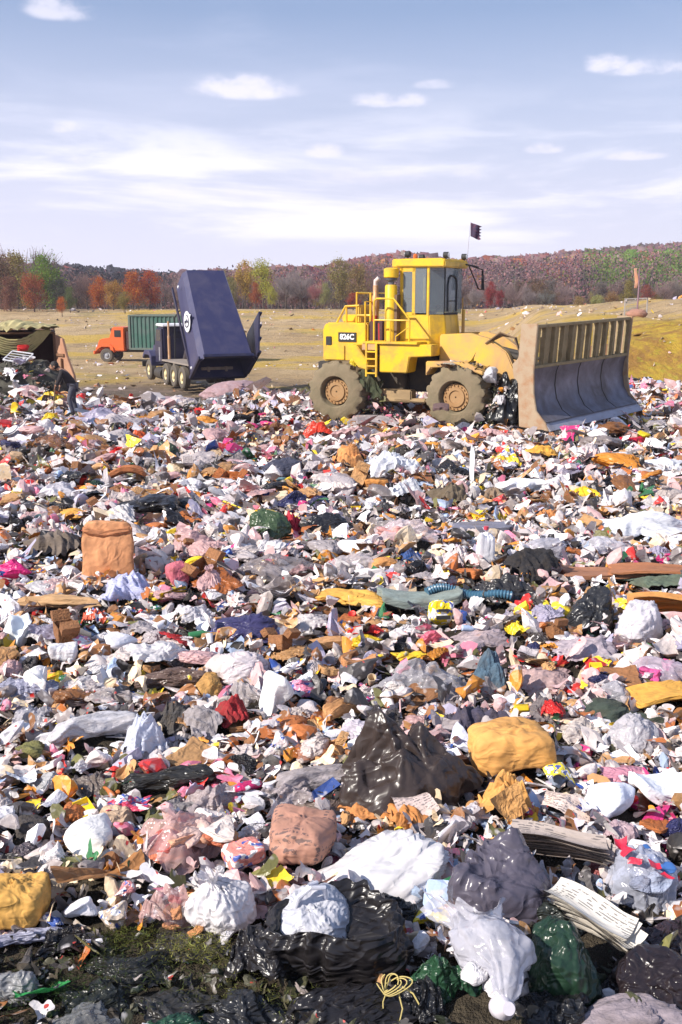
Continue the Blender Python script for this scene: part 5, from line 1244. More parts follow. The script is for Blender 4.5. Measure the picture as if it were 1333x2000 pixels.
# ------------------------------------------------------------------ individual pieces placed where the photo shows them
# (name, category, label, short reference, shape, seed, bbox px (x0,y0,x1,y1), colour, material, height/depth ratio, yaw, lift)
HE = [
 # nearest the camera
 ('tied_bag', 'bag', 'white plastic bag tied at the top, tilted, right of the pink meaty bag', 'tied white bag', 'tied', 3, (345, 1688, 505, 1832), 'white', 'film', .95, .5, .10),
 ('open_bag', 'bag', 'large black garbage bag gaping open under the milky white bag', 'gaping black garbage bag', 'open', 5, (500, 1745, 800, 1960), 'black', 'black_film', .55, .2, .0),
 ('carrier_bag', 'bag', 'milky white carrier bag with a looped handle resting in the open black bag', 'milky carrier bag', 'blob', 8, (520, 1712, 700, 1858), (.66, .66, .72), 'film', .6, .4, .30),
 ('carrier_bag', 'bag', 'big full white shopping bag with faint pink print lying on its side', 'big full white shopping bag', 'blob', 12, (608, 1606, 900, 1775), (.82, .79, .80), 'film', .55, .35, .12),
 ('garbage_bag', 'bag', 'big bulging grey purple garbage bag behind the clear standing bag', 'grey purple garbage bag', 'blob', 21, (865, 1590, 1112, 1840), (.085, .075, .10), 'black_film', .7, 1.0, .05),
 ('clear_bag', 'bag', 'milky see-through bag standing upright with a bottle shape at its lower end', 'milky upright clear bag', 'droop', 14, (862, 1748, 1058, 2015), (.46, .45, .50), 'milk_film', .42, 0, .34),
 ('garbage_bag', 'bag', 'large dark green garbage bag in shade below the grey purple bag', 'large dark green garbage bag', 'blob', 33, (1030, 1775, 1205, 2000), 'darkgreen', 'black_film', .75, .2, .0),
 ('garbage_bag', 'bag', 'dark green pleated garbage bag left of the milky upright bag', 'pleated green garbage bag', 'drape', 34, (800, 1850, 945, 2010), (.02, .06, .03), 'black_film', .6, .8, .0),
 ('garbage_bag', 'bag', 'black brown garbage bag at the lower right edge', 'black brown bag at the lower right', 'blob', 35, (1195, 1840, 1400, 2010), (.02, .014, .016), 'black_film', .6, .2, .0),
 ('rag_heap', 'rag', 'grey mauve stained cloth in the bottom right corner', 'grey cloth in the bottom right corner', 'blob', 36, (1130, 1955, 1400, 2080), (.28, .23, .25), 'cloth', .5, .1, .0),
 ('garbage_bag', 'bag', 'glossy wrinkled black bag left of the gaping black bag', 'glossy wrinkled black bag', 'drape', 37, (425, 1800, 600, 1960), 'black', 'black_film', .5, 1.0, .02),
 ('garbage_bag', 'bag', 'shiny black bag at the very bottom centre below the gaping bag', 'shiny black bottom bag', 'drape', 38, (560, 1920, 830, 2060), 'black', 'black_film', .35, .3, .0),
 ('wrapped_parcel', 'parcel', 'orange brown paper parcel, puffed up, on top of a torn one', 'puffed orange parcel', 'sack', 4, (930, 1395, 1085, 1512), (.66, .33, .09), 'card', .8, .1, .30),
 ('wrapped_parcel', 'parcel', 'torn orange brown paper parcel below the puffed one, showing magenta contents', 'torn orange parcel', 'drape', 44, (943, 1490, 1066, 1612), (.60, .30, .08), 'card', .9, .5, .08),
 ('food_pouch', 'pouch', 'magenta pouch poking out of the torn orange parcel', 'magenta pouch', 'lump', 45, (985, 1546, 1052, 1600), (.42, .03, .12), 'wrap', .7, .6, .12),
 ('garbage_bag', 'bag', 'huge brown black muddy bag with two standing peaks', 'huge peaked brown black bag', 'peak', 7, (672, 1388, 940, 1615), (.042, .03, .026), 'black_film', .95, .0, .0),
 ('rag_bundle', 'rag', 'pleated grey cloth bundle left of the huge peaked bag', 'pleated grey cloth bundle', 'roll', 17, (530, 1472, 705, 1562), (.33, .29, .30), 'cloth', .6, .25, .05),
 ('wrapper_sheet', 'wrapper', 'cream and red printed wrapper with blue block letters at its end', 'red printed wrapper', 'sheet', 6, (1060, 1522, 1182, 1612), (.80, .62, .52), 'printed', .25, -.3, .18),
 ('paper_pack', 'paper', 'crumpled white pack with dark blue lettering right of the red printed wrapper', 'white pack with blue lettering', 'lump', 47, (1148, 1520, 1258, 1602), (.70, .72, .80), 'paper', .6, .2, .12),
 ('foam_sheet', 'foam', 'large bright white foam board tilted near the right edge', 'large white foam board', 'slab', 9, (1248, 1468, 1370, 1590), (.85, .85, .87), 'paper', .5, .3, .10),
 ('plastic_sheet', 'plastic', 'pink printed film strip left of the white foam board', 'pink printed film strip', 'sheet', 49, (1178, 1485, 1282, 1535), (.75, .33, .42), 'film', .4, .1, .15),
 ('paper_sheet', 'paper', 'plain white paper sheet above the pink film strip', 'plain white sheet above pink film', 'sheet', 50, (1182, 1450, 1270, 1498), 'white', 'paper', .3, .3, .15),
 ('tied_bag', 'bag', 'pale grey filled bag wrapped tight, above the white foam board', 'tight pale grey bag', 'blob', 51, (1196, 1382, 1315, 1478), (.55, .52, .55), 'film', .7, .6, .08),
 ('meat_bag', 'bag', 'pink tinted clear bag of food waste with orange top edge', 'pink clear food bag', 'drape', 52, (250, 1560, 452, 1728), (.62, .40, .38), 'clear_film', .45, .4, .10),
 ('meat_bag', 'bag', 'torn red and cream clear bag spilling scraps below the pink clear bag', 'torn red cream bag', 'drape', 53, (256, 1690, 372, 1862), (.60, .38, .36), 'clear_film', .5, .9, .05),
 ('printed_bag', 'bag', 'brown printed paper bag inside clear film beside the big white shopping bag', 'brown printed bag', 'sack', 54, (512, 1572, 655, 1716), (.40, .20, .14), 'printed', .5, -.2, .10),
 ('food_carton', 'carton', 'small red and white fast food carton, crushed', 'red and white food carton', 'sack', 55, (432, 1640, 522, 1708), (.70, .25, .2), 'wrap', .8, .5, .18),
 ('crushed_cardboard', 'cardboard', 'curled rust brown cardboard left of the pink clear bag', 'curled rust cardboard', 'sheet', 56, (98, 1632, 262, 1760), (.30, .13, .04), 'card', .7, .7, .08),
 ('paper_bag', 'bag', 'yellow orange printed bag cut off at the left edge', 'yellow orange bag at left edge', 'sack', 57, (-50, 1702, 80, 1836), (.65, .35, .08), 'card', 1.0, .2, .05),
 ('newspaper_bundle', 'newspaper', 'thick grey brown folded newspaper bundle, slanting down to the right', 'thick folded newspaper bundle', 'stack', 58, (1000, 1590, 1212, 1702), (.36, .30, .27), 'printed', .45, -.45, .20),
 ('magazine', 'magazine', 'long folded white magazine with a yellow corner, sloping to the right', 'long folded magazine', 'stack', 59, (1098, 1700, 1262, 1872), (.62, .58, .52), 'printed', .35, -.95, .25),
 ('clear_bag', 'bag', 'clear blister bag with red lettering and blue discs at the right edge', 'clear bag with red lettering', 'blob', 60, (1218, 1598, 1380, 1818), (.50, .52, .62), 'clear_film', .4, .5, .10),
 ('leaf_wrapper', 'wrapper', 'bright yellow and green crumpled wrapper behind the milky upright bag', 'yellow green wrapper', 'lump', 61, (806, 1776, 890, 1834), (.75, .55, .03), 'wrap', .6, .4, .06),
 ('foam_lump', 'foam', 'small white foam lump left of the yellow green wrapper', 'small white foam lump', 'lump', 62, (800, 1818, 843, 1868), 'white', 'paper', .9, .4, .10),
 ('green_strap', 'strap', 'bright green plastic strip slanting in the dark muck at lower left', 'bright green strip', 'sheet', 63, (20, 1890, 120, 1975), (.05, .38, .10), 'film', .5, .6, .08),
 ('clear_bag', 'bag', 'grey see-through bag at the left edge beside the green strip', 'grey bag left of green strip', 'blob', 64, (-60, 1868, 62, 1975), (.30, .30, .31), 'film', .7, .2, .02),
 ('plastic_film', 'plastic', 'long pale lavender film strip over black film at lower left', 'pale lavender film strip', 'roll', 65, (-30, 1796, 122, 1860), (.45, .45, .58), 'film', .4, .25, .05),
 ('garbage_bag', 'bag', 'black film hump right of the pale lavender strip', 'black hump right of lavender strip', 'drape', 66, (60, 1800, 175, 1880), 'black', 'black_film', .6, .25, .02),
 ('cotton_lump', 'paper', 'white crumpled tissue lump left of the torn red cream bag', 'white tissue lump', 'lump', 67, (122, 1758, 184, 1808), 'white', 'paper', .9, .2, .08),
 ('paper_cup', 'cup', 'squashed brown and white paper cup beside the white tissue lump', 'squashed brown white cup', 'lump', 68, (182, 1755, 262, 1840), (.45, .36, .28), 'wrap', .8, .8, .06),
 ('yogurt_cup', 'cup', 'clear plastic cup with red bottom right of the rust cardboard', 'clear cup with red bottom', 'lump', 69, (220, 1716, 262, 1758), (.52, .2, .2), 'wrap', 1.0, .2, .14),
 ('white_cloth', 'rag', 'white cloth hanging in folds left of the rust cardboard', 'white cloth left of cardboard', 'drape', 70, (58, 1640, 118, 1700), 'white', 'cloth', .9, .2, .12),
 ('paper_ball', 'paper', 'spiky white crumpled paper above the rust cardboard', 'spiky white paper', 'lump', 71, (112, 1590, 222, 1668), (.76, .73, .70), 'paper', .7, .5, .15),
 ('dark_pot', 'pot', 'round charcoal rubber lump left of the spiky white paper', 'round charcoal lump', 'blob', 72, (20, 1580, 98, 1640), 'charcoal', 'cloth', .7, .2, .10),
 ('red_wrapper', 'wrapper', 'pink red twisted wrapper above the pink clear bag', 'twisted pink red wrapper', 'drape', 73, (202, 1545, 294, 1590), (.60, .06, .12), 'wrap', .6, .3, .18),
 ('yellow_strips', 'plastic', 'two yellow plastic strips at the left edge above the charcoal lump', 'yellow strips at left edge', 'sheet', 74, (16, 1545, 80, 1585), 'yellow', 'hard', .4, .3, .16),
 ('magenta_cup', 'cup', 'magenta and red cartons pile above the brown printed bag', 'magenta red cartons', 'lump', 75, (450, 1515, 515, 1562), (.55, .02, .12), 'wrap', .8, .3, .14),
 ('grey_bag', 'bag', 'torn pinkish grey film heap left of the magenta cartons', 'pinkish grey film heap', 'drape', 76, (350, 1520, 470, 1600), (.44, .36, .36), 'film', .6, .3, .08),
 # lower middle
 ('garbage_bag', 'bag', 'long black drooping bag with grey edge below the pale grey rag', 'long black drooping bag', 'roll', 80, (228, 1480, 424, 1560), (.03, .028, .026), 'black_film', .55, .15, .04),
 ('rag_roll', 'rag', 'long pale grey rag roll pointing up to the right', 'long pale grey rag roll', 'roll', 81, (80, 1368, 262, 1470), (.50, .48, .50), 'cloth', .5, .45, .12),
 ('printed_paper', 'paper', 'white printed paper with grey squares at the left edge', 'printed paper at left edge', 'sheet', 82, (-10, 1470, 68, 1545), (.78, .78, .80), 'printed', .5, .2, .12),
 ('plastic_film', 'plastic', 'curved grey plastic tray right of the printed paper', 'curved grey tray', 'drape', 83, (45, 1495, 122, 1552), (.50, .50, .52), 'film', .6, .6, .12),
 ('plastic_bag', 'bag', 'crumpled white blue bag right of the long grey rag roll', 'crumpled white blue bag', 'drape', 84, (210, 1365, 330, 1500), (.62, .64, .74), 'film', .6, .6, .10),
 ('garbage_bag', 'bag', 'brown see-through film bag with silver creases', 'brown film bag', 'roll', 85, (252, 1288, 405, 1355), (.13, .085, .07), 'black_film', .6, .15, .10),
 ('bread_lump', 'food', 'golden brown crumpled ball right of the brown film bag', 'golden brown ball', 'lump', 86, (378, 1314, 432, 1368), (.42, .22, .06), 'card', .9, .3, .14),
 ('plastic_bag', 'bag', 'rounded white bag tinged pink above the golden ball', 'rounded white pink bag', 'blob', 87, (418, 1252, 535, 1330), (.74, .66, .68), 'film', .7, .3, .12),
 ('red_rag', 'rag', 'dark red rags below the golden brown ball', 'dark red rags', 'drape', 88, (415, 1350, 490, 1440), (.30, .02, .025), 'cloth', .7, .3, .06),
 ('paper_tall', 'paper', 'tall standing crumpled white paper beside the yellow pink wrapper', 'tall standing white paper', 'lump', 89, (505, 1308, 570, 1402), (.84, .83, .82), 'paper', 1.5, .2, .12),
 ('pink_wrapper', 'wrapper', 'pink striped wrapper with yellow part right of the tall white paper', 'pink and yellow wrapper', 'drape', 90, (552, 1318, 632, 1368), (.72, .22, .34), 'wrap', .7, .2, .18),
 ('cardboard_piece', 'cardboard', 'tan torn cardboard right of the pink and yellow wrapper', 'torn tan cardboard', 'slab', 91, (634, 1352, 702, 1420), (.50, .25, .10), 'card', .6, .6, .12),
 ('plastic_film', 'plastic', 'peaked grey translucent film mound', 'peaked grey film mound', 'peak', 92, (738, 1268, 905, 1372), (.42, .40, .43), 'clear_film', .8, .0, .08),
 ('patterned_cloth', 'cloth', 'blue and black patterned cloth standing in a narrow cone', 'blue black patterned cloth', 'peak', 93, (925, 1268, 1002, 1358), (.07, .12, .17), 'cloth', 1.6, .4, .10),
 ('cardboard_sheet', 'cardboard', 'flat orange cardboard sheet at the right edge', 'flat orange cardboard at right edge', 'slab', 94, (1240, 1312, 1400, 1396), (.68, .35, .06), 'card', .15, .35, .20),
 ('clear_bag', 'bag', 'clear plastic bag left of the flat orange cardboard', 'clear bag left of orange cardboard', 'blob', 95, (1160, 1322, 1252, 1382), (.48, .46, .50), 'clear_film', .6, .3, .12),
 ('clear_bag', 'bag', 'clear pinkish bag with magenta contents above the flat orange cardboard', 'clear bag with magenta contents', 'blob', 96, (1240, 1275, 1372, 1350), (.56, .46, .54), 'clear_film', .5, .3, .12),
 ('dark_cloth', 'cloth', 'dark green cloth behind the tight pale grey bag', 'dark green cloth', 'drape', 97, (1135, 1370, 1300, 1440), (.045, .06, .045), 'cloth', .4, .3, .02),
 ('dark_jacket', 'jacket', 'dark navy cloth with pale folds behind the puffed orange parcel', 'dark navy cloth', 'drape', 98, (870, 1358, 1000, 1450), (.05, .045, .08), 'cloth', .6, .3, .10),
 ('paper_fold', 'paper', 'pale folded paper along the left of the puffed orange parcel', 'pale folded paper', 'sheet', 99, (882, 1408, 962, 1482), (.52, .54, .68), 'paper', .7, -.7, .20),
 ('crate_card', 'cardboard', 'rust orange crumpled paper sack below the huge peaked bag', 'rust orange crumpled sack', 'drape', 100, (742, 1555, 880, 1640), (.48, .19, .05), 'card', .5, .3, .02),
 ('paper_scrap', 'paper', 'brown white crumpled paper lying on the huge peaked bag', 'brown white crumpled paper', 'sheet', 101, (762, 1533, 862, 1598), (.56, .44, .40), 'printed', .5, .4, .26),
 ('yellow_wrapper', 'wrapper', 'yellow and green wrapper directly above the red printed wrapper', 'yellow green wrapper above the red one', 'sheet', 102, (1062, 1480, 1128, 1530), (.78, .62, .05), 'wrap', .6, .3, .22),
 ('pink_toy', 'toy', 'white and dark red boot shaped thing right of the long black drooping bag', 'boot shaped white thing', 'lump', 103, (508, 1425, 562, 1482), (.62, .52, .5), 'wrap', 1.1, .3, .12),
 # middle
 ('garbage_bag', 'bag', 'glossy navy blue bag lying flat in the middle left', 'glossy navy bag', 'blob', 110, (405, 1178, 548, 1252), (.045, .04, .11), 'black_film', .55, .1, .10),
 ('paper_sack', 'sack', 'upright tan paper leaf sack with rolled top, leaning', 'upright tan leaf sack', 'leafsack', 2, (155, 1006, 264, 1128), (.60, .27, .12), 'card', 3.0, .1, .12),
 ('magenta_bag', 'bag', 'bright magenta bag at the left edge', 'bright magenta bag', 'lump', 111, (-20, 1082, 56, 1138), (.72, .03, .22), 'film', .8, .3, .12),
 ('box', 'box', 'dusty pink carton with a pale flap', 'dusty pink carton', 'sack', 112, (318, 1092, 372, 1148), (.50, .12, .16), 'card', 1.1, .5, .12),
 ('yellow_box', 'box', 'yellow flattened box beside the dusty pink carton', 'yellow flattened box', 'slab', 113, (354, 1080, 406, 1110), (.85, .62, .02), 'card', .5, .2, .20),
 ('carpet_roll', 'carpet', 'curved tan foam strip arching at the left', 'arched tan foam strip', 'roll', 114, (18, 1150, 205, 1200), (.42, .25, .12), 'card', .4, -.1, .14),
 ('white_jug', 'jug', 'pointed white plastic piece at the left edge', 'pointed white plastic', 'lump', 115, (-6, 1196, 58, 1268), (.80, .84, .86), 'hard', 1.0, .3, .10),
 ('lavender_cloth', 'cloth', 'pale lavender crumpled cloth below the upright leaf sack', 'lavender cloth', 'drape', 116, (165, 1110, 295, 1185), (.44, .45, .66), 'cloth', .6, .3, .06),
 ('carton', 'box', 'dark slab added as the cast shadow right of the upright leaf sack', 'charcoal flattened carton', 'slab', 117, (258, 1052, 335, 1112), (.13, .11, .14), 'card', .5, .3, .05),  # dark slab added in place of the shadow the leaf sack casts
 ('grey_bundle', 'rag', 'dark grey brown bundle left of the upright leaf sack', 'dark bundle left of leaf sack', 'drape', 118, (20, 1025, 160, 1100), (.14, .11, .09), 'cloth', .5, .2, .05),
 ('garbage_bag', 'bag', 'dark green tied bag with red cloth on its right side', 'dark green tied bag', 'blob', 119, (484, 980, 572, 1052), (.05, .08, .04), 'black_film', .9, .3, .10),
 ('red_cloth', 'cloth', 'crimson red cloth stuck to the dark green tied bag', 'crimson cloth', 'drape', 120, (552, 990, 594, 1046), (.42, .015, .04), 'cloth', 1.0, .2, .14),
 ('garbage_bag', 'bag', 'low black bag right of the crimson cloth', 'low black bag', 'drape', 121, (592, 990, 705, 1046), (.02, .02, .024), 'black_film', .6, .2, .08),
 ('carpet_bundle', 'carpet', 'grey teal folded carpet wedge', 'grey teal carpet wedge', 'slab', 122, (732, 1130, 915, 1205), (.22, .26, .24), 'cloth', .35, .1, .08),
 ('yellow_sign', 'sign', 'square yellow plastic thing with dark marks on the ribbed blue hose', 'square yellow thing', 'sack', 123, (840, 1162, 888, 1222), (.78, .58, .01), 'wrap', 1.5, .1, .18),
 ('yellow_board', 'board', 'slanted orange yellow plank left of the teal carpet', 'slanted orange plank', 'roll', 124, (618, 1132, 765, 1200), (.62, .33, .06), 'card', .25, -.38, .16),
 ('garbage_bag', 'bag', 'black film bag with grey sheen above the ribbed blue hose', 'black bag above blue hose', 'drape', 125, (932, 1108, 1055, 1185), (.035, .033, .034), 'black_film', .7, .2, .10),
 ('black_clothes', 'clothes', 'black clothes heap behind the black film bag', 'black clothes heap', 'drape', 126, (975, 1066, 1102, 1130), (.015, .014, .017), 'cloth', .7, .7, .12),
 ('plastic_jug', 'jug', 'white plastic container standing upright with dark mouth below', 'upright white container', 'sack', 127, (932, 1036, 968, 1104), (.84, .82, .85), 'hard', 2.4, .1, .14),
 ('jeans', 'clothes', 'crumpled blue denim on the litter left of the upright container', 'crumpled blue denim', 'drape', 128, (775, 1066, 832, 1098), (.03, .08, .25), 'cloth', .7, .3, .16),
 ('garbage_bag', 'bag', 'big black bag left of the big white sack on the right', 'big black bag on the right', 'blob', 129, (1098, 1122, 1222, 1238), (.025, .025, .028), 'black_film', .8, .8, .08),
 ('white_sack', 'bag', 'big lumpy white sack right of the big black bag', 'big lumpy white sack', 'blob', 130, (1200, 1152, 1322, 1256), (.72, .68, .72), 'film', .8, .4, .10),
 ('cardboard_sheet', 'cardboard', 'long brown flattened cardboard above the green tarpaulin', 'long brown cardboard', 'slab', 131, (1100, 1082, 1290, 1140), (.34, .15, .08), 'card', .15, .1, .16),
 ('cardboard_sheet', 'cardboard', 'wide rust cardboard at the right edge behind the long brown cardboard', 'wide rust cardboard', 'slab', 132, (1195, 1080, 1400, 1132), (.36, .14, .06), 'card', .12, -.05, .26),
 ('tarpaulin', 'tarpaulin', 'dull green tarpaulin strip at the right edge', 'dull green tarpaulin', 'drape', 133, (1235, 1112, 1400, 1152), (.10, .13, .09), 'cloth', .3, .1, .24),
 ('cardboard_stack', 'cardboard', 'loose stack of orange brown cardboards below the green tarpaulin', 'orange brown cardboard stack', 'stack', 134, (1235, 1142, 1400, 1216), (.48, .22, .06), 'card', .5, -.2, .10),
 ('plastic_sheet', 'plastic', 'broad bright white plastic sheet at the right edge', 'broad white plastic sheet', 'drape', 135, (1165, 985, 1400, 1062), (.82, .82, .86), 'film', .35, .1, .12),
 ('clear_bag', 'bag', 'clear film heap in front of the broad white sheet', 'clear film heap', 'drape', 136, (1140, 1040, 1260, 1092), (.58, .56, .62), 'clear_film', .5, .3, .12),
 ('yellow_cloth', 'cloth', 'bright yellow orange cloth draped in the right middle', 'bright yellow cloth', 'drape', 137, (1108, 944, 1192, 978), (.80, .48, .02), 'cloth', .6, -.3, .16),
 ('foam_plank', 'plank', 'long white foam plank slanting up to the right', 'long white foam plank', 'roll', 138, (968, 914, 1085, 964), (.82, .80, .80), 'paper', .25, .33, .22),
 ('grey_slab', 'foam', 'dark grey slab with a white cup at its middle', 'dark grey slab', 'slab', 139, (878, 1008, 1014, 1046), (.16, .16, .21), 'cloth', .3, -.05, .14),
 ('clear_bag', 'bag', 'big crumpled pinkish clear bag left of the dark grey slab', 'pinkish clear bag', 'drape', 140, (722, 1000, 858, 1070), (.64, .54, .56), 'clear_film', .5, .2, .10),
 ('clear_bag', 'bag', 'rounded grey clear bag below the dark grey slab', 'rounded grey clear bag', 'blob', 141, (1020, 1042, 1112, 1094), (.52, .50, .56), 'clear_film', .7, .2, .10),
 ('paper_heap', 'paper', 'two big sheets of faintly printed white paper in the middle', 'big printed white sheets', 'sheet', 142, (468, 1115, 592, 1192), (.80, .75, .74), 'printed', .5, .3, .16),
 ('yellow_ring', 'toy', 'yellow ring shaped plastic piece below the blue hose', 'yellow ring shaped piece', 'drape', 143, (986, 1210, 1034, 1244), (.75, .55, .02), 'hard', .7, .2, .16),
 ('pink_ball', 'ball', 'pink red ball in clear film', 'pink red ball', 'lump', 144, (818, 1222, 862, 1260), (.68, .14, .22), 'film', .9, .3, .16),
 ('flower_chain', 'flowers', 'row of small yellow flower heads above the grey film mound', 'yellow flower row', 'lump', 145, (768, 1266, 832, 1300), (.78, .50, .02), 'cloth', .5, .25, .18),
 ('cardboard_piece', 'cardboard', 'orange tan wedge of cardboard left of the yellow flowers', 'orange tan wedge', 'slab', 146, (664, 1268, 740, 1322), (.48, .22, .09), 'card', .6, .3, .12),
 ('rubble_sack', 'bag', 'grey lavender flat bag at the left edge above the rag roll', 'grey lavender flat bag', 'drape', 147, (-20, 1310, 100, 1378), (.24, .24, .32), 'black_film', .5, .2, .06),
 ('white_cone', 'cup', 'white cone shaped cup lying at the left', 'white cone cup', 'lump', 148, (42, 1300, 106, 1368), (.78, .74, .72), 'paper', .9, .8, .16),
 ('paper_carton', 'carton', 'white crumpled carton square at the left', 'white square carton', 'sack', 149, (88, 1250, 150, 1298), (.68, .66, .68), 'paper', .9, .3, .14),
 ('red_packet', 'packet', 'red orange crisp packet at the left', 'red orange packet', 'drape', 150, (148, 1175, 208, 1226), (.58, .08, .03), 'wrap', .7, .3, .14),
 ('dark_heap', 'rag', 'dark grey wrinkled rags below the brown film bag', 'dark grey wrinkled rags', 'drape', 151, (300, 1370, 380, 1440), (.06, .055, .055), 'cloth', .7, .3, .08),
 ('grey_bag', 'bag', 'grey bag with white paper sticking out, left of the dark red rags', 'grey bag with white paper', 'drape', 152, (352, 1378, 440, 1452), (.30, .27, .28), 'cloth', .8, .3, .10),
 ('plastic_film', 'plastic', 'creased milky film spread left of the long grey rag roll', 'creased milky film at the left', 'drape', 701, (0, 1370, 100, 1450), (0.55, 0.52, 0.56), 'clear_film', 0.35, 0.3, 0.02),
 ('plastic_film', 'plastic', 'wide white crumpled film below the crumpled white blue bag', 'wide white film below the blue white bag', 'drape', 702, (215, 1435, 330, 1500), (0.6, 0.58, 0.62), 'film', 0.35, 0.3, 0.02),
 ('plastic_bag', 'bag', 'grey torn bag lying between the black drooping bag and the grey film heap', 'grey torn bag', 'drape', 703, (300, 1555, 400, 1610), (0.3, 0.27, 0.27), 'film', 0.35, 0.3, 0.02),
 ('plastic_film', 'plastic', 'brown grey muddy film left of the huge peaked bag', 'brown muddy film', 'drape', 704, (560, 1555, 700, 1610), (0.22, 0.16, 0.13), 'film', 0.35, 0.3, 0.02),
 ('plastic_film', 'plastic', 'pale lavender film pile left of the huge peaked bag', 'pale lavender film pile', 'drape', 705, (668, 1400, 770, 1470), (0.55, 0.5, 0.58), 'film', 0.5, 0.3, 0.02),
 ('plastic_film', 'plastic', 'milky clear film between the brown film bag and the tall white paper', 'milky film beside the tall white paper', 'drape', 706, (432, 1330, 520, 1400), (0.5, 0.44, 0.44), 'clear_film', 0.35, 0.3, 0.02),
 ('cardboard_piece', 'cardboard', 'flattened brown cardboard left of the grey pleated bundle', 'flattened brown cardboard in the middle', 'slab', 707, (440, 1395, 520, 1440), (0.42, 0.2, 0.08), 'card', 0.3, 0.3, 0.02),
 ('plastic_film', 'plastic', 'wide pinkish clear film right of the pink red ball', 'wide pinkish film', 'drape', 708, (880, 1225, 1010, 1275), (0.6, 0.48, 0.5), 'clear_film', 0.35, 0.3, 0.02),
 ('plastic_film', 'plastic', 'pinkish brown clear film right of the patterned cloth', 'pinkish brown film', 'drape', 709, (1010, 1300, 1150, 1360), (0.55, 0.38, 0.36), 'film', 0.35, 0.3, 0.02),
 ('plastic_film', 'plastic', 'grey mauve film left of the clear bag with magenta contents', 'grey mauve film', 'drape', 710, (1090, 1240, 1230, 1300), (0.5, 0.42, 0.46), 'film', 0.35, 0.3, 0.02),
 ('plastic_bag', 'bag', 'white wrinkled bag between navy bag and printed white sheets', 'white wrinkled bag by the navy bag', 'drape', 711, (330, 1170, 420, 1230), (0.7, 0.66, 0.68), 'film', 0.35, 0.3, 0.02),
 ('plastic_film', 'plastic', 'pale grey film right of the glossy navy bag', 'pale film right of navy bag', 'drape', 712, (560, 1190, 660, 1250), (0.6, 0.55, 0.55), 'film', 0.35, 0.3, 0.02),
 ('cardboard_piece', 'cardboard', 'tan brown cardboard behind the orange tan wedge', 'tan cardboard behind the wedge', 'slab', 713, (600, 1240, 680, 1285), (0.5, 0.26, 0.11), 'card', 0.35, 0.3, 0.02),
 ('plastic_film', 'plastic', 'broad milky film behind the grey teal carpet wedge', 'broad milky film behind the carpet', 'drape', 714, (620, 1075, 760, 1130), (0.62, 0.54, 0.54), 'clear_film', 0.35, 0.3, 0.02),
 ('cardboard_piece', 'cardboard', 'orange brown cardboard left of the crumpled blue denim', 'orange brown cardboard by the denim', 'slab', 715, (722, 1078, 782, 1120), (0.58, 0.26, 0.08), 'card', 0.5, 0.3, 0.02),
 ('plastic_film', 'plastic', 'white pink film in front of the dark grey slab', 'white pink film', 'drape', 716, (870, 1060, 935, 1110), (0.72, 0.62, 0.62), 'film', 0.5, 0.3, 0.02),
 ('plastic_film', 'plastic', 'dark muddy rags below the small orange box', 'dark muddy rags', 'drape', 717, (840, 935, 930, 1000), (0.12, 0.09, 0.06), 'cloth', 0.4, 0.3, 0.02),
 ('cardboard_piece', 'cardboard', 'rust brown cardboards at the right behind the broad white sheet', 'rust cardboards behind the white sheet', 'drape', 718, (1040, 985, 1130, 1030), (0.5, 0.2, 0.06), 'card', 0.4, 0.3, 0.02),
 ('plastic_film', 'plastic', 'brown muddy cloth strip below the white foam plank', 'brown muddy strip', 'drape', 719, (930, 940, 1010, 985), (0.22, 0.15, 0.1), 'cloth', 0.3, 0.3, 0.02),
 ('plastic_bag', 'bag', 'pile of white bags at the right edge behind the yellow cloth', 'white bags behind the yellow cloth', 'drape', 720, (1060, 925, 1130, 965), (0.75, 0.7, 0.72), 'film', 0.5, 0.3, 0.02),
 ('plastic_film', 'plastic', 'broad white film left of the dark green tied bag', 'broad white film by the green bag', 'drape', 721, (380, 985, 480, 1040), (0.7, 0.62, 0.62), 'film', 0.35, 0.3, 0.02),
 ('plastic_bag', 'bag', 'lumpy white bag left of the dark bundle', 'lumpy white bag by the dark bundle', 'drape', 722, (60, 940, 150, 985), (0.68, 0.64, 0.68), 'film', 0.5, 0.3, 0.02),
 ('cardboard_piece', 'cardboard', 'bright orange cardboards left of the upright leaf sack', 'bright orange cardboards', 'drape', 723, (88, 992, 180, 1022), (0.66, 0.33, 0.06), 'card', 0.35, 0.3, 0.02),
 ('plastic_film', 'plastic', 'big white film heap above the thick folded newspaper bundle', 'white film above the newspapers', 'drape', 724, (880, 1560, 960, 1620), (0.66, 0.62, 0.66), 'film', 0.5, 0.3, 0.02),
 ('plastic_film', 'plastic', 'red brown film right of the thick folded newspaper bundle', 'red brown film', 'drape', 725, (1160, 1660, 1240, 1730), (0.35, 0.1, 0.1), 'film', 0.4, 0.3, 0.02),
 ('plastic_film', 'plastic', 'creamy crumpled film between the grey parcel bags on the right', 'creamy film on the right', 'drape', 726, (1090, 1400, 1195, 1470), (0.6, 0.52, 0.48), 'film', 0.4, 0.3, 0.02),
 ('plastic_film', 'plastic', 'dark grey film sheet left of the rust cardboard', 'dark grey film at lower left', 'drape', 727, (0, 1640, 70, 1700), (0.1, 0.08, 0.09), 'black_film', 0.4, 0.3, 0.02),
 ('plastic_bag', 'bag', 'torn grey brown bag between the twisted red wrapper and spiky paper', 'torn grey brown bag at lower left', 'drape', 728, (120, 1500, 215, 1570), (0.2, 0.16, 0.14), 'film', 0.4, 0.3, 0.02),
 # farther
 ('red_bag', 'bag', 'bright orange red bag in front of the compactor', 'orange red bag before the compactor', 'drape', 160, (584, 822, 658, 862), (.70, .05, .02), 'film', .7, .2, .12),
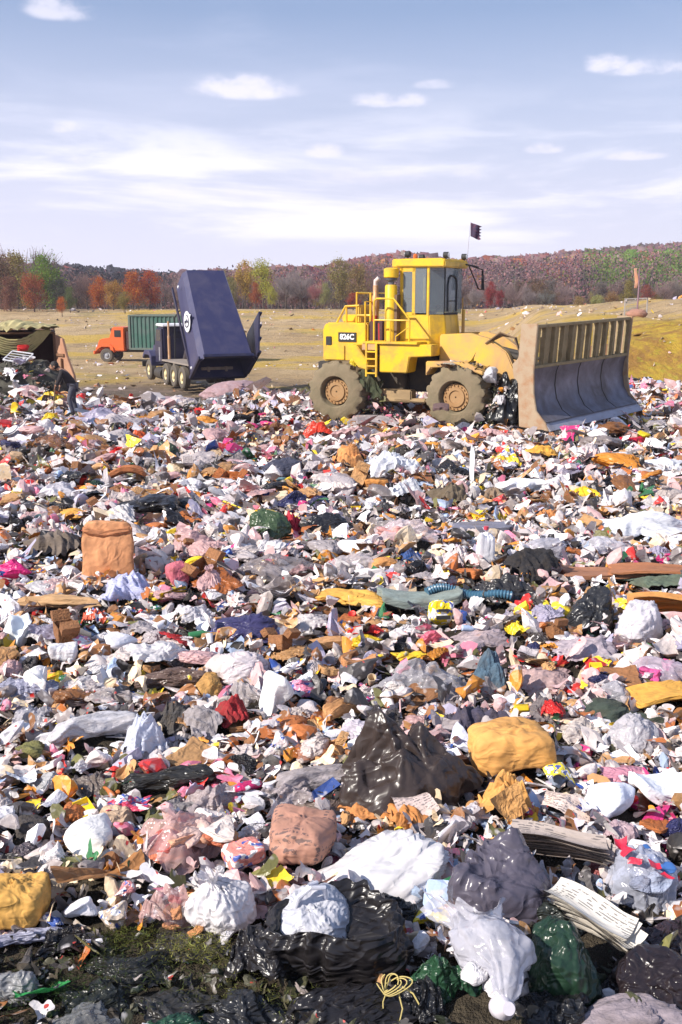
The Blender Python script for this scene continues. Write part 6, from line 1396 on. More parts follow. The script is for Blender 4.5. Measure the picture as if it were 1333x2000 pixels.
 ('red_bag', 'bag', 'orange red bag left of the green black bag', 'orange red bag on the left', 'drape', 161, (248, 834, 304, 868), (.72, .12, .03), 'film', .7, .2, .12),
 ('garbage_bag', 'bag', 'greenish black bag under a brown sheet on the left', 'greenish black bag', 'blob', 162, (296, 856, 350, 894), (.04, .06, .035), 'black_film', .8, .2, .10),
 ('brown_suitcase', 'suitcase', 'rounded brown suitcase like lump in the middle distance', 'rounded brown lump', 'blob', 163, (458, 838, 510, 866), (.28, .10, .04), 'card', .8, .2, .10),
 ('garbage_bag', 'bag', 'large dark grey bag in the middle distance', 'large dark grey bag', 'blob', 164, (494, 888, 592, 932), (.06, .06, .085), 'black_film', .6, .2, .10),
 ('cardboard_heap', 'cardboard', 'orange brown cardboard heap right of the large dark grey bag', 'orange cardboard heap', 'drape', 165, (646, 864, 720, 920), (.58, .25, .08), 'card', .6, .3, .10),
 ('white_bag', 'bag', 'large white bag with several lobes in front of the compactor', 'large lobed white bag', 'drape', 166, (706, 876, 830, 936), (.80, .80, .84), 'film', .7, .3, .14),
 ('white_bag', 'bag', 'white bag lobes lower down left of the brown black muck', 'lower white bag lobes', 'drape', 167, (756, 928, 832, 985), (.72, .72, .76), 'film', .7, .3, .10),
 ('yellow_bag', 'bag', 'yellow and white printed bag below the compactor blade', 'yellow printed bag', 'drape', 168, (952, 868, 1022, 912), (.78, .52, .03), 'wrap', .7, .3, .16),
 ('orange_bag', 'bag', 'orange bag right of the yellow printed bag', 'orange bag below the blade', 'drape', 169, (1018, 862, 1108, 906), (.72, .36, .05), 'card', .6, .2, .14),
 ('pipe', 'pipe', 'thin white pipe standing upright with a yellow top', 'thin white upright pipe', 'roll', 170, (912, 862, 932, 948), (.8, .8, .82), 'hard', 9, 1.57, .2),
 ('cardboard_piece', 'cardboard', 'rust and orange cardboard at the left middle distance', 'rust cardboard at left', 'slab', 171, (200, 902, 282, 944), (.36, .12, .04), 'card', .5, .2, .14),
 ('green_bag', 'bag', 'mid green bag at the left middle distance', 'mid green bag', 'blob', 172, (52, 880, 104, 912), (.05, .20, .09), 'black_film', .8, .2, .12),
 ('tan_bag', 'bag', 'tan rounded bag at the left next to the mid green bag', 'tan rounded bag', 'blob', 173, (4, 876, 50, 904), (.42, .28, .17), 'card', .8, .2, .12),
 ('small_box', 'box', 'small orange box below the large lobed white bag', 'small orange box', 'sack', 174, (706, 930, 758, 958), (.60, .25, .06), 'card', .8, .1, .16),
 ('garbage_bag', 'bag', 'black grey bag far back between the trucks and compactor', 'far black grey bag', 'blob', 175, (500, 788, 540, 812), (.04, .045, .055), 'black_film', .9, .2, .08),
 ('yellow_tarp', 'tarpaulin', 'yellow plastic tarpaulin heap near the rusty container', 'yellow tarpaulin heap', 'drape', 176, (44, 766, 128, 800), (.68, .46, .01), 'film', .7, .2, .12),
 ('yellow_bucket', 'bucket', 'yellow bucket like piece at the left of the tarpaulin heap', 'yellow bucket piece', 'lump', 177, (18, 786, 46, 812), (.70, .45, .01), 'hard', .9, .2, .12),
 ('yellow_sheet', 'plastic', 'crumpled yellow sheet in front of the stooping person', 'crumpled yellow sheet', 'drape', 178, (74, 804, 120, 828), (.80, .58, .02), 'film', .7, .2, .14),
 ('red_bin', 'bin', 'red plastic piece right of the stooping person', 'red piece right of the person', 'sack', 179, (148, 768, 166, 794), (.62, .02, .02), 'hard', 1.3, .2, .14),
 ('white_bag', 'bag', 'rounded white bag right of the red plastic piece', 'rounded white bag near the person', 'blob', 180, (184, 780, 208, 796), 'white', 'film', .8, .2, .12),
 ('red_sheet', 'plastic', 'red plastic sheet with a yellow pile below the right end of the blade', 'red sheet below the blade', 'drape', 181, (1205, 850, 1290, 872), (.62, .02, .05), 'film', .4, .2, .12),
 ('yellow_pile', 'plastic', 'small yellow pile on the red sheet', 'small yellow pile', 'lump', 182, (1246, 840, 1274, 862), (.78, .6, .02), 'film', .8, .2, .22),
 ('white_sheet', 'plastic', 'long white plastic strip at the right edge below the red sheet', 'long white strip', 'drape', 183, (1248, 885, 1400, 922), (.8, .8, .84), 'film', .3, .1, .12),
 ('garbage_bag', 'bag', 'black bag at the foot of the yellow bank on the right', 'black bag at the bank foot', 'blob', 184, (1246, 736, 1284, 754), (.03, .03, .03), 'black_film', .8, .2, .08),
 ('pink_bag', 'bag', 'pink bag beside the right end of the blade', 'pink bag beside the blade', 'lump', 185, (1226, 732, 1244, 760), (.55, .22, .34), 'film', 1.1, .2, .10),
 # dark wet film in the lower left corner
 ('black_film', 'plastic', 'black wet film over the muck below the white tissue lump', 'black film below the tissue lump', 'drape', 410, (150, 1850, 330, 1950), (.02, .02, .018), 'black_film', .3, .2, -.05),
 ('black_film', 'plastic', 'dark crumpled film at the bottom edge left of the glossy wrinkled bag', 'dark film at the bottom edge', 'drape', 411, (230, 1930, 440, 2030), (.03, .028, .026), 'black_film', .3, .9, -.05),
 ('black_film', 'plastic', 'black film between the mossy clumps right of the green strip', 'black film right of the green strip', 'drape', 412, (100, 1920, 250, 2020), (.018, .02, .016), 'black_film', .3, .5, -.05),
 ('garbage_bag', 'bag', 'wide black bag film at the bottom between the gaping bag and the green pleated bag', 'wide black bottom film', 'drape', 415, (760, 1900, 900, 2040), (.014, .014, .016), 'black_film', .4, .6, -.03),
 ('garbage_bag', 'bag', 'black green bag behind the large dark green garbage bag', 'black green bag behind the dark green one', 'blob', 416, (1040, 1740, 1160, 1850), (.025, .03, .028), 'black_film', .6, .6, -.03),
 ('garbage_bag', 'bag', 'dark bag film at the bottom between milky bag and grey corner cloth', 'dark film at the bottom right', 'drape', 417, (1010, 1930, 1190, 2060), (.016, .016, .018), 'black_film', .35, .2, -.03),
 ('garbage_bag', 'bag', 'black film between the big white shopping bag and the gaping black bag', 'black film behind the carrier bag', 'drape', 418, (690, 1740, 830, 1850), (.016, .016, .018), 'black_film', .5, .9, -.02),
 ('scrap', 'plastic', 'small pale plastic scrap lying alone on the black muck', 'pale scrap on the black muck', 'sheet', 413, (256, 1902, 280, 1918), 'offwhite', 'film', .5, .5, .1),
 ('scrap', 'plastic', 'small white scrap on the muck above the yellow moss clump', 'white scrap near the moss', 'lump', 414, (425, 1815, 460, 1842), 'white', 'film', .8, .5, .1),
 ('plastic_film', 'plastic', 'black film with grey sheen at the bottom edge right of the moss', 'black film right of the moss', 'drape', 801, (380, 1930, 560, 2060), (0.02, 0.02, 0.022), 'black_film', 0.35, 0.6, 0),
 ('plastic_film', 'plastic', 'dull grey clear film lying in the muck at the bottom left', 'grey film in the bottom left muck', 'drape', 802, (60, 1960, 230, 2070), (0.2, 0.2, 0.2), 'clear_film', 0.3, 0.6, 0.05),
 ('plastic_film', 'plastic', 'dark green film at the bottom edge left of the black film', 'dark green film at the bottom edge', 'drape', 803, (270, 1960, 400, 2060), (0.02, 0.06, 0.035), 'black_film', 0.3, 0.2, 0.02),
 ('plastic_film', 'plastic', 'dusty black film between the tied white bag and the moss', 'dusty black film under the tied white bag', 'drape', 804, (300, 1822, 450, 1880), (0.05, 0.045, 0.04), 'black_film', 0.3, 0.2, -0.04),
 ('plastic_film', 'plastic', 'crumpled pinkish film right of the thick folded newspaper bundle, near the right edge', 'pinkish film near the right edge', 'drape', 805, (1180, 1600, 1260, 1680), (0.5, 0.36, 0.4), 'film', 0.4, 0.5, 0.04),
 ('plastic_film', 'plastic', 'tan torn paper left of the pink clear food bag', 'tan torn paper at lower left', 'drape', 806, (180, 1560, 270, 1640), (0.45, 0.32, 0.22), 'card', 0.4, 0.5, 0.02),
 ('plastic_film', 'plastic', 'milky film between the brown printed bag and the magenta cartons', 'milky film above the brown printed bag', 'drape', 807, (500, 1520, 620, 1590), (0.5, 0.42, 0.42), 'clear_film', 0.35, 0.5, 0.06),
 ('plastic_film', 'plastic', 'wide orange brown torn paper left of the big white shopping bag top', 'orange torn paper behind the shopping bag', 'drape', 808, (640, 1560, 760, 1620), (0.5, 0.2, 0.06), 'card', 0.35, 0.5, 0.02),
 ('plastic_film', 'plastic', 'brown black film at the right edge below the red lettered clear bag', 'brown black film at the right edge', 'drape', 809, (1230, 1790, 1400, 1880), (0.04, 0.025, 0.03), 'black_film', 0.4, 0.3, 0.02),
 ('plastic_film', 'plastic', 'grey white torn film left of the gaping black garbage bag', 'torn film left of the gaping bag', 'drape', 810, (470, 1840, 540, 1890), (0.5, 0.5, 0.52), 'film', 0.4, 0.3, 0.08),
 # rubbish caught around the compactor
 ('garbage_bag', 'bag', 'dark green bags jammed between the compactor wheels', 'dark green bags between the wheels', 'drape', 190, (672, 715, 752, 792), (.035, .055, .03), 'black_film', 1.4, .2, .0),
 ('garbage_bag', 'bag', 'black bag jammed under the compactor ladder', 'black bag under the ladder', 'blob', 191, (722, 725, 772, 795), (.012, .012, .014), 'black_film', 1.5, .2, .05),
]
HERO = []      # (object, px bbox, short)
AVOID = []
def place(spec, mesh=None):
    name, cat, label, short, shape, seed, (x0, y0, x1, y1), col, m, ratio, yaw, lift = spec
    g = ground((x0 + x1) / 2, y1, lift * .5); dep = proj(g)[2]; s = FPX / dep; a = math.atan2(CAMZ - g.z, g.y)
    g_ = 1.0 if shape in ('roll', 'sheet', 'slab', 'stack', 'leafsack') else (1.12 if y1 < 1300 else 1.2)
    W = (x1 - x0) / s * g_; hv = (y1 - y0) / s * g_; D = hv / (math.sin(a) + ratio * math.cos(a))
    D = min(D, 1.9 * W) if ratio < 2 else D; Hh = max((hv - D * math.sin(a)) / math.cos(a), .04)
    c, sn = abs(math.cos(yaw)), abs(math.sin(yaw))
    if shape in ('roll', 'stack', 'slab') or (shape == 'sheet' and abs(yaw) > .5):   # long things keep their length along their own axis
        L = math.hypot(W, D * .8) if abs(yaw) > .2 else W
        dx, dy = (W / max(c, .3) * .93, D * .55) if abs(yaw) < .8 else (L, W * .5)
    else:
        dx = W * c + D * sn * 1.0; dy = D * c + W * sn; k = W / (dx * c + dy * sn); dx *= k; dy *= k
    me = mesh or proto(shape, seed, m)
    cc = C[col] if isinstance(col, str) else col
    o = mk(name, me, None, None, cc)
    if not me.materials: me.materials.append(M[m])
    cy = g.y + D * .5; z = float(H(g.x, cy))
    o.location = (g.x, cy, min(z, g.z + .1) + lift * .35); o.scale = (dx, dy, Hh); o.rotation_euler = (0, 0, yaw)
    tag(o, label, cat); HERO.append((o, (x0, y0, x1, y1), short))
    AVOID.append((g.x, cy, W, D)); return o
def attach(o, name, me, m, col=None, loc=(0, 0, 0), scale=None, rot=(0, 0, 0)):
    """child in the parent's metric space (undo the parent's scale)"""
    c = mk(name, me, m, o, col); sx, sy, sz = o.scale
    c.matrix_parent_inverse = Matrix.Diagonal((1 / sx, 1 / sy, 1 / sz, 1)); c.location = loc
    if scale: c.scale = scale
    c.rotation_euler = rot; return c
def build_heroes():
    ob = {}; M['clear_film'].name = 'clear_film'
    for s in HE: ob[s[3]] = place(s)
    # metric parts
    rr = np.random.default_rng(12)
    for key, cols, n in (('milky upright clear bag', [(.5, .5, .52), (.35, .34, .36), (.62, .6, .62)], 9), ('pink clear food bag', [(.55, .16, .08), (.60, .30, .18), (.62, .42, .36), (.45, .08, .07), (.70, .60, .55)], 11), ('torn red cream bag', [(.55, .06, .06), (.66, .52, .42), (.50, .22, .10), (.70, .62, .56)], 9),
                         ('clear bag with red lettering', [(.30, .34, .45), (.60, .60, .66), (.2, .22, .3)], 7), ('peaked grey film mound', [(.36, .30, .28), (.55, .5, .48)], 5), ('pinkish clear bag', [(.62, .30, .28), (.70, .62, .60), (.5, .2, .25)], 6),
                         ('rounded grey clear bag', [(.5, .45, .45), (.65, .6, .6)], 4), ('clear bag left of orange cardboard', [(.55, .5, .5), (.5, .3, .3)], 4), ('clear film heap', [(.6, .56, .56), (.4, .3, .3)], 4), ('clear bag with magenta contents', [(.6, .08, .25), (.6, .5, .55)], 5)):
        o = ob[key]; a, b, c = o.scale
        for i in range(n):
            col = cols[i % len(cols)]; s_ = min(a, b) * rr.uniform(.28, .46)
            kx = .5 if key.startswith('milky') else 1.0
            if kx < 1: s_ *= .6
            attach(o, 'contents', proto('lump', 340 + i % 5, 'card'), None, col, (rr.uniform(-.28, .28) * a * kx, rr.uniform(-.26, .26) * b, c * rr.uniform(.08, .34)), (s_ * 1.2, s_, min(s_ * .7, c * .42)), (0, 0, i))
    o = ob['tied white bag']; z = o.scale[2]
    attach(o, 'knot', mesh_of(g_lump(77, 3), 'knot'), M['film'], C['white'], (.0, .0, z * .9), (.05, .045, .05))
    o = ob['milky carrier bag']; z = o.scale[2]
    for k in (0, 1): attach(o, 'handle', MB().tube([(-.09 + .0 * k, .02 + .04 * k, z * .62), (-.07, .02, z * .85), (-.01, .0, z * 1.05), (.06, .0, z * .98), (.08, .02, z * .66)][::1], [.012, .014, .011, .014, .012], 8).mesh('handle'), M['film'], (.74, .74, .8), (0, .05 * k, -.02 * k), None, (0, 0, .6 * k))
    o = ob['big full white shopping bag']; attach(o, 'handle', mesh_of(g_drape(301), 'handle'), M['film'], (.6, .6, .64), (o.scale[0] * .42, -.05, .02), (.16, .14, .2))
    o = ob['milky upright clear bag']; pass
    b = MB().lathe([(0, 0), (.045, 0), (.05, .02), (.05, .09), (.03, .12), (.028, .15), (0, .15)], n=24).mesh('bottle'); attach(o, 'bottle', b, M['hard'], (.60, .56, .60), (.04, -o.scale[1] * .40, .07), None, (R(55), 0, .2))
    # red wrapper: print
    o = ob['red printed wrapper']; 
    red = mat('red_print', (.62, .05, .03, 1), rough=.6); blu = mat('blue_print', (.015, .02, .16, 1), rough=.6)
    def onpaper(o, text, size, m, u, v, rz, name='lettering'):
        t = text_mesh(name, text, size, m, None, (0, 0, 0), (0, 0, 0), .002); me = t.data; bpy.data.objects.remove(t)
        # drape the flat print onto the sheet by raycasting in metric space
        V = np.array([v_.co[:] for v_ in me.vertices]); c, s = math.cos(rz), math.sin(rz)
        sx, sy, sz = o.scale; bv = np.array([q.co[:] for q in o.data.vertices])
        X = V[:, 0] * c - V[:, 1] * s + u * sx; Y = V[:, 0] * s + V[:, 1] * c + v * sy
        for i in range(len(V)):
            d = (bv[:, 0] * sx - X[i]) ** 2 + (bv[:, 1] * sy - Y[i]) ** 2; k = np.argpartition(d, 4)[:4]; w = 1 / (d[k] + 1e-5)
            V[i] = (X[i], Y[i], (bv[k, 2] * w).sum() / w.sum() * sz + .006 + V[i, 2])
        for i, v_ in enumerate(me.vertices): v_.co = V[i]
        return attach(o, name, me, m)
    onpaper(o, 'KA', .09, blu, .34, .0, R(75))
    o = ob['white pack with blue lettering']; onpaper(o, 'JA', .09, blu, .05, -.15, .35)
    o = ob['clear bag with red lettering']
    for k in range(3): attach(o, 'blue_disc', mesh_of(g_lump(310 + k, 3), 'disc'), mat('blue_disc', (.05, .14, .38, 1), rough=.4), None, (.02 + .05 * k, -.14 + .13 * k, o.scale[2] * (.62 - .08 * k)), (.10, .09, .05))
    for k in range(5): attach(o, 'red_strip', mesh_of(g_sheet(320 + k, 16), 'strip'), mat('red_print_strip', (.55, .02, .05, 1), rough=.4), None, (-.08 + .03 * math.sin(k * 2), -.22 + .09 * k, o.scale[2] * (.72)), (.09, .07, .04), (0, .2, k))
    o = ob['square yellow thing']
    attach(o, 'dark_mark', MB().box((0, 0, 0), (o.scale[0] * .55, .02, o.scale[2] * .12)).box((0, 0, o.scale[2] * .25), (o.scale[0] * .4, .02, o.scale[2] * .08)).mesh('mark'), BLK, None, (0, -o.scale[1] * .52, o.scale[2] * .4))
    o = ob['upright white container']; attach(o, 'cap', MB().lathe([(0, 0), (.03, 0), (.03, .04), (0, .04)], n=16).mesh('cap'), M['hard'], (.5, .05, .08), (0, 0, o.scale[2] * .98))
    o = ob['thin white upright pipe']; g = ground(925, 948); 
    attach(ob['torn orange parcel'], 'torn_flap', mesh_of(g_sheet(330, 24), 'flap'), M['card'], (.58, .30, .10), (-.14, -.12, .16), (.22, .2, .12), (R(55), 0, .4))
    attach(ob['torn red cream bag'], 'food_scrap', mesh_of(g_lump(331, 3), 'scrap'), M['card'], (.5, .22, .08), (.0, -.2, .03), (.10, .06, .05))
    o = ob['upright tan leaf sack']; a, b, c = o.scale; attach(o, 'folded_top', mesh_of(g_slab(333), 'fold'), M['card'], (.46, .18, .075), (.02 * a, -.20 * b, c * .68), (a * .9, b * .5, c * .2), (R(-12), 0, 0))
    # ribbed blue hose
    a = ground(835, 1200); b = ground(1000, 1195); n = 60; mb = MB()
    path = [Vector((a.x + (b.x - a.x) * t, a.y + .12 + (b.y - a.y) * t + .10 * math.sin(t * 5), float(H(a.x, a.y)) + .20 + .03 * math.sin(t * 9))) for t in np.linspace(0, 1, n)]
    mb.tube(path, [.036 if i % 2 else .05 for i in range(n)], 14); cen = path[n // 2]
    me = mb.mesh('hose', ang=20)
    for v in me.vertices: v.co -= cen
    o = mk('ribbed_hose', me, M['hard'], None, (.05, .13, .20)); o.location = cen; tag(o, 'ribbed blue hose curling right from the yellow square thing', 'hose'); HERO.append((o, (830, 1165, 1000, 1215), 'ribbed blue hose'))
    # yellow cord knotted at the bottom
    c = ground(765, 1990, .02); mb = MB(); r = np.random.default_rng(6)
    c = c + Vector((0, .04, .13))
    for k in range(5):
        p = [Vector((math.cos(a * 1.0 + k) * (.03 + .012 * k) * (1 + .3 * math.sin(a * 2 + k)), math.sin(a + k) * .04, .02 + .03 * math.sin(a * 1.5 + k))) for a in np.linspace(0, 4.2, 18)]; mb.tube(p, .003, 6)
    mb.tube([(-.02, -.01, 0), (-.04, -.04, -.04), (-.04, -.08, -.07)], .003, 6).tube([(.03, -.01, 0), (.05, -.06, -.06), (.03, -.12, -.1)], .004, 6).tube([(.05, 0, .01), (.1, -.02, -.01), (.13, -.05, -.05)], .004, 6)
    o = mb.build('cord', mat('yellow_cord', (.50, .40, .14, 1), rough=.8, dirt_amt=.4), None); o.location = c; tag(o, 'knotted yellow cord on the shiny black bag at the bottom', 'cord'); HERO.append((o, (720, 1930, 805, 1985), 'knotted yellow cord'))
    # pieces hanging on the compactor wheel and axle
    for nm, lb, cat, shp, sd_, px, py, Y, dims, col, m, ref in [
        ('garbage_bag', 'dark grey rubbish wrapped over the tread of the compactor front wheel', 'bag', 'drape', 401, 962, 722, 25.3, (1.0, .8, .42), (.13, .11, .09), 'cloth', 'rubbish on the front wheel tread'),
        ('white_bag', 'white bag caught between the compactor front wheel and the blade', 'bag', 'lump', 402, 958, 748, 24.4, (.55, .4, .42), (.7, .7, .74), 'film', 'white bag caught by the front wheel'),
        ('garbage_bag', 'black torn bags packed behind the compactor blade', 'bag', 'peak', 403, 985, 822, 24.3, (1.15, .9, 1.3), (.012, .012, .013), 'black_film', 'black bags packed behind the blade'),
        ('yellow_bag', 'yellow plastic scrap caught under the compactor ladder', 'bag', 'lump', 404, 690, 722, 26.2, (.22, .2, .34), (.78, .6, .03), 'film', 'yellow scrap under the ladder'),
        ('grey_rag', 'grey white plastic strip lying over the top of the front tyre', 'plastic', 'drape', 405, 888, 714, 24.9, (1.1, .6, .14), (.36, .32, .25), 'cloth', 'plastic strip over the front tyre'),
        ('white_scrap', 'pale film stuck on the black bags behind the blade', 'plastic', 'drape', 407, 975, 790, 23.9, (.4, .25, .25), (.6, .58, .6), 'film', 'pale film behind the blade'),
        ('green_bag', 'dark olive rags stuffed below the compactor hood behind the rear wheel', 'rag', 'drape', 408, 715, 775, 26.0, (.9, .6, .8), (.05, .06, .03), 'cloth', 'olive rags behind the rear wheel'),
        ('brown_board', 'brown wooden board with cables leaning behind the front wheel hub', 'board', 'slab', 406, 862, 800, 23.7, (.9, .4, .16), (.12, .07, .07), 'wood', 'brown board before the front wheel')]:
        p = at(px, py, Y); o = mk(nm, proto(shp, sd_, m), None, None, col); o.location = (p.x, p.y, p.z); o.scale = dims; o.rotation_euler = (0, 0, sd_ * .7); tag(o, lb, cat); w = dims[0] * FPX / Y / 2; HERO.append((o, (px - w, py - 40, px + w, py), ref))
    # white metal frame and pale panel in the container heap
    for nm, lb, px, py, Y, w, d, tilt, ref in [('metal_frame', 'white metal rack frame lying tilted on the heap inside the rusty container', 36, 697, 30.2, .75, .5, .5, 'white metal rack frame'), ('pale_panel', 'small pale tilted panel on the dark heap below the white metal frame', 38, 752, 29.8, .5, .35, .35, 'small pale tilted panel')]:
        p = at(px, py, Y); mb = MB(); 
        for y in (-d / 2, d / 2): mb.box((0, y, 0), (w, .04, .03))
        for x in (-w / 2, w / 2): mb.box((x, 0, 0), (.04, d, .03))
        if nm == 'metal_frame':
            for k in range(1, 4): mb.box((0, -d / 2 + d * k / 4, 0), (w, .02, .02))
        else: mb.box((0, 0, 0), (w, d, .015))
        o = mb.build(nm, mat('white_enamel', (.6, .6, .64, 1), rough=.5, dirt_amt=.4), None, .004); o.location = p; o.rotation_euler = (tilt, .1, -.35); tag(o, lb, 'frame' if 'frame' in nm else 'panel'); HERO.append((o, (px - 30, py - 15, px + 30, py + 10), ref))
    V, F = ico(5); V = fine(crease(V, np.random.default_rng(18), 18, .10, .9), .16, 2.4, 5); V = fine(V, .05, 8, 2); p = at(40, 765, 30.1)
    o = mk('rubbish_heap', np_mesh('heap', V, F, True), mat('dark_damp_waste', (.05, .045, .035, 1), rough=.9, dirt_amt=.7, dirt=(.12, .12, .09, 1), dirt_scale=5, bump=.8, bump_scale=12)); o.location = (p.x - .1, 30.5, p.z - .2); o.scale = (1.35, 1.1, 1.15)
    tag(o, 'dark damp heap of rubbish spilling from the rusty container', 'rubbish heap'); HERO.append((o, (-10, 690, 100, 770), 'dark heap in the container'))
    for i, (px, py, Y, sz, col, lb) in enumerate([(44, 686, 30.6, .3, C['red'], 'red rag behind the white metal rack frame'), (64, 702, 29.9, .16, C['white'], 'white lump at the corner of the white rack frame'), (40, 712, 29.7, .3, C['lavender'], 'lavender film below the white rack frame'), (92, 726, 29.6, .16, C['offwhite'], 'small pale scrap beside the rusty door'), (58, 772, 29.0, .42, C['palepink'], 'pale pink bag above the yellow tarpaulin heap')]):
        p = at(px, py, Y); o = mk('heap_scrap', proto('lump', 500 + i, 'film'), None, None, col); o.location = p; o.scale = (sz * 1.3, sz, sz * .7); tag(o, lb, 'rubbish')

# ------------------------------------------------------------------ the stooping person
def skin_mesh(name, pts, edges, radii, lvl=2):
    me = bpy.data.meshes.new(name); me.from_pydata(pts, edges, []); o = bpy.data.objects.new(name, me); COL.objects.link(o)
    sm = o.modifiers.new('skin', 'SKIN'); sub = o.modifiers.new('sub', 'SUBSURF'); sub.levels = sub.render_levels = lvl
    for v, r_ in zip(me.skin_vertices[0].data, radii): v.radius = (r_, r_) if not isinstance(r_, tuple) else r_
    me.skin_vertices[0].data[0].use_root = True
    bpy.context.view_layer.update(); ev = o.evaluated_get(bpy.context.evaluated_depsgraph_get()); m2 = bpy.data.meshes.new_from_object(ev); bpy.data.objects.remove(o)
    for p in m2.polygons: p.use_smooth = True
    m2.name = name; return m2
def build_person():
    g = ground(143, 818); Y = g.y
    root = empty('person', (g.x + .1, Y - .2, g.z + .10), (0, 0, R(8))); root.scale = (.86, .86, .86); tag(root, 'person in dark jacket stooping forward to the left and holding a stick', 'person')
    # local: facing -x; height about 1.75 if upright
    SK = mat('skin', (.35, .18, .11, 1), rough=.6); JK = mat('dark_jacket', (.02, .016, .018, 1), rough=.9, bump=.3, bump_scale=8); TR = mat('worn_trousers', (.05, .05, .07, 1), rough=.9, dirt_amt=.5, dirt=(.3, .3, .33, 1), dirt_scale=4)
    P = [(0, 0, .92), (-.10, 0, 1.08), (-.24, 0, 1.28), (-.32, 0, 1.38), (-.40, 0, 1.43), (-.47, 0, 1.46),
         (0, .10, .88), (-.02, .12, .50), (.06, .13, .09), (-.10, .13, .05), (0, -.10, .88), (-.12, -.11, .50), (-.02, -.12, .09), (-.18, -.12, .05),
         (-.28, .19, 1.32), (-.34, .22, 1.06), (-.42, .18, .84), (-.28, -.19, 1.32), (-.38, -.22, 1.06), (-.50, -.18, .90)]
    E = [(0, 1), (1, 2), (2, 3), (3, 4), (4, 5), (0, 6), (6, 7), (7, 8), (8, 9), (0, 10), (10, 11), (11, 12), (12, 13), (2, 14), (14, 15), (15, 16), (2, 17), (17, 18), (18, 19)]
    Rr = [.13, .125, .13, .07, .055, .08, .085, .055, .04, .035, .085, .055, .04, .035, .06, .042, .028, .06, .042, .028]
    # head chain
    P += [(-.53, 0, 1.48)]; E += [(5, 20)]; Rr += [.085]
    def hand(k, dirx):
        b = Vector(P[k]); n = len(P); 
        for j in range(5):
            off = (j - 2) * .018; ln = (.045, .07, .075, .07, .055)[j]
            P.append(tuple(b + Vector((dirx * .02, off, -.05)))); P.append(tuple(b + Vector((dirx * .03, off * 1.1 + (.02 if j == 0 else 0), -.05 - ln)))); E.append((k, len(P) - 2)); E.append((len(P) - 2, len(P) - 1)); Rr.extend([.011, .008])
    body = skin_mesh('body', P, E, Rr, 2); b = mk('body', body, SK, root)
    hb = MB()
    for s in (16, 19):
        for j in range(5):
            o_ = Vector(P[s]); y = (j - 2) * .02; hb.tube([o_ + Vector((0, y, 0)), o_ + Vector((-.01, y, -.05)), o_ + Vector((-.03, y * .8, -.085))], [.011, .010, .008], 6)
    hb.build('fingers', SK, b)
    hd = MB()
    V, F = ico(4); V = V * np.array([.115, .088, .125]); V[:, 0] *= 1 + .15 * (V[:, 2] < -.02); V += np.array([-.52, 0, 1.50])
    # jacket and trousers: same skeleton, larger
    PJ = [P[i] for i in (0, 1, 2, 3, 14, 15, 16, 17, 18, 19)]; EJ = [(0, 1), (1, 2), (2, 3), (2, 4), (4, 5), (5, 6), (2, 7), (7, 8), (8, 9)]; PJ[0] = (.02, 0, .82)
    PJ[6] = tuple(Vector(P[16]) * .75 + Vector(P[15]) * .25); PJ[9] = tuple(Vector(P[19]) * .75 + Vector(P[18]) * .25)
    mk('jacket', skin_mesh('jacket', PJ, EJ, [.17, .165, .17, .085, .085, .062, .05, .085, .062, .05], 2), JK, root)
    PT = [P[i] for i in (0, 6, 7, 8, 10, 11, 12)]; ET = [(0, 1), (1, 2), (2, 3), (0, 4), (4, 5), (5, 6)]
    mk('trousers', skin_mesh('trousers', PT, ET, [.15, .11, .075, .06, .11, .075, .06], 2), TR, root)
    for y in (.13, -.12):
        x = -.04 if y > 0 else -.12
        MB().prism([(x + .12, 0), (x + .13, .12), (x + .02, .13), (x - .12, .06), (x - .17, .0)], y - .05, y + .05).build('boot', BLK, root, .02)
    h = mk('head', np_mesh('head', V, F, True), SK, b)
    fm = MB().tube([(-.625, 0, 1.51), (-.66, 0, 1.475), (-.63, 0, 1.47)], [.012, .018, .012], 8).box((-.63, 0, 1.435), (.012, .05, .012)).box((-.617, .035, 1.52), (.012, .022, .012)).box((-.617, -.035, 1.52), (.012, .022, .012)).lathe([(.0, 0), (.03, 0), (.03, .012), (0, .014)], (-.51, -.088, 1.49), (0, -1, 0), 12).lathe([(.0, 0), (.03, 0), (.03, .012), (0, .014)], (-.51, .088, 1.49), (0, 1, 0), 12)
    fm.build('face', SK, h)
    V2 = V.copy() ; c = np.array([-.52, 0, 1.50]); V2 = (V2 - c) * 1.09 + c; V2[:, 0] += .018; V2[:, 2] += .018
    k = (V2[:, 2] < 1.47) & (V2[:, 0] < -.5); V2[k, 0] = np.maximum(V2[k, 0], -.56); mk('hair', np_mesh('hair', V2, F, True), mat('dark_hair', (.015, .01, .008, 1), rough=.7, bump=.6, bump_scale=30), root)
    st = MB().tube([(-.50, -.18, .86), (-.56, -.2, .4), (-.60, -.22, .02)], .018, 8).tube([(-.50, -.18, .86), (-.46, -.17, 1.1)], .018, 8).build('stick', mat('brown_stick', (.16, .09, .05, 1)), None); st.location = root.location; st.rotation_euler = root.rotation_euler; st.scale = root.scale
    tag(st, 'dark stick held by the stooping person', 'stick'); HERO.append((root, (112, 725, 152, 822), 'stooping person'))
build_person()
build_heroes()
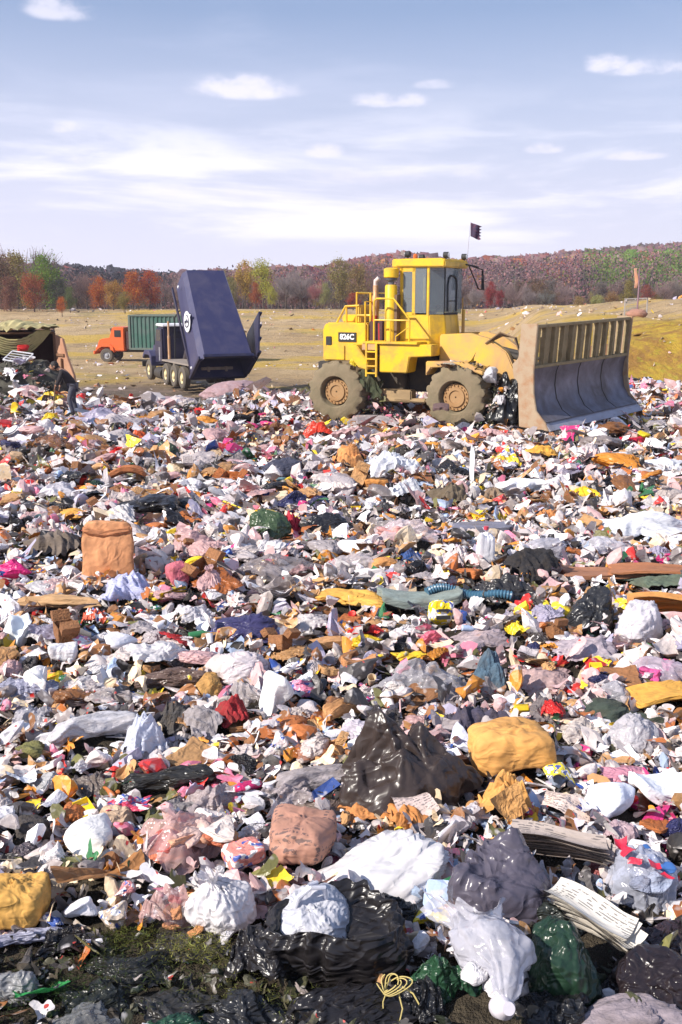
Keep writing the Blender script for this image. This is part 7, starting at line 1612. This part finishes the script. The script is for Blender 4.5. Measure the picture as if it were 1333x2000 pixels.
# ------------------------------------------------------------------ countable rubbish between the big pieces, every piece an object
def small_protos():
    D = {}
    def add(kind, lst): D[kind] = lst
    add('bag', [(g_drape, 601, 'film', 'flattened'), (g_tied, 602, 'film', 'tied'), (g_blob, 603, 'film', 'bulging'), (g_drape, 604, 'film', 'torn'), (g_blob, 605, 'film', 'lumpy'), (g_tied, 606, 'film', 'slumped tied'), (g_peak, 607, 'film', 'peaked')])
    add('paper', [(g_sheet, 611, 'paper', 'curled'), (g_sheet, 612, 'paper', 'creased'), (g_lump, 613, 'paper', 'crumpled'), (g_sheet, 614, 'printed', 'printed'), (g_lump, 615, 'paper', 'balled'), (g_stack if False else g_paperstack, 616, 'printed', 'stacked')])
    add('cardboard', [(g_slab, 621, 'card', 'bent'), (g_slab, 622, 'card', 'flat'), (g_sheet, 623, 'card', 'torn'), (g_sack, 624, 'card', 'crushed'), (g_drape, 625, 'card', 'soggy')])
    add('wrapper', [(g_lump, 631, 'wrap', 'balled'), (g_drape, 632, 'wrap', 'wrinkled'), (g_sheet, 633, 'wrap', 'flat'), (g_roll, 634, 'wrap', 'twisted')])
    add('film', [(g_drape, 651, 'film', 'limp'), (g_drape, 652, 'film', 'spread out'), (g_drape, 653, 'clear_film', 'see-through'), (g_drape, 654, 'film', 'rumpled'), (g_blob, 655, 'film', 'half buried'), (g_drape, 656, 'clear_film', 'milky'), (g_roll, 657, 'film', 'twisted')])
    add('rag', [(g_drape, 641, 'cloth', 'draped'), (g_roll, 642, 'cloth', 'rolled'), (g_lump, 643, 'cloth', 'bunched'), (g_drape, 644, 'cloth', 'spread')])
    return D
SP = small_protos()
def lod(VF): return VF
MESHES = {}
def get_mesh(kind, i):
    if (kind, i) not in MESHES:
        g, seed, m, adj = SP[kind][i]
        VF = g(seed); me = mesh_of(VF, kind); me.materials.append(M[m]); MESHES[(kind, i)] = (me, adj)
    return MESHES[(kind, i)]
def hard_protos():
    P = {}
    b = wild(MB().lathe([(0, 0), (.85, 0), (1, .12), (1, 2.6), (.8, 3.2), (.36, 3.8), (.34, 4.3), (0, 4.3)], n=20).mesh('bottle')); P['bottle'] = b
    c = MB().lathe([(0, 0), (.7, 0), (.72, .05), (1, 2.2), (1.06, 2.24), (.97, 2.25), (.68, .1), (0, .1)], n=20).mesh('cup'); P['cup'] = wild(c)
    k = MB().lathe([(0, .05), (.8, 0), (.88, .1), (1, .2), (1, 2.7), (.88, 2.85), (.8, 2.8), (0, 2.78)], n=20).mesh('can'); V = np.array([v.co[:] for v in k.vertices]); V = crease(V, np.random.default_rng(3), 4, .12, 1.5)
    for v, q in zip(k.vertices, V): v.co = q
    P['can'] = wild(k)
    t = MB(); t.prism([(-1, .5), (-.8, 0), (.8, 0), (1, .5), (1.08, .5), (1.08, .56), (.96, .56), (.74, .08), (-.74, .08), (-.96, .56), (-1.08, .56), (-1.08, .5)], -.7, .7); t.prism([(-1, .5), (-.8, 0), (.8, 0), (1, .5)], -.76, -.7); t.prism([(-1, .5), (-.8, 0), (.8, 0), (1, .5)], .7, .76)
    P['tray'] = wild(t.mesh('tray', .02))
    # open carton: four walls, bottom
    q = MB(); w = .035
    q.box((0, 0, -.46), (1, 1, .05)); q.box((-.5, 0, 0), (w, 1, .9)); q.box((.5, 0, 0), (w, 1, .9)); q.box((0, -.5, 0), (.96, w, .9)); q.box((0, .5, 0), (.96, w, .9))
    P['carton'] = wild(q.mesh('carton'))
    for n in P: P[n].materials.append(M['hard'] if n not in ('carton', 'can') else M['card'] if n == 'carton' else M['metal_scrap'])
    return P
HP = hard_protos()
KINDS = {  # kind: (count, category, name, size range m near, colours)
 'film': (290, 'plastic', 'plastic_film', (.40, .95), [('white', 'white', 7), ('off white', 'offwhite', 4), ('pale pink', 'palepink', 5), ('grey', 'lightgrey', 4), ('dark grey', 'grey', 2.5), ('lavender', 'lavender', 2), ('brown', 'brown', 2), ('tan', 'tan', 2.4), ('black', 'black', 2.2), ('rust', 'rust', 1), ('orange', 'orange', .8), ('red', 'red', .5)]),
 'bag': (270, 'bag', 'plastic_bag', (.20, .55), [('white', 'white', 9), ('grey white', 'offwhite', 4), ('black', 'black', 5), ('charcoal', 'charcoal', 3), ('lavender', 'lavender', 2), ('pale grey', 'lightgrey', 5), ('pale pink', 'palepink', 3), ('green', 'darkgreen', 1.2), ('blue', 'navy', 1), ('yellow', 'yellow', .8), ('red', 'red', .6), ('orange', 'orange', .6)]),
 'paper': (290, 'paper', 'paper_scrap', (.15, .45), [('white', 'white', 10), ('off white', 'offwhite', 5), ('cream', 'cream', 2), ('pale grey', 'lightgrey', 2), ('pale blue', 'paleblue', .8), ('yellow', 'yellow', .4), ('pink', 'palepink', 2)]),
 'cardboard': (190, 'cardboard', 'cardboard_piece', (.20, .60), [('brown', 'brown', 3), ('tan', 'tan', 4), ('orange brown', 'orange', 3), ('rust', 'rust', 2.5), ('cream', 'cream', 1)]),
 'wrapper': (200, 'wrapper', 'food_wrapper', (.10, .28), [('red', 'red', 2.5), ('yellow', 'yellow', 1.6), ('pink', 'pink', 2.5), ('magenta', 'magenta', 1), ('blue', 'blue', 1), ('orange', 'orange', 1.5), ('green', 'green', .8), ('white', 'white', 3), ('pale blue', 'paleblue', 1.2)]),
 'rag': (110, 'rag', 'cloth_rag', (.20, .50), [('grey', 'grey', 3), ('charcoal', 'charcoal', 3), ('brown', 'brown', 2), ('black', 'black', 1.5), ('blue', 'navy', 1), ('olive', 'olive', 1.2), ('pink', 'palepink', 1), ('white', 'offwhite', 2), ('teal', 'teal', .7)]),
 'bottle': (56, 'bottle', 'bottle', (.16, .3), [('white', 'white', 3), ('green', 'green', 1), ('clear grey', 'lightgrey', 2), ('yellow', 'yellow', .8), ('blue', 'paleblue', 1)]),
 'cup': (44, 'cup', 'cup', (.09, .16), [('white', 'white', 4), ('red', 'red', 1), ('cream', 'cream', 1), ('pink', 'pink', .7)]),
 'can': (36, 'can', 'can', (.10, .16), [('silver', 'lightgrey', 2), ('red', 'red', 1), ('rusty', 'rust', 1), ('blue', 'blue', .6)]),
 'tray': (40, 'tray', 'food_tray', (.14, .26), [('white', 'white', 4), ('black', 'charcoal', 1), ('pink', 'palepink', 1), ('yellow', 'yellow', .5)]),
 'carton': (36, 'carton', 'carton', (.16, .42), [('brown', 'tan', 2), ('dull brown', 'brown', 2), ('white', 'offwhite', 4), ('rust', 'rust', .6)]),
}
def build_random():
    r = np.random.default_rng(77); items = []; flap = None
    boxes = [(b, s) for (_, b, s) in HERO]
    capm = wild(MB().lathe([(0, 0), (1, 0), (1, 1), (0, 1)], n=14).mesh('cap')); capm.materials.append(M['hard'])
    flm = wild(MB().box((0, 0, 0), (1, 1, .06)).mesh('flap', .01)); flm.materials.append(M['card'])
    placed = []
    for kind, (cnt, cat, name, (s0, s1), cols) in KINDS.items():
        w = np.array([c[2] for c in cols]); w = w / w.sum(); k = 0; tries = 0
        while k < cnt and tries < 9000:
            tries += 1
            t = r.random(); py = 745 + (2000 - 745) * t ** 1.35; px = r.uniform(-30, 1363)
            if 620 < px < 1240 and py < 830: continue
            if px < 430 and py > 1830: continue
            if any(b[0] < px < b[2] and b[1] + (b[3] - b[1]) * .12 < py < b[3] for (b, s) in boxes): continue
            d = ray(px, py); tt = (0.05 - CAMZ) / d.z; ok = True
            if tt * d.y > 40: continue
            for _ in range(7):
                q = Vector((0, 0, CAMZ)) + d * tt; tt = .5 * tt + .5 * (float(H(q.x, q.y)) + .08 - CAMZ) / d.z
                if tt * d.y > 40: ok = False; break
            if not ok: continue
            g = Vector((0, 0, CAMZ)) + d * tt
            if litter_edge(np.array([g.x]), np.array([g.y]))[0] < r.random(): continue
            dep = proj(g)[2]; far = np.clip((dep - 5) / 20, 0, 1)
            sz = (s0 + (s1 - s0) * r.random() ** 1.3) * (.86 + .52 * far); wpx = sz * FPX / dep
            bad = False
            for (b, s) in boxes:
                if b[0] - wpx * .30 < px < b[2] + wpx * .30 and b[1] + (b[3] - b[1]) * .10 < py < b[3] + wpx * .30: bad = True; break
            if bad: continue
            if any((px - q[0]) ** 2 + ((py - q[1]) * 1.8) ** 2 < ((.30 if kind == q[3] == 'film' else .26) * (wpx + q[2])) ** 2 for q in placed if kind == 'film' or q[3] != 'film'): continue
            ci = r.choice(len(cols), p=w); cname, ckey, _ = cols[ci]; col = np.array(C[ckey]) * r.uniform(.8, 1.12)
            if kind in SP:
                i = r.integers(0, len(SP[kind])); me, adj = get_mesh(kind, int(i)); o = bpy.data.objects.new(name, me)
                if kind in ('bag', 'film') and ckey in ('black', 'charcoal', 'darkgreen', 'navy'):
                    kk = ('bk' + kind, int(i))
                    if kk not in MESHES: m2 = me.copy(); m2.materials.clear(); m2.materials.append(M['black_film']); MESHES[kk] = m2
                    o.data = MESHES[kk]
                hr = {'bag': r.uniform(.28, .5), 'paper': r.uniform(.25, .6), 'cardboard': r.uniform(.12, .45), 'wrapper': r.uniform(.3, .6), 'rag': r.uniform(.25, .5), 'film': r.uniform(.18, .36)}[kind]
                o.scale = (sz, sz * r.uniform(.6, .95), sz * hr); o.rotation_euler = (r.normal() * .22, r.normal() * .22, r.uniform(0, 6.28)); lift = .04
            else:
                me = HP[kind]; adj = {'bottle': 'lying', 'cup': 'tipped', 'can': 'dented', 'tray': 'tilted', 'carton': 'open'}[kind]; o = bpy.data.objects.new(name, me)
                if kind == 'bottle': o.scale = (sz * .38, sz * .38, sz); o.rotation_euler = (r.uniform(1.2, 1.8), 0, r.uniform(0, 6.28)); lift = .08
                elif kind in ('cup', 'can'): o.scale = (sz * .75, sz * .75, sz); o.rotation_euler = (r.uniform(.4, 1.9), 0, r.uniform(0, 6.28)); lift = .07
                else: o.scale = (sz, sz * .75, sz * (.28 if kind == 'tray' else r.uniform(.4, .8))); o.rotation_euler = (r.normal() * .35, r.normal() * .35, r.uniform(0, 6.28)); lift = .05
            COL.objects.link(o); o.color = (*[min(float(c), .88) for c in col], 1)
            gz = float(H(g.x, g.y)); o.location = (g.x, g.y, gz + (lift + .03 * r.random() + .05 * sz) if kind != 'film' else gz + .05 + .004 * g.y)
            if kind == 'bottle' and wpx > 22:
                c = bpy.data.objects.new('cap', capm); COL.objects.link(c); c.parent = o; c.location = (0, 0, .98); c.scale = (.42, .42, .08); c.color = ((.6, .05, .05, 1), (.7, .7, .7, 1), (.05, .1, .4, 1))[r.integers(0, 3)]
            if kind == 'carton' and wpx > 22:
                for s in (0, 1):
                    c = bpy.data.objects.new('flap', flm); COL.objects.link(c); c.parent = o; c.color = o.color; c.scale = (.45, .9, .5); a = r.uniform(.3, 1.1)
                    c.location = ((.5 + .22 * math.cos(a)) * (1 if s else -1), 0, .93 - .2 * math.sin(a) * .2); c.rotation_euler = (0, a * (1 if s else -1), 0)
            size = 'small' if wpx < 26 else 'large' if wpx > 62 else 'medium'
            size = 'small' if sz < (s0 * .62 + .07) else 'large' if sz > (s0 + s1) * .5 else 'medium'
            items.append((o, px, py, wpx, size, cname, adj, name.replace('_', ' '), cat)); placed.append((px, py, wpx, kind)); k += 1
        print(kind, k)
    # labels: tie every piece to the nearest named piece
    used = {}
    for it in sorted(items, key=lambda q: -q[2]):
        o, px, py, wpx, size, cname, adj, nm, cat = it
        best = min(HERO, key=lambda h: (max(h[1][0] - px, 0, px - h[1][2])) ** 2 + (1.6 * max(h[1][1] - py, 0, py - h[1][3])) ** 2)
        b = best[1]; cx, cy = (b[0] + b[2]) / 2, (b[1] + b[3]) / 2
        if px < b[0] and abs(py - cy) < (b[3] - b[1]) * .5 + 25: rel = 'left of'
        elif px > b[2] and abs(py - cy) < (b[3] - b[1]) * .5 + 25: rel = 'right of'
        elif py > b[3] - 5: rel = 'in front of'
        else: rel = 'behind'
        core = f'{cname} {adj} {nm}'; ref = f'{rel} the {best[2]}'
        lab = f'{size} {core} {ref}'
        n = used.get(lab, 0); used[lab] = n + 1
        if n: lab = ('second', 'third', 'fourth', 'fifth', 'sixth', 'seventh', 'eighth')[min(n, 7) - 1] + ' ' + lab
        words = lab.split()
        if len(words) > 16: lab = ' '.join(w for w in words if w not in ('the',))
        o['label'] = lab; o['category'] = cat; o['group'] = {'bag': 'plastic bags', 'paper': 'scraps of paper', 'plastic': 'sheets of plastic film', 'cardboard': 'pieces of cardboard', 'wrapper': 'food wrappers', 'rag': 'cloth rags', 'bottle': 'bottles', 'cup': 'cups', 'can': 'cans', 'tray': 'food trays', 'carton': 'cartons'}[cat] + ' strewn over the rubbish'
        if wpx > 45: AVOID.append((o.location.x, o.location.y, o.scale[0] * .7, o.scale[1] * .7))
    # reference names added to the nearest-piece search for later kinds
build_random()
hp = bpy.data.objects['rubbish_heap']; HEAP = tuple(hp.location) + tuple(hp.scale)
build_carpet([(a, b, c, d) for a, b, c, d in AVOID])
M_carpet = bpy.data.objects['small_litter'].data.materials[0]
build_field_litter()
# moss and dry grass in the dark muck close to the camera
def build_muck_growth():
    r = np.random.default_rng(31); Vs = []; Cs = []
    for (px, py, rad, n, col) in [(380, 1870, .10, 900, (.24, .23, .07)), (250, 1850, .11, 800, (.12, .13, .035)), (470, 1970, .10, 500, (.16, .16, .05)), (100, 1960, .16, 600, (.06, .09, .03)), (330, 1930, .2, 500, (.07, .08, .03)), (180, 1900, .2, 500, (.05, .07, .025)), (470, 1900, .1, 400, (.18, .17, .06)), (590, 1980, .1, 300, (.12, .13, .04))]:
        g = ground(px, py); P = np.stack([g.x + r.normal(size=n) * rad, g.y + r.normal(size=n) * rad * .6, np.zeros(n)], 1); P[:, 2] = H(P[:, 0], P[:, 1]) + .02 + .05 * r.random(n)
        P[:, 2] += .03 * np.abs(np.sin(P[:, 0] * 40) * np.sin(P[:, 1] * 33)); d = r.normal(size=(n, 3)) * .016; d[:, 2] *= .45
        Vs.append(slivers(P, P + d, r.uniform(.001, .003, n))); Cs.append(np.repeat(np.concatenate([np.array(col)[None] * r.uniform(.5, 1.8, (n, 1)), np.ones((n, 1))], 1), 4, 0))
    V = np.vstack(Vs); me = np_mesh('moss', V, qf(len(V) // 4)); a = me.attributes.new('tint', 'FLOAT_COLOR', 'POINT'); a.data.foreach_set('color', np.vstack(Cs).astype(np.float32).ravel())
    tag(mk('moss_and_straw', me, M['leafa']), 'olive moss and straw growing over the dark muck at lower left', 'moss', kind='stuff')
build_muck_growth()
build_hills(); build_forest(); build_trees(); build_haze()
